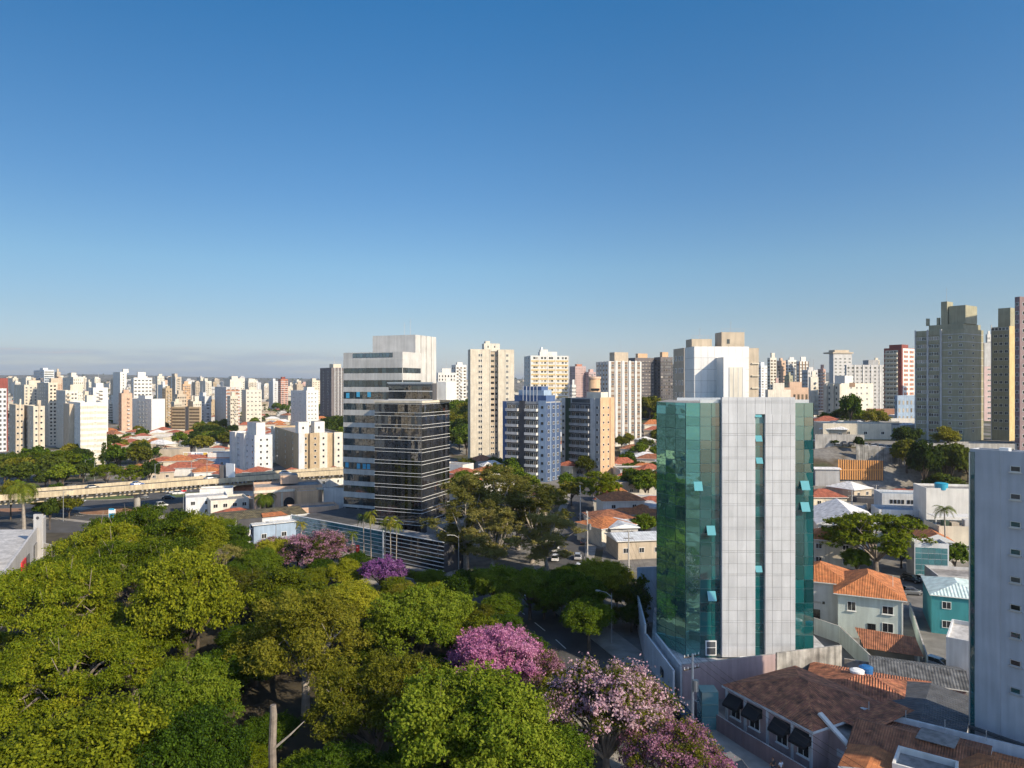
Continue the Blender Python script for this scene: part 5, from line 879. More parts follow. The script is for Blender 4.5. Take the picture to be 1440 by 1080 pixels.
m.build('vent', o)
o = house(1336, 190, 15, 9, 13, 0, -10, 'white', 'slab_roof', 'tall white box with a teal tank on its roof', flat=True, windows=(0, 2), storeys=3, group=NEAR, name='commercial_building', cat='commercial building')
t = thing('water_tank', 'teal round water tank on the tall white box', 'water tank', (PX(1322, 188), 187.5, 13.2)); m = MB(); m.tube([(0, 0, 0), (0, 0, 1.6)], [1.5, 1.6], 18, 'tank_teal'); m.build('tank', t); m = MB(); m.tube([(0, 0, 1.605), (0, 0, 1.8)], [1.65, 1.2], 18, 'tank_teal'); m.build('lid', t)
o = house(1348, 168, 12, 8, 7.4, 0, -8, 'cream', 'slab_roof', 'cream house wall with cluttered open terrace behind the palm', flat=True, windows=(1, 1), group=NEAR); m = MB()
for x, w, z, c in ((-4, 1.2, 1.6, 'green_net'), (-2, 1.6, 1.2, 'beige'), (.5, 1.0, 1.9, 'light_grey'), (2.6, 1.5, 1.0, 'rose'), (4.4, 1, 1.4, 'bluish_white')): m.box(x - w / 2, x + w / 2, -3, -1.5, 7.55, 7.55 + z, c)
m.box(-5.5, 5.5, -1, 3.5, 9.6, 9.75, 'white'); m.box(-5.4, -5.2, -.9, -.7, 7.55, 9.59, 'white'); m.box(5.2, 5.4, -.9, -.7, 7.55, 9.59, 'white'); m.build('terrace', o)
house(1311, 165, 6, 9, 5.4, 1.6, -18, 'white', 'clay_roof', 'small orange roof between the umbrella tree and the palm', gable=True, windows=(1, 1), group=NEAR)
o = house(1304, 152, 6.6, 5, 6.8, 0, -12, 'bluish_white', 'pale_roof', 'white cube with a gridded glass front beside the parked cars', flat=True, windows=None, group=NEAR, name='commercial_building', cat='commercial building'); m = MB()
for i in range(5):
    for j in range(5): m.face([(-3.1 + i * 1.24, -2.53, .6 + j * 1.2), (-1.92 + i * 1.24, -2.53, .6 + j * 1.2), (-1.92 + i * 1.24, -2.53, 1.72 + j * 1.2), (-3.1 + i * 1.24, -2.53, 1.72 + j * 1.2)], 'podium_glass')
m.build('glazing', o)
house(1345, 140, 9, 8, 3.4, 0, -14, 'light_grey', 'slab_roof', 'low grey carport beside the teal house', flat=True, windows=None, group=NEAR, name='carport', cat='carport')
# on the terraced slope
o = thing('slatted_fence', 'orange slatted timber screen wall under the terrace', 'fence', (PX(1210, 243), 243, 8), 0); m = MB()
for k in range(20): x = -7.4 + k * .78; m.obox((x, 0, 3.8 - .02 * k), (.22, 0, 0), (0, .1, 0), (0, 0, 3.4), 'orange_fence'); m.obox((x + .39, .12, 3.8 - .02 * k), (.17, 0, 0), (0, .03, 0), (0, 0, 3.4), 'charcoal')
m.build('slat', o); m = MB(); m.box(-7.6, 7.8, -.16, .2, 3.5, 3.8, 'orange_fence'); m.build('rail', o)
def tz(px, D): return (PX(px, D), D, T(PX(px, D), D))
o = thing('retaining_wall', 'pale stained retaining wall on the slope right of the green tower', 'wall', tz(1206, 252)); wallpart(o, 'panel', tz(1204, 253)[:2], tz(1296, 250)[:2], 8, 19.6, .5, 'stained_concrete', None, 17.6)
o = thing('retaining_wall', 'beige upper retaining wall below the long warehouse', 'wall', tz(1150, 262)); wallpart(o, 'panel', tz(1146, 263)[:2], tz(1215, 261)[:2], 12, 22.4, .5, 'concrete')
for px, D, w, d, h, rot, wm, rm, lab, nm in ((1196, 290, 26, 14, 5.6, -6, 'cream', 'blue_grey_roof', 'long cream warehouse on the terrace right of the green tower', 'warehouse'), (1246, 298, 24, 16, 4.6, -6, 'grey', 'dark_roof', 'dark roofed hall next to the long cream warehouse', 'warehouse'), (1257, 390, 26, 8, 7, -4, 'brick', 'slab_roof', 'long brick red low building under the dark red tower', 'warehouse'), (1266, 330, 14, 9, 5.6, -4, 'white', 'pale_roof', 'small white block in front of the brick red low building', 'warehouse'), (1352, 256, 40, 8, 3.2, -4, 'concrete', 'slab_roof', 'long concrete garage at the foot of the olive towers', 'garage')):
    house(px, D, w, d, h, 0, rot, wm, rm, lab, flat=True, windows=(4, 1), name=nm, cat=nm, bury=6)
house(1266, 232, 10, 7, 4, 1.6, -10, 'cream', 'red_roof', 'small red roofed kiosk among the dark trees on the slope', windows=(1, 1), bury=3); house(1160, 244, 8, 5, 4, .4, -5, 'grey', 'white_roof', 'grey shelter with a white roof beside the orange screen', gable=True, windows=None, bury=4, name='shelter', cat='shelter'); house(1228, 222, 11, 5, 5, 0, -10, 'charcoal', 'slab_roof', 'dark framed shed with a red sign behind the utility poles', flat=True, windows=None, name='shed', cat='shed', bury=2); house(1192, 224, 9, 4, 3, 0, -10, 'teal_paint', 'slab_roof', 'teal container behind the gabled warehouse', flat=True, windows=None, name='container', cat='container', bury=2)
# centre: along the side street
o = house(872, 214, 12.5, 9, 6.4, 2.2, 6, 'white', 'clay_roof', 'white two storey house with an orange hip roof on the side street', windows=(2, 1), storeys=2); r = MB(); r.hip(-5.4, 4.2, -11, -4.9, 3.6, 1.6, 'clay_roof'); r.build('porch_roof', o); m = MB(); m.box(-4.8, 3.6, -10.4, -4.51, -.3, 3.45, 'cream'); m.build('porch', o); m = MB(); m.box(6.6, 11, -8, 4, -.3, 5.2, 'white', 'pale_roof'); m.build('side_wing', o)
house(893, 171, 11.5, 9, 4.3, 1.0, 10, 'beige', 'metal_roof', 'low workshop under a grey blue metal roof by the utility pole', gable=True, windows=(3, 1), name='workshop', cat='workshop'); house(871, 184, 7, 9, 4.6, .9, 8, 'light_grey', 'metal_roof', 'smaller metal roofed workshop behind the low one', gable=True, windows=(2, 1), name='workshop', cat='workshop')
house(895, 300, 17, 14, 5, 0, 4, 'light_grey', 'dark_roof', 'black roofed hall at the foot of the striped white tower', flat=True, windows=(4, 1), name='warehouse', cat='warehouse'); house(742, 228, 10, 8, 5.5, 2, 10, 'brick', 'clay_roof', 'brick red house behind the eucalyptus trees', windows=(2, 2)); house(682, 262, 8, 7, 6, 2, 10, 'white', 'clay_roof', 'white round-cornered house with orange roof by the bright green tree', windows=(1, 1)); house(745, 206, 9, 7, 4, 0, 8, 'beige', 'pale_roof', 'beige flat-roofed house between the eucalyptus trees and the street', flat=True, windows=(2, 1))
# ---------------------------------------------------------------- trees
rs = np.random.RandomState(3)
leafmat('leaf_green', [(.022, .050, .004), (.066, .120, .007), (.120, .178, .011), (.20, .245, .02)], .38)
leafmat('leaf_bright', [(.065, .090, .006), (.160, .190, .010), (.27, .285, .016), (.38, .36, .03)], .38)
leafmat('leaf_flat', [(.036, .066, .004), (.105, .150, .007), (.19, .225, .010), (.31, .30, .02)], .38)
leafmat('leaf_olive', [(.048, .060, .006), (.118, .128, .010), (.185, .180, .016), (.26, .235, .03)], .38)
leafmat('leaf_grey', [(.060, .070, .014), (.145, .145, .028), (.235, .215, .052), (.33, .29, .09)], .4)
leafmat('leaf_dark', [(.018, .034, .005), (.045, .075, .008), (.080, .110, .012), (.125, .150, .020)], .38)
leafmat('blossom_pink', [(.26, .07, .18), (.43, .15, .31), (.58, .26, .43), (.68, .42, .54)], .35); leafmat('blossom_pale', [(.24, .10, .16), (.37, .19, .27), (.48, .29, .36), (.57, .41, .45)], .35); leafmat('blossom_purple', [(.08, .02, .10), (.14, .04, .17), (.21, .08, .25), (.30, .14, .32)], .35)
leafmat('palm_leaf', [(.04, .07, .008), (.10, .14, .012), (.18, .20, .02), (.32, .25, .03)])
wall('bark', (.13, .10, .075), .95, .4, 2.); wall('pale_bark', (.42, .37, .31), .9, .35, 2.); wall('grey_bark', (.30, .25, .21), .95, .35, 2.)
def leaves(name, P, Nn, L, Wd, mat):
    n = len(P); Nn /= np.linalg.norm(Nn, axis=1)[:, None] + 1e-9; a = np.cross(Nn, rs.normal(size=(n, 3))); a /= np.linalg.norm(a, axis=1)[:, None] + 1e-9; b = np.cross(Nn, a)
    l = (L * rs.uniform(.65, 1.3, n))[:, None]; w = (Wd * rs.uniform(.7, 1.25, n))[:, None]; fold = Nn * (w * .25)
    V = np.stack([P - a * l, P + b * w - a * l * .1 + fold, P + a * l, P - b * w - a * l * .1 + fold], 1).reshape(-1, 3)
    me = bpy.data.meshes.new(name); me.vertices.add(4 * n); me.vertices.foreach_set('co', V.ravel().astype(np.float32)); me.loops.add(4 * n); me.loops.foreach_set('vertex_index', np.arange(4 * n, dtype=np.int32)); me.polygons.add(n); me.polygons.foreach_set('loop_start', np.arange(0, 4 * n, 4, dtype=np.int32)); me.materials.append(M[mat]); me.update(calc_edges=True); return me
def sphere(n): d = rs.normal(size=(n, 3)); return d / np.linalg.norm(d, axis=1)[:, None]
def scatter(lobes, n, up=.5, shell=.45, jit=.55, per=26, cr=.30):
    """leaves in twig clusters over the shells of the lobes, so that light catches the clusters and falls in between"""
    C = np.array([l[:3] for l in lobes]); Rr = np.array([l[3:] for l in lobes]); w = Rr[:, 0] ** 2; k = max(40, n // per); idx = rs.choice(len(lobes), k, p=w / w.sum()); d = sphere(k); f = 1 - shell * rs.rand(k) ** 1.5
    f *= 1 + .24 * np.sin(d[:, 0] * 6 + idx) * np.sin(d[:, 1] * 7 + idx * 2) * np.cos(d[:, 2] * 5 + idx * 3) + rs.normal(size=k) * .09
    Q = C[idx] + d * Rr[idx] * f[:, None]; j = rs.randint(k, size=n); size = cr * rs.uniform(.5, 1.4, k)
    P = Q[j] + rs.normal(size=(n, 3)) * (size[j])[:, None] * np.array([.75, .75, .5]); Nn = d[j] * .8 + np.array([0, 0, up]) + rs.normal(size=(n, 3)) * jit; return P, Nn
def limbs(lobes, z0, r, mat, k=14, lean=(0, 0), bend=.35, extra=None, name='trunk'):
    m = MB(); fork = Vector((lean[0], lean[1], z0)); m.tube([(0, 0, -.4), (lean[0] * .3, lean[1] * .3, z0 * .5), fork], [r * 1.25, r, r * .85], 9, mat)
    L = sorted(lobes, key=lambda q: -q[3])[:k] if len(lobes) > k else lobes
    for q in L:
        t = Vector(q[:3]); mid = fork.lerp(t, .5) + Vector((rs.uniform(-.5, .5), rs.uniform(-.5, .5), bend * (t - fork).length * .35)); m.tube([fork - Vector((0, 0, .2)), fork.lerp(mid, .55), mid, mid.lerp(t, .6), t], [r * .55, r * .42, r * .3, r * .2, r * .08], 6, mat)
        for _ in range(2): s = mid.lerp(t, rs.uniform(.2, .8)); e = s + Vector(sphere(1)[0]) * q[3] * 1.1 + Vector((0, 0, q[3] * .5)); m.tube([s, s.lerp(e, .5), e], [r * .16, r * .1, r * .03], 5, mat)
    return m.mesh(name, True)
PROTO = {}
def proto(kind, R_, H, meshes): PROTO.setdefault(kind, []).append((R_, H, meshes))
def dome(n, Rr, zc, rz, r0, r1, flat=1., hole=.12, inner=.25):
    out = []
    for i in range(n):
        d = sphere(1)[0]; d[2] = abs(d[2]) * 1.05 - .28; f = rs.uniform(.62, .92) if rs.rand() > inner else rs.uniform(.1, .55); r = r0 + (r1 - r0) * rs.rand() ** 1.6
        out.append((d[0] * Rr * f, d[1] * Rr * f, zc + d[2] * rz * f, r, r, r * flat))
    return out
for s in range(3):      # broad round-crowned tree
    lb = dome(84, 5.5, 6.6, 4.6, .65, 1.9, .72); proto('broad', 5.6, 11, [('crown', leaves('crown', *scatter(lb, 84000, .5, .55, .75, 30, .27), .118, .07, 'leaf_green')), ('trunk', limbs(lb, 3.2, .34, 'bark'))])
    lb = dome(78, 5.4, 6.4, 4.8, .6, 1.9, .75); proto('bright', 5.4, 11, [('crown', leaves('crown', *scatter(lb, 70000, .5, .55, .75, 34, .31), .128, .08, 'leaf_bright')), ('trunk', limbs(lb, 3.0, .32, 'bark'))])
for s in range(3):      # flat umbrella of thin layers
    lb = []
    for i in range(105):
        a, q = rs.uniform(0, 2 * math.pi), math.sqrt(rs.rand()) * 7.6; r = rs.uniform(.6, 1.7); lb.append((math.cos(a) * q * 1.03, math.sin(a) * q * .97, 8.8 - (q / 7.6) ** 2 * 2.6 + rs.uniform(-1.9, 1.1), r, r, r * .34))
    proto('flat', 8.2, 10.5, [('crown', leaves('crown', *scatter(lb, 66000, .9, .6, .8, 30, .32), .14, .062, 'leaf_flat')), ('trunk', limbs(lb, 3.4, .4, 'grey_bark', 22, bend=.5))])
for s in range(2):      # fine feathery olive crown
    lb = dome(90, 6.6, 6.2, 4.6, .7, 1.35, .7, inner=.35); proto('feathery', 6.8, 10.5, [('crown', leaves('crown', *scatter(lb, 58000, .6, .8, .9, 22, .26), .13, .052, 'leaf_olive')), ('trunk', limbs(lb, 1.8, .3, 'grey_bark', 26))])
    lb = dome(78, 6.0, 6.9, 5.6, .8, 1.5, .8, inner=.3); proto('airy', 6.3, 12.5, [('crown', leaves('crown', *scatter(lb, 44000, .3, .8, .8), .15, .055, 'leaf_olive')), ('trunk', limbs(lb, 3.2, .34, 'pale_bark', 11, bend=.2))])
    lb = [(rs.normal() * 2.3, rs.normal() * 2.3, rs.uniform(6, 19), *([rs.uniform(.8, 1.6)] * 2), rs.uniform(.8, 1.5)) for _ in range(46)]; proto('eucalyptus', 5.2, 20, [('crown', leaves('crown', *scatter(lb, 26000, .1, .9, .8), .22, .065, 'leaf_grey')), ('trunk', limbs(lb, 6, .36, 'pale_bark', 22, (.5, .2), .05))])
    lb = dome(100, 5.2, 5.0, 3.9, .6, 1.2, .8, inner=.3); lg = [lb[i] for i in range(0, 100, 5)]
    proto('pink', 5.2, 9.6, [('blossom', leaves('blossom', *scatter(lb, 42000, .5, .75, .9, 24, .24), .085, .065, 'blossom_pink')), ('trunk', limbs(lb, 1.8, .28, 'grey_bark', 40))])
    proto('palepink', 5.2, 9.6, [('blossom', leaves('blossom', *scatter(lb, 20000, .5, .8, .9), .095, .075, 'blossom_pale')), ('foliage', leaves('foliage', *scatter(lb[26:], 22000, .3, .9, .9), .095, .05, 'leaf_olive')), ('trunk', limbs(lb, 1.8, .28, 'grey_bark', 50))])
lb = dome(50, 5.0, 5.4, 2.6, .6, 1.1, .6, inner=.2); proto('purple', 5.2, 8.2, [('blossom', leaves('blossom', *scatter(lb, 9000, .6, .7, .9), .14, .10, 'blossom_purple')), ('trunk', limbs(lb, 1.9, .26, 'bark', 40))])
for s in range(2):      # leafless
    m = MB()
    def br(p, d, L, r, dep):
        e = p + d * L; m.tube([p, p.lerp(e, .5) + Vector(sphere(1)[0]) * L * .08, e], [r, r * .8, r * .6], 5 if dep > 2 else 4, 'grey_bark', dep == 0)
        if dep:
            for _ in range(3 if dep > 1 else 4): br(p.lerp(e, rs.uniform(.55, 1)), (d + Vector(sphere(1)[0]) * .75 + Vector((0, 0, .12))).normalized(), L * rs.uniform(.55, .8), r * .55, dep - 1)
    br(Vector((0, 0, -.3)), Vector((0, 0, 1)), 3, .26, 5); proto('bare', 4.6, 9, [('trunk', m.mesh('trunk', True)), ('crown', leaves('crown', *scatter(dome(40, 4.2, 5.6, 3.2, .5, 1.0, .7), 2600, .5, .9, .9), .13, .05, 'leaf_grey'))])
for s in range(3):      # same kinds, lighter to render, for the distance
    for kind, mt in (('far_green', 'leaf_green'), ('far_dark', 'leaf_dark'), ('far_olive', 'leaf_olive')):
        lb = dome(30, 5.2, 6.6, 4.0, 1.1, 1.9, .75); proto(kind, 5.4, 10.4, [('crown', leaves('crown', *scatter(lb, 5200, .45, .45, .7, 12, .5), .42, .30, mt)), ('trunk', limbs(lb, 3, .34, 'bark', 8))])
for s in range(2):
    lb = []
    for i in range(70):
        a, q = rs.uniform(0, 2 * math.pi), math.sqrt(rs.rand()) * 7.4; r = rs.uniform(1., 1.8); lb.append((math.cos(a) * q, math.sin(a) * q, 10.0 - (q / 7.4) ** 2 * 2.2 + rs.choice([0, -1.5, -2.6]), r, r, r * .38))
    proto('umbrella', 8.2, 11.5, [('crown', leaves('crown', *scatter(lb, 24000, .9, .6, .6), .24, .11, 'leaf_flat')), ('trunk', limbs(lb, 2.2, .42, 'grey_bark', 18, bend=.25))])
lb = [(0, 0, z, r, r, r * .6) for z, r in ((3, 1.6), (5, 1.5), (7, 1.3), (9, 1.0), (11, .7), (12.5, .4))] + [(rs.normal() * .8, rs.normal() * .8, z, .8, .8, .5) for z in np.linspace(2, 11, 22)]; proto('conifer', 1.9, 13, [('crown', leaves('crown', *scatter(lb, 4000, .3, .8), .3, .12, 'leaf_dark')), ('trunk', limbs(lb[:3], 9, .2, 'bark'))])
lb = [(rs.normal() * .55, rs.normal() * .55, z, .75, .75, .9) for z in np.linspace(1, 8.6, 30)]; proto('column', 1.5, 9.4, [('crown', leaves('crown', *scatter(lb, 6000, .3, .7), .2, .11, 'leaf_flat')), ('trunk', limbs(lb[:3], 3, .16, 'bark'))])
def palm(H, nf, L, droop, r, mat='palm_leaf'):
    P, Nn, m = [], [], MB(); tb = MB(); lean = rs.uniform(-.3, .3, 2); tb.tube([(0, 0, -.3), (lean[0] * .4, lean[1] * .4, H * .5), (lean[0], lean[1], H)], [r * 1.3, r, r * .8], 8, 'pale_bark')
    for k in range(nf):
        a = 2 * math.pi * k / nf + rs.uniform(-.2, .2); el = rs.uniform(-.15, 1.0); c, s = math.cos(a), math.sin(a); pts = []; p = Vector((lean[0], lean[1], H)); ang = el
        for i in range(7): pts.append(p.copy()); p = p + Vector((c * math.cos(ang), s * math.cos(ang), math.sin(ang))) * L / 6; ang -= droop / 6
        side = Vector((-s, c, 0))
        for i in range(6):
            w0, w1 = (L * .24 * math.sin(math.pi * min(1, (q + .6) / 6.8)) for q in (i, i + 1)); dn = Vector((0, 0, -.35))
            for sg in (-1, 1):
                for h in range(4):
                    t0, t1 = h / 4, (h + .8) / 4; A, B_ = pts[i].lerp(pts[i + 1], t0), pts[i].lerp(pts[i + 1], t1); w = w0 + (w1 - w0) * t0; fw = (pts[i + 1] - pts[i]) * .5; e = (A + B_) / 2 + (side * sg + dn) * w + fw; m.face([A, B_, e], mat)
    return [('crown', m.mesh('crown')), ('trunk', tb.mesh('trunk', True))]
proto('palm', 2.6, 11, palm(9.5, 20, 2.9, 1.7, .17)); proto('palm', 2.6, 11, palm(9, 18, 2.7, 1.5, .16)); proto('bigpalm', 4, 11, palm(8.5, 38, 4.2, 2.3, .3))
NAMES = dict(broad='broadleaf_tree', bright='broadleaf_tree', flat='flat_topped_tree', feathery='feathery_tree', airy='feathery_tree', eucalyptus='eucalyptus_tree', pink='blossom_tree', palepink='blossom_tree', purple='blossom_tree', bare='bare_tree', far_green='broadleaf_tree', far_dark='evergreen_tree', far_olive='broadleaf_tree', umbrella='umbrella_tree', conifer='conifer_tree', column='columnar_tree', palm='palm_tree', bigpalm='palm_tree')
TREES = []
def tree(kind, x, y, s, label=None, autolab=None, group='trees', z=None, sz=None):
    if kind == 'bare': s *= 1.28
    P = PROTO[kind]; R_, H, ms = P[len(TREES) % len(P)]; o = link(NAMES[kind], None, None, (x, y, (T(x, y) if z is None else z) - .1), rnd.uniform(0, 6.28)); o.scale = (s, s, sz or s)
    for n_, me in ms: link(n_, me, o)
    cat = 'palm tree' if 'palm' in kind else 'tree'
    if autolab: auto(o, autolab[0], autolab[1], cat, group)
    else: tag(o, label, cat, group)
    TREES.append((x, y, s * R_)); return o
def ptree(kind, px, py, w, label=None, autolab=None, group='trees of the park', D=None, zg=0., hf=.72):
    """a tree whose crown is seen centred at (px, py) and w pixels wide; its distance follows from its height above the ground"""
    R_, H, _ = PROTO[kind][len(TREES) % len(PROTO[kind])]; s = 1.
    if D is None:
        for _ in range(12): d = (CAMH - zg - hf * H * s) * F / (py - 540); s = min(1.75, max(.35, w * d / F / 2 / R_))
    else: d = D; s = w * d / F / 2 / R_
    x = PX(px, d); sz = None
    if D is not None: zt = CAMH - (py - 540) / F * d - T(x, d); sz = max(s * .6, min(s * 2., zt / (H * hf)))
    elif 'park' in group: sz = s * (rnd.uniform(.95, 1.3) if px < 300 else rnd.uniform(.82, 1.05))
    return tree(kind, x, d, s, label, autolab, group, sz=sz)
for k, px, py, w, lab in (
    ('flat', 150, 772, 170, 'flat-topped green tree at the left far end of the park'), ('flat', 205, 752, 170, 'flat-topped tree with its crown closest to the traffic island'), ('bright', 268, 760, 90, 'rounded bright green tree at the park edge below the bright pink blossom'),
    ('flat', 112, 806, 130, 'flat-topped tree beside the white commercial building'), ('bare', 125, 815, 110, 'leafless grey tree rising among the flat-topped crowns'), ('flat', 195, 800, 160, 'yellowish flat-topped tree just behind the leafless grey tree'), ('bare', 205, 840, 90, 'second leafless grey tree, nearer the camera, left of the lobed yellow tree'), ('flat', 60, 860, 220, 'wide flat-topped tree at the left edge with twigs showing'),
    ('bright', 262, 850, 150, 'yellow green tree of rounded lobes in the middle of the park'), ('feathery', 325, 815, 120, 'olive brown feathery tree below the mossy roofed shop'), ('bright', 396, 812, 120, 'bright yellow green tree in front of the pink blossom trees'), ('airy', 430, 855, 210, 'large olive tree with forked white branches in the park centre'), ('bright', 490, 822, 100, 'bright green tree squeezed between the olive tree and the purple blossom'),
    ('broad', 590, 855, 150, 'deep green lobed tree left of the pink blossom ball'), ('feathery', 530, 955, 230, 'wide olive feathery tree with many dark stems showing'), ('broad', 660, 1000, 250, 'large dark green dome tree at the bottom below the pink blossom ball'), ('broad', 755, 1045, 170, 'olive green dome tree at the bottom beside the spreading pale pink tree'), ('broad', 600, 1065, 150, 'green tree cut by the bottom edge left of the large dome tree'), ('broad', 480, 1072, 150, 'leafy green tree at the bottom right of the bare broken trunk'),
    ('flat', 90, 930, 240, 'broad flat-topped tree with pale limbs near the left edge'), ('flat', 190, 905, 160, 'flat-topped tree behind the dark gap in the park'), ('broad', 265, 985, 150, 'soft green tree right of the dark gap in the park'), ('broad', 330, 925, 110, 'dark green tree left of the olive tree with white branches'), ('bright', 120, 1040, 240, 'large bright green tree in the bottom left corner'), ('broad', 260, 1065, 170, 'green tree at the bottom right of the corner tree'), ('flat', 20, 990, 150, 'flat-topped tree cut by the left edge near the bottom'), ('bare', 95, 960, 100, 'leafless tree poking through the crowns near the left edge')):
    ptree(k, px, py, w, lab)
for k, px, py, w, lab, g in (
    ('pink', 697, 897, 145, 'round bright pink blossom tree by the avenue', 'blossom trees'), ('palepink', 852, 958, 212, 'widest pale pink blossom tree, half in green leaf', 'blossom trees'), ('palepink', 950, 1034, 165, 'pale pink blossom tree over the parking bays at the bottom', 'blossom trees'), ('palepink', 757, 925, 100, 'small faded pink blossom tree between the two large blossom trees', 'blossom trees'), ('pink', 1012, 1070, 50, 'small pink blossom tree at the bottom by the dark retaining wall', 'blossom trees'),
    ('purple', 541, 797, 82, 'deep purple blossom tree in front of the black office', 'blossom trees'), ('bare', 315, 775, 72, 'grey leafless tree beside the vivid pink blossom', 'trees of the park'), ('bright', 346, 770, 26, 'small yellow shrub tree under the shop window', 'trees of the park'),
    ('airy', 640, 755, 60, 'grey green tree against the black office corner', 'trees by the avenue'), ('broad', 700, 812, 80, 'dark tree in the shade under the eucalyptus trees', 'trees by the avenue'), ('broad', 745, 815, 80, 'green tree on the corner of side street and avenue', 'trees by the avenue'), ('broad', 655, 815, 70, 'dark round tree on the pavement before the eucalyptus trees', 'trees by the avenue'), ('broad', 705, 845, 60, 'dark tree by the kerb above the pink blossom ball', 'trees by the avenue'), ('feathery', 780, 835, 56, 'olive tree overhanging the zebra crossing', 'trees by the avenue'), ('broad', 808, 822, 90, 'green tree with dark underside at the junction', 'trees by the avenue'), ('broad', 828, 858, 80, 'dark tree at the junction nearest the pale pink tree', 'trees by the avenue'), ('feathery', 868, 820, 60, 'olive tree by the yard wall left of the green tower', 'trees by the avenue'), ('column', 900, 830, 24, 'narrow columnar tree at the boundary wall', 'trees by the avenue'), ('feathery', 862, 858, 46, 'yellowish small tree in front of the boundary wall', 'trees by the avenue'), ('broad', 888, 858, 44, 'dark bushy tree by the pale blue wall', 'trees by the avenue')):
    ptree(k, px, py, w, lab, None, g)
for k, px, py, w, D, lab in (
    ('palepink', 448, 764, 108, 150, 'pink blossom tree in front of the teal glass podium'), ('palepink', 388, 766, 84, 160, 'dusty pink blossom tree before the blue grey shop'),
    ('broad', 800, 806, 60, 142, 'green tree at the foot of the side street, left kerb'), ('feathery', 850, 800, 60, 148, 'olive tree at the foot of the side street, right kerb'), ('broad', 765, 845, 56, 124, 'dark green tree leaning over the avenue by the crossing'), ('eucalyptus', 690, 775, 90, 150, 'young eucalyptus in the street corner clump'), ('airy', 790, 842, 50, 128, 'grey green tree on the traffic corner'), ('bright', 846, 808, 88, 131, 'tall dark tree between the avenue and the yard wall'), ('bright', 828, 856, 62, 117, 'light green tree on the pavement opposite the blossom trees'), ('pink', 292, 744, 50, 184, 'vivid pink blossom tree at the shop end of the park'), ('feathery', 886, 838, 56, 122, 'tall olive tree against the pale blue wall'), ('bright', 808, 836, 70, 126, 'leafy tree in the shade of the green tower'), ('eucalyptus', 770, 770, 80, 152, 'eucalyptus at the right of its clump, over the street mouth'),
    ('eucalyptus', 700, 722, 118, 166, 'tall eucalyptus with pale trunk in the centre'), ('eucalyptus', 748, 740, 96, 163, 'eucalyptus nearest the side street'), ('eucalyptus', 656, 745, 104, 158, 'darker eucalyptus directly right of the black office'), ('eucalyptus', 728, 705, 92, 176, 'furthest eucalyptus with thin grey crown'),
    ('broad', 653, 678, 48, 240, 'round bright green tree right of the black office'), ('umbrella', 842, 680, 70, 232, 'wide dark green tree at the foot of the peach walled block'), ('airy', 775, 700, 50, 222, 'olive tree overhanging parked cars on the side street'), ('umbrella', 1232, 748, 146, 155, 'large umbrella tree with forked trunk behind the orange hipped house'), ('broad', 1205, 785, 40, 150, 'bushy green tree tucked under the umbrella tree'), ('palm', 1330, 735, 36, 160, 'drooping palm beside the cream terrace wall'), ('bigpalm', 34, 697, 58, 196, 'large palm with yellowing fronds at the left edge'), ('bigpalm', 372, 706, 40, 205, 'feathery palm in front of the arched hall'),
    ('palm', 424, 748, 22, 172, 'short palm against the left end of the teal glass podium'), ('palm', 512, 744, 24, 158, 'left palm of the trio by the teal glass podium'), ('palm', 522, 745, 22, 157, 'middle palm of the trio by the teal glass podium'), ('palm', 541, 752, 24, 155, 'right palm of the trio by the teal glass podium'), ('palm', 550, 752, 24, 154, 'palm of the pair right of the trio, inner one'), ('palm', 557, 753, 22, 153, 'palm of the pair right of the trio, outer one'), ('palm', 497, 765, 20, 156, 'stunted palm left of the trio by the podium'),
    ('umbrella', 40, 648, 50, 300, 'flat layered tree at the left before the beige towers'), ('umbrella', 82, 646, 66, 305, 'broad layered tree left of the banded white tower'), ('conifer', 145, 636, 8, 318, 'small dark conifer at the foot of the banded white tower'), ('far_green', 165, 640, 36, 330, 'green tree directly right of the dark conifer'), ('far_olive', 195, 640, 34, 325, 'olive tree beside the beige warehouse'), ('umbrella', 150, 662, 44, 285, 'spreading tree behind the flyover lamp'), ('umbrella', 185, 664, 44, 280, 'second spreading tree behind the flyover'), ('far_dark', 210, 660, 30, 283, 'dark tree at the end of the spreading pair'), ('far_dark', 70, 705, 24, 200, 'dark shrub tree below the large palm'), ('far_olive', 15, 690, 30, 215, 'olive tree at the left edge beneath the large palm'),
    ('far_green', 905, 735, 36, 190, 'green tree left of the green glass tower by the orange roofed house'), ('far_dark', 1300, 648, 46, 236, 'dark tree left of the tall white box'), ('far_dark', 1338, 646, 50, 240, 'dark tree behind the tall white box'), ('far_olive', 1275, 634, 40, 247, 'olive tree on the slope below the olive tower'), ('far_green', 1196, 572, 30, 340, 'dark round tree at the foot of the cream stepped block'), ('far_olive', 1232, 588, 34, 330, 'olive tree between the cream stepped block and the brick building'), ('far_dark', 1174, 622, 14, 262, 'small dark tree on the retaining wall'), ('far_dark', 1208, 620, 13, 256, 'tiny dark tree at the terrace edge')):
    ptree(k, px, py, w, lab, None, 'trees between the buildings', D=D, hf=.62)
rr = random.Random(21)
def avd(x, y): return min((x - a) ** 2 + (y - b) ** 2 for a, b in AV) ** .5
def in_park(x, y): # left of the avenue
    for (x0, y0), (x1, y1) in zip(AV[:-1], AV[1:]):
        if (x1 - x0) * (y - y0) - (y1 - y0) * (x - x0) < 0 and min(y0, y1) - 1 <= y <= max(y0, y1) + 1: return False
    return avd(x, y) > 8 and x < 16
cnt = 0
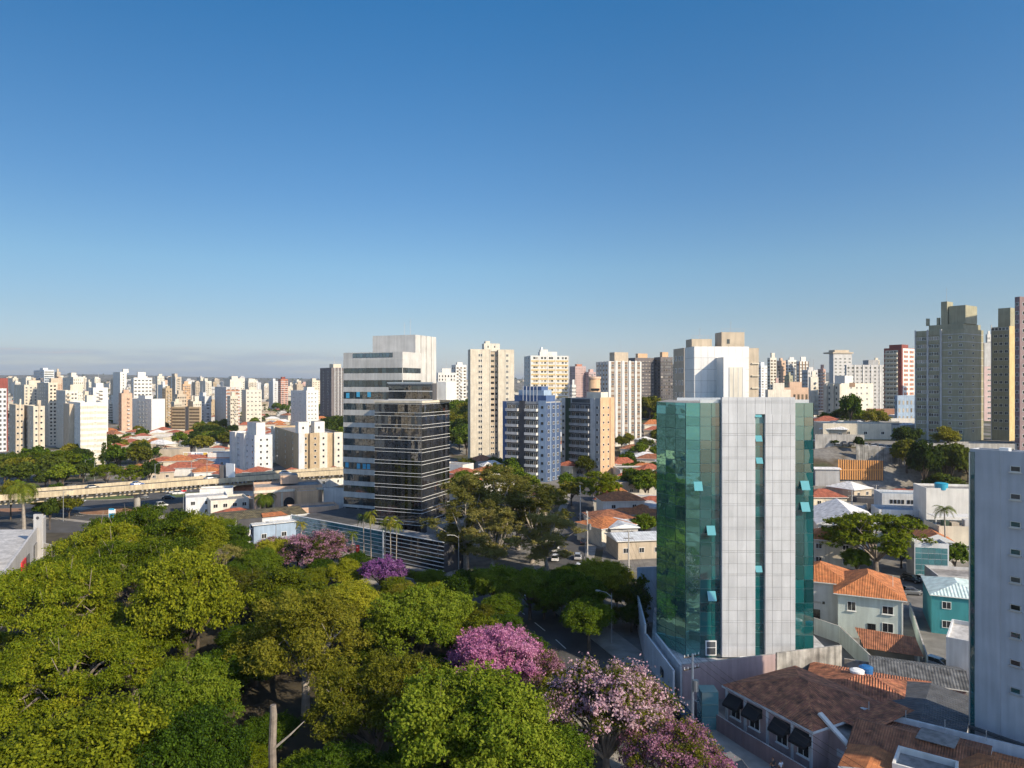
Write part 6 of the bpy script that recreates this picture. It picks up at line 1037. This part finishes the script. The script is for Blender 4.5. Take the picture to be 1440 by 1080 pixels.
for _ in range(2600):
    y = rr.uniform(42, 190); x = rr.uniform(-.80 * y, min(14, .12 * y))
    if not in_park(x, y) or y > 196 + .1 * x or x < -118 or (x < -84 and y > 122 - (x + 84) * .1 and x < -84): continue
    if 345 < 720 + x / y * F < 425 and y < 74: continue
    if 720 + x / y * F < 88 and y > 108: continue
    kind = rr.choice(['flat', 'flat', 'flat', 'broad'] if x < -.35 * y and rr.random() < .6 else ['broad', 'feathery', 'broad', 'bright']); s = rr.uniform(.55, 1.0); r_ = PROTO[kind][0][0] * s
    if any((x - a) ** 2 + (y - b) ** 2 < (.62 * (r_ + q)) ** 2 for a, b, q in TREES): continue
    tree(kind, x, y, s * .88, None, ({'flat': 'flat-topped green tree', 'broad': 'round green tree', 'feathery': 'olive feathery tree', 'bright': 'light green tree'}[kind], 'in the nearest park rows' if y < 74 else 'in the second park rows' if y < 100 else 'across the middle of the park' if y < 115 else 'toward the far end of the park' if y < 150 else 'at the road end of the park'), 'trees of the park'); cnt += 1
print('fill trees', cnt)
def wood(n, x0, x1, D0, D1, w, desc_place, kinds, seed, grp='trees between the buildings', sp=4.):
    r = random.Random(seed); k = 0
    for _ in range(n * 30):
        if k >= n: break
        D = D0 * (D1 / D0) ** r.random(); x = PX(r.uniform(x0, x1), D); s = r.uniform(*w)
        if any((x - a) ** 2 + (D - b) ** 2 < sp ** 2 for a, b in BLK2): continue
        if any((x - a) ** 2 + (D - b) ** 2 < (.5 * (q + s * 5)) ** 2 for a, b, q in TREES): continue
        kd = r.choice(kinds); tree(kd, x, D, s, None, ({'far_green': 'green tree', 'far_dark': 'dark green tree', 'far_olive': 'olive tree'}[kd], desc_place), grp); k += 1
BLK2 = [(o.location.x, o.location.y) for o in SC.objects if o.parent is None and o.get('category') and 'tree' not in o.name]
G, DK, OL = 'far_green', 'far_dark', 'far_olive'
wood(30, 614, 662, 395, 540, (1.0, 1.5), 'in the wood right of the offices', [DK, G, OL], 1); wood(14, 795, 836, 440, 600, (1.0, 1.5), 'on the wooded rise behind the water tower', [DK, G], 2); wood(34, 898, 965, 430, 600, (1.0, 1.6), 'in the wood below the slate towers', [DK, OL, G], 3)
wood(18, 265, 330, 400, 600, (.8, 1.4), 'in the clump below the brick balcony tower', [DK, OL], 4); wood(14, 455, 484, 400, 640, (1, 1.5), 'at the left edge of the office pair', [DK, G], 5); wood(20, 90, 220, 330, 430, (.7, 1.2), 'behind the flyover on the left', [G, OL, DK], 6); wood(14, 150, 480, 430, 700, (.6, 1.1), 'among the roofs of the left town', [G, DK, OL], 7); wood(12, 150, 480, 700, 1300, (.8, 1.5), 'in the hollow below the left skyline', [DK, G], 8)
wood(22, 870, 945, 250, 420, (.6, 1.0), 'among roofs left of the green tower', [G, OL, DK], 9); wood(12, 640, 830, 235, 330, (.6, 1.0), 'behind the eucalyptus trees', [G, OL], 10); wood(9, 1140, 1300, 300, 420, (.6, 1.), 'on the upper terrace', [DK, OL, G], 11); wood(8, 1270, 1362, 232, 262, (.7, 1.1), 'on the dark slope before the olive towers', [DK, DK, OL], 12); wood(8, 1240, 1362, 150, 215, (.4, .7), 'among the white buildings at the right', [G, OL], 13); wood(16, -10, 130, 270, 340, (.7, 1.2), 'left of the flyover lamps', [G, DK, OL], 14); wood(8, 20, 110, 205, 260, (.4, .7), 'by the road under the large palm', [G, OL], 15)
# far woods and crowded roofs on the horizon, too many to count
def mass(name, n, mk, label, cat):
    m = mk(n); tag(m, label, cat, None, 'stuff'); return m
C, D_ = [], []
for _ in range(1900):
    d = 750 * (6.5 ** rs.rand()); k = rs.uniform(-.95, 1.1); x = k * d; r = rs.uniform(4, 8); C.append((x, d, T(x, d) + r * .7, r, r, r * rs.uniform(.6, 1.)))
P_l, N_l = scatter(C, 76000, .5, .4, .6, 20, 2.2); o = link('far_woods', leaves('far_woods', P_l, N_l, 1.5, 1.1, 'leaf_dark')); tag(o, 'distant dark tree cover between the far towers', 'woods', None, 'stuff')
m = MB()
for _ in range(1300):
    d = 900 * (3.6 ** rs.rand()); k = rs.uniform(-.80, .78); x = k * d; z = T(x, d); w, dd, h = rs.uniform(5, 12), rs.uniform(4, 9), rs.uniform(4, 9); c = ['cream', 'white', 'beige', 'pale_cream', 'light_grey'][rs.randint(5)]
    m.box(x - w, x + w, d - dd, d + dd, z - 3, z + h, c, ['red_roof', 'red_roof', 'pale_roof', 'slab_roof'][rs.randint(4)], False)
o = m.build('far_houses'); tag(o, 'countless low roofs spread below the far skyline', 'houses', None, 'stuff')
# ---------------------------------------------------------------- cars, poles, people
def carpaint(n, c): m = plain(n, c, .28, .0); m.node_tree.nodes['Principled BSDF'].inputs['Coat Weight'].default_value = .6
for n, c in (('car_white', (.75, .75, .75)), ('car_silver', (.42, .43, .45)), ('car_black', (.015, .015, .018)), ('car_grey', (.12, .125, .13)), ('car_red', (.45, .02, .02)), ('car_blue', (.03, .08, .25))): carpaint(n, c)
plain('rim', (.45, .45, .46), .35, .8); plain('head_glass', (.7, .7, .7), .2); plain('tail_glass', (.4, .02, .02), .3)
def lathe_wheel():
    m = MB(); m.tube([(0, -.1, 0), (0, .1, 0)], [.32, .32], 16, 'rubber'); a = m.mesh('wheel'); r = MB(); r.tube([(0, -.12, 0), (0, -.1005, 0)], [.2, .21], 12, 'rim'); r.tube([(0, .1005, 0), (0, .12, 0)], [.21, .2], 12, 'rim'); return a, r.mesh('rim')
WH, RIM = lathe_wheel()
def shell(secs, mat, name, closed=True):
    """car body from cross sections: (x, half width at bottom, at shoulder, at top, z bottom, z shoulder, z top)"""
    bm_v, f = [], []
    for x, wb, ws, wt, zb, zs, zt in secs: bm_v += [(x, -wb, zb), (x, -ws, zs * .55 + zb * .45), (x, -ws, zs), (x, -wt, zt), (x, wt, zt), (x, ws, zs), (x, ws, zs * .55 + zb * .45), (x, wb, zb)]
    n = 8
    for i in range(len(secs) - 1):
        for j in range(n): f.append((i * n + j, i * n + (j + 1) % n, (i + 1) * n + (j + 1) % n, (i + 1) * n + j)[::-1])
    f.append(tuple(range(n))); f.append(tuple(reversed(range((len(secs) - 1) * n, len(secs) * n)))); me = bpy.data.meshes.new(name); me.from_pydata(bm_v, [], f); me.materials.append(M[mat]); me.update(); return me
CARM = {}
def carmeshes(col, kind):
    if (col, kind) in CARM: return CARM[(col, kind)]
    hb = kind == 'hatch'; van = kind == 'van'
    body = shell([(-2.05, .68, .74, .60, .35, .62, .74), (-1.9, .74, .84, .74, .25, .72, .90 if not van else 1.0), (-1.0, .78, .87, .80, .22, .76, .96), (.6, .78, .87, .80, .22, .76, .95), (1.1, .78, .86, .78, .22, .74, .90), (1.85, .74, .80, .66, .26, .64, .74), (2.08, .62, .70, .56, .36, .54, .60)], col, 'body')
    x0 = -1.95 if (hb or van) else -1.45; top = 1.85 if van else 1.47
    cabin = shell([(x0, .72, .74, .70, .88, .93, .96), (x0 + .35, .74, .72, .56, .88, 1.2, top - .06), (-.4, .76, .72, .58, .88, 1.2, top), (.3, .76, .72, .57, .88, 1.2, top - .03), (1.15, .74, .74, .68, .88, .91, .93)], 'car_glass', 'window')
    roof = MB(); roof.box(x0 + .45, .22, -.54, .54, top - .05, top + .012, col); roof.tube([(x0 + .1, .70, .96), (x0 + .4, .57, top - .03)], [.04, .04], 4, col); roof.tube([(x0 + .1, -.70, .96), (x0 + .4, -.57, top - .03)], [.04, .04], 4, col); roof.tube([(1.12, .68, .95), (.25, .56, top)], [.04, .04], 4, col); roof.tube([(1.12, -.68, .95), (.25, -.56, top)], [.04, .04], 4, col); roof.tube([(-.4, .745, .9), (-.4, .585, top)], [.04, .04], 4, col); roof.tube([(-.4, -.745, .9), (-.4, -.585, top)], [.04, .04], 4, col)
    hl, tl = MB(), MB(); hl.box(1.9, 2.06, -.1, .14, 0, .13, 'head_glass'); tl.box(-2.07, -1.95, -.1, .12, 0, .16, 'tail_glass')
    CARM[(col, kind)] = (body, cabin, roof.mesh('roof'), hl.mesh('headlight'), tl.mesh('tail_light')); return CARM[(col, kind)]
def car(col, x, y, rot, label, kind='hatch', z=None, parts=True, group='cars'):
    b, c, r, h, t = carmeshes(col, kind); o = link('parked_car', None, None, (x, y, (T(x, y) + .035) if z is None else z), R(rot)); tag(o, label, 'car', group)
    link('body', b, o); link('window', c, o); link('roof', r, o)
    for sx in (-1.28, 1.3):
        for sy in (-.74, .74): w = link('wheel', WH, o, (sx, sy, .32)); link('rim', RIM, w)
    for sy in (-.58, .54): link('headlight', h, o, (-.02, sy, .58)); link('tail_light', t, o, (.03, sy, .62))
    return o
for col, px, py, rot, kind, lab in (
    ('car_silver', 788.5, 737, 82, 'hatch', 'silver car parked furthest up the left kerb of the side street'), ('car_black', 784, 757, 82, 'sedan', 'black car parked on the left kerb of the side street'), ('car_white', 781, 775, 82, 'van', 'white van parked at the left kerb of the side street'), ('car_white', 781, 788, 82, 'hatch', 'white hatchback parked behind the white van'), ('car_grey', 817, 729, 82, 'hatch', 'dark grey car furthest up the right kerb of the side street'), ('car_silver', 815.5, 748, 82, 'sedan', 'silver saloon on the right kerb by the street lamp'), ('car_silver', 812.5, 786, 83, 'hatch', 'silver hatchback on the right kerb near the junction'), ('car_white', 814.5, 801, 83, 'hatch', 'white car nearest the junction on the right kerb'), ('car_black', 821, 765, 82, 'sedan', 'black saloon half hidden by the utility pole'),
    ('car_black', 1282, 818, -62, 'hatch', 'black car parked behind the orange hipped house'), ('car_silver', 1301, 820, -62, 'hatch', 'grey car parked beside the black one behind the orange house'), ('car_grey', 1281, 836, -8, 'sedan', 'dark saloon lying across the yard behind the orange house'), ('car_silver', 1321, 940, -58, 'hatch', 'pale car in the narrow drive below the teal house'), ('car_white', 227, 713, 60, 'van', 'white van on the road under the flyover'), ('car_grey', 200, 702, 8, 'sedan', 'dark car in the shade of the flyover, leftmost'), ('car_black', 237, 702, 8, 'sedan', 'black car in the shade of the flyover, right of the dark one'),
    ('car_silver', 246, 694, 20, 'hatch', 'silver car parked beyond the flyover shade, left one'), ('car_white', 251, 695.5, 20, 'hatch', 'white car parked beyond the flyover shade, right one'), ('car_white', 641, 722, 20, 'hatch', 'white car on the parking deck beside the black office'), ('car_white', 700, 722, 70, 'sedan', 'white car behind the eucalyptus trunks'), ('car_grey', 98, 684.5, 10, 'hatch', 'grey car on the road beyond the flyover'), ('car_white', 80, 686, 10, 'hatch', 'white car on the road beyond the flyover by the palm'), ('car_red', 350, 712, 30, 'hatch', 'red car beside the cream commercial block'), ('car_white', 1152, 688, 5, 'hatch', 'white car behind the gabled warehouse'), ('car_silver', 1164, 688, 5, 'hatch', 'silver car behind the gabled warehouse'), ('car_black', 958, 1010, -68, 'hatch', 'dark car under the pale pink tree by the pavement'), ('car_silver', 893, 1000, -68, 'sedan', 'silver car half hidden by the pale pink tree'), ('car_grey', 1035, 1088, -66, 'hatch', 'dark car at the bottom edge by the retaining wall')):
    D = DG(py); car(col, PX(px, D), D, rot, lab, kind, z=6.35 if 'deck beside' in lab else None)
for row, (n_, x0, x1, y_, rot, pl) in enumerate(((7, 206, 262, 691, 62, 'in the lot beyond the flyover'), (9, 1176, 1268, 696, 78, 'in the lot behind the gabled warehouse'), (5, 655, 700, 716, 70, 'in the yard right of the black office'), (4, 395, 440, 727, 30, 'in the yard before the arched hall'))):
    for k in range(n_):
        if rnd.random() < .18: continue
        D = DG(y_ + k * .35); cl = rnd.choice(['car_white', 'car_silver', 'car_black', 'car_grey', 'car_red', 'car_white']); o = car(cl, PX(x0 + (x1 - x0) * k / n_, D), D, rot + rnd.uniform(-4, 4), None, rnd.choice(['hatch', 'sedan'])); auto(o, cl[4:] + ' car', pl, 'car', 'cars')
for px, col, lab in ((121, 'car_black', 'dark car driving on the flyover, leftmost'), (186, 'car_blue', 'blue car driving on the middle of the flyover'), (287, 'car_grey', 'dark car on the flyover near the grey billboard'), (396, 'car_silver', 'car on the flyover below the tan-shaded cream block')):
    i = min(range(len(FL)), key=lambda k: abs(720 + FL[k][0] / FL[k][1] * F - px)); u = Vector(FL[i + 1]) - Vector(FL[i]); car(col, FL[i][0], FL[i][1], math.degrees(math.atan2(u.y, u.x)), lab, 'sedan', 7.93)
def lamp(label, x, y, H=8.5, arm=2.2, rot=0., double=False, group='street lamps', z=None):
    o = thing('street_lamp', label, 'street lamp', (x, y, T(x, y) if z is None else z), R(rot), group); m = MB(); m.tube([(0, 0, -.3), (0, 0, H * .6), (0, 0, H)], [.12, .09, .06], 8, 'metal'); m.build('pole', o)
    for s in ((1, -1) if double else (1,)): m = MB(); m.tube([(0, 0, H - .6), (s * arm * .4, 0, H), (s * arm, 0, H + .2)], [.05, .045, .04], 6, 'metal'); a = m.build('arm', o); m = MB(); m.box(s * arm - .35, s * arm + .35, -.14, .14, H + .1, H + .24, 'metal'); m.box(s * arm - .25, s * arm + .25, -.1, .1, H + .06, H + .099, 'lamp_glass'); m.build('lamp_head', a)
    return o
for px, py, H, rot, lab in ((823, 812, 9, 200, 'street lamp curving over the side street'), (89, 733, 9, 20, 'street lamp above the zebra crossing'), (258, 728, 8, 20, 'street lamp left of the grey white commercial block'), (645, 812, 9, 200, 'street lamp on the avenue before the black office'), (495, 800, 8, 170, 'street lamp left of the palms at the podium'), (388, 783, 8, 170, 'street lamp before the blue grey shop'), (334, 782, 7, 170, 'street lamp beside the yellow shrub tree'), (860, 905, 8, 160, 'street lamp by the junction beside the pale pink tree'), (120, 676, 9, 10, 'street lamp rising behind the flyover by the layered trees'), (133, 678, 9, 10, 'second street lamp behind the flyover, right of the first'), (20, 690, 9, 10, 'street lamp at the left edge behind the palm'), (206, 700, 7, 10, 'short white lamp under the flyover')):
    D = DG(py); lamp(lab, PX(px, D), D, H, rot=rot)
for px, lab in ((211, 'lamp on the flyover above the white van'), (275, 'lamp on the flyover left of the grey billboard'), (298, 'lamp on the flyover nearest the grey billboard'), (382, 'lamp on the flyover before the tan-shaded cream block')):
    i = min(range(len(FL)), key=lambda k: abs(720 + FL[k][0] / FL[k][1] * F - px)); lamp(lab, Fp[i][0], Fp[i][1] + .5, 7, 1.6, 30, group='street lamps', z=7.2)
def upole(label, x, y, H=10, rot=0., transformer=False, arms=2):
    o = thing('utility_pole', label, 'utility pole', (x, y, T(x, y)), R(rot), 'utility poles'); m = MB(); m.tube([(0, 0, -.3), (0, 0, H)], [.19, .12], 8, 'pole_concrete'); m.build('pole', o)
    for k in range(arms):
        m = MB(); z = H - .4 - k * 1.4; m.box(-1.1, 1.1, .13, .24, z, z + .12, 'bark')
        for q in (-1, -.5, .5, 1): m.tube([(q, .18, z + .121), (q, .18, z + .35)], [.05, .04], 6, 'tank_white')
        m.build('crossarm', o)
    if transformer: m = MB(); m.tube([(0, -.5, H - 4), (0, -.5, H - 2.8)], [.34, .34], 12, 'metal'); m.build('transformer', o)
    return o
UP = []
for px, py, H, rot, tr, lab in ((884, 812, 10, 10, False, 'utility pole with crossarm in front of the metal roofed workshop'), (826, 802, 13, 80, True, 'tall utility pole with transformer on the side street'), (974, 1050, 10.5, 25, True, 'utility pole by the teal gatehouse, trunk in front of the podium'), (1198, 732, 9, 10, False, 'utility pole left of the white flat building'), (1232, 722, 9, 10, False, 'utility pole with bracket behind the umbrella tree'), (1272, 704, 8, 10, False, 'thin utility pole near the red roofed kiosk'), (816, 735, 11, 80, False, 'utility pole further up the side street')):
    D = DG(py); UP.append(upole(lab, PX(px, D), D, H, rot, tr))
UP.append(upole('utility pole below the bottom edge of the picture', 31, 50, 10, 25, False))
def cable(label, a, b, sag=.8, r=.018, n=3):
    o = link('power_line', None, None, a); tag(o, label, 'power line', 'power lines')
    for k in range(n):
        off = Vector((-.9 + .9 * k, .18, 0)); m = MB(); A, B_ = Vector(a) + off, Vector(b) + off; m.tube([A.lerp(B_, t) - Vector((0, 0, 4 * sag * t * (1 - t))) for t in np.linspace(0, 1, 9)], [r] * 9, 4, 'rubber', False); wpart('wire', m, o)
def ptop(o, H): return (o.location.x, o.location.y, o.location.z + H)
cable('power lines running from the podium pole out of the bottom edge', ptop(UP[2], 10.4), ptop(UP[7], 9.9)); cable('power lines slung from the podium pole to the tall side street pole', ptop(UP[2], 10.2), ptop(UP[1], 12.6), 1.6); cable('power lines crossing to the workshop pole from the podium pole', ptop(UP[2], 9), ptop(UP[0], 8.6), 1.4); cable('power lines along the side street', ptop(UP[1], 12.9), ptop(UP[6], 10.9)); cable('power lines from the workshop pole to the tall side street pole', ptop(UP[0], 9.9), ptop(UP[1], 12.2)); cable('power lines between the poles behind the umbrella tree', ptop(UP[3], 8.9), ptop(UP[4], 8.9))
# dead trunk standing in the park
o = thing('dead_trunk', 'bare broken tree trunk standing in a park clearing', 'dead tree', (PX(383, 66), 66, 0), 0); m = MB(); m.tube([(0, 0, -.3), (.1, 0, 3.5), (-.05, .1, 7), (.1, 0, 10.3), (.05, .05, 11.2)], [.42, .38, .36, .33, .27], 10, 'grey_bark'); m.build('trunk', o); m = MB(); m.tube([(.2, 0, 7.2), (1.6, 0, 8.4), (2.9, .2, 9.6)], [.13, .09, .03], 6, 'pale_bark'); m.build('broken_branch', o)
for k, (px, py, lab) in enumerate(((1150, 668, 'yellow sunshade left of the others behind the gabled warehouse'), (1157, 671, 'yellow sunshade nearest the gabled warehouse'), (1166, 667, 'yellow sunshade rightmost behind the gabled warehouse'))):
    D = 226; o = thing('parasol', lab, 'parasol', (PX(px, D), D + k, T(PX(px, D), D + k)), 0, 'yellow sunshades'); m = MB(); m.tube([(0, 0, 0), (0, 0, 2.6)], [.04, .04], 6, 'metal'); m.build('pole', o); m = MB(); m.tube([(0, 0, 2.1), (0, 0, 2.75)], [1.6, .05], 8, 'sign_yellow'); m.build('canopy', o)
o = thing('hedge', 'trimmed green hedge along the foot of the black office', 'hedge', (-21, 150.6, 0)); Pp = np.stack([rs.uniform(-9, 9, 5200), rs.uniform(-.6, .6, 5200), rs.uniform(.05, 1.3, 5200)], 1); link('foliage', leaves('foliage', Pp, rs.normal(size=(5200, 3)) + [0, 0, .6], .2, .12, 'leaf_green'), o); m = MB(); m.box(-8.9, 8.9, -.3, .3, 0, .5, 'bark'); m.build('stems', o); o.rotation_euler = (0, 0, R(-37))
o = thing('banner', 'red banner standing at the podium entrance', 'banner', (PX(500, 160), 160, 0)); m = MB(); m.tube([(0, 0, 0), (0, 0, 5)], [.05, .04], 6, 'metal'); m.build('pole', o); m = MB(); m.box(.06, .9, -.02, .02, 1, 4.8, 'signal_red'); m.build('cloth', o)
# two people on the pavement at the bottom edge
for nm, c in (('skin', (.35, .19, .12)), ('hair', (.02, .015, .012)), ('shirt_dark', (.03, .03, .04)), ('shirt_pale', (.55, .60, .68)), ('trousers', (.03, .035, .06)), ('shoe', (.02, .02, .02))): plain(nm, c, .8)
def skinned(name, V, E, mat, root, parent, sub=2):
    me = bpy.data.meshes.new(name); me.from_pydata([v[0] for v in V], E, []); o = bpy.data.objects.new('tmp', me); COL.objects.link(o); o.modifiers.new('s', 'SKIN'); d = me.skin_vertices[0].data
    for i, v in enumerate(V): d[i].radius = v[1]; d[i].use_root = i == root
    o.modifiers.new('u', 'SUBSURF').levels = sub; dg = bpy.context.evaluated_depsgraph_get(); m2 = bpy.data.meshes.new_from_object(o.evaluated_get(dg)); m2.name = name; bpy.data.objects.remove(o); m2.materials.clear(); m2.materials.append(M[mat]); m2.polygons.foreach_set('use_smooth', [True] * len(m2.polygons)); return link(name, m2, parent)
def person(label, x, y, rot, shirt, st=.2):
    o = thing('person', label, 'person', (x, y, .15), R(rot), 'people on the pavement'); q = lambda *r: (r[0] if len(r) == 1 else r)
    V = [((0, 0, .95), (.15, .11)), ((0, 0, 1.15), (.14, .10)), ((0, .01, 1.38), (.17, .11)), ((0, 0, 1.48), (.07, .07)), ((0, .01, 1.56), (.055, .06)), ((0, .03, 1.63), (.07, .085)), ((0, .03, 1.72), (.075, .09)), ((0, .02, 1.79), (.05, .06))]; E = [(i, i + 1) for i in range(7)]
    for s in (-1, 1):
        b = len(V); V += [((s * .10, 0, .88), (.10, .10)), ((s * .11, s * st * .5 + .03, .50), (.068, .07)), ((s * .11, s * st, .09), (.045, .05)), ((s * .12, s * st + .14, .04), (.04, .03))]; E += [(0, b), (b, b + 1), (b + 1, b + 2), (b + 2, b + 3)]
        b = len(V); V += [((s * .20, 0, 1.42), (.06, .06)), ((s * .26, -s * st * .3 - .02, 1.14), (.045, .045)), ((s * .25, -s * st * .6 + .08, .90), (.033, .033)), ((s * .25, -s * st * .6 + .10, .82), (.04, .025))]; E += [(2, b), (b, b + 1), (b + 1, b + 2), (b + 2, b + 3)]
        for f in range(4): V.append(((s * .25 + (f - 1.5) * .018, -s * st * .6 + .12 + .004 * f, .73 + .006 * abs(f - 1.4)), (.009, .009))); E.append((b + 3, len(V) - 1))
        V.append(((s * .22, -s * st * .6 + .15, .79), (.01, .01))); E.append((b + 3, len(V) - 1))
    skinned('body', V, E, 'skin', 0, o)
    T_ = [((0, 0, .92), (.165, .125)), ((0, 0, 1.15), (.155, .115)), ((0, .01, 1.38), (.185, .125)), ((0, 0, 1.47), (.085, .085))]; E2 = [(0, 1), (1, 2), (2, 3)]
    for s in (-1, 1): b = len(T_); T_ += [((s * .20, 0, 1.42), (.075, .075)), ((s * .25, -s * st * .25, 1.22), (.062, .062))]; E2 += [(2, b), (b, b + 1)]
    skinned('shirt', T_, E2, shirt, 0, o)
    L_ = [((0, 0, .94), (.16, .12))]; E3 = []
    for s in (-1, 1): b = len(L_); L_ += [((s * .10, 0, .86), (.112, .112)), ((s * .11, s * st * .5 + .03, .50), (.08, .082)), ((s * .11, s * st, .13), (.06, .062))]; E3 += [(0, b), (b, b + 1), (b + 1, b + 2)]
    skinned('trousers', L_, E3, 'trousers', 0, o); skinned('hair', [((0, -.01, 1.70), (.085, .085)), ((0, 0, 1.79), (.075, .09))], [(0, 1)], 'hair', 0, o)
    m = MB(); 
    for s in (-1, 1): m.box(s * .03 - .012, s * .03 + .012, .108, .118, 1.685, 1.70, 'shoe')
    m.box(-.03, .03, .108, .116, 1.615, 1.625, 'tail_glass'); m.box(-.012, .012, .112, .135, 1.64, 1.68, 'skin'); m.build('face', o)
    m = MB()
    for s in (-1, 1): m.box(s * .12 - .05, s * .12 + .05, s * st - .08, s * st + .2, -.005, .08, 'shoe')
    m.build('shoe', o)
person('person in dark clothes walking at the bottom edge below the pink house', PX(1087, 74.4), 74.4, 20, 'shirt_dark'); person('person in a pale shirt walking beside the darker dressed one', PX(1098, 74), 74, 25, 'shirt_pale', .15)
finish_auto()

for k_ in LABELS:
    if len(k_.split()) > 16: print('LONG', k_)
# ---------------------------------------------------------------- thin summer haze round the whole scene
hm = bpy.data.materials.new('haze'); hm.use_nodes = True; hn = hm.node_tree.nodes; hn.remove(hn['Principled BSDF']); pvn = hn.new('ShaderNodeVolumePrincipled'); pvn.inputs['Density'].default_value = 0.00007; pvn.inputs['Color'].default_value = (.80, .88, .97, 1); pvn.inputs['Anisotropy'].default_value = .25
hm.node_tree.links.new(pvn.outputs[0], hn['Material Output'].inputs['Volume']); M['haze'] = hm
m = MB(); m.box(-45000, 45000, -300, 36000, -60, 260, 'haze'); hz = m.build('haze'); hz['kind'] = 'stuff'; tag(hz, 'thin pale haze in the air over the whole town', 'haze', None, 'stuff')
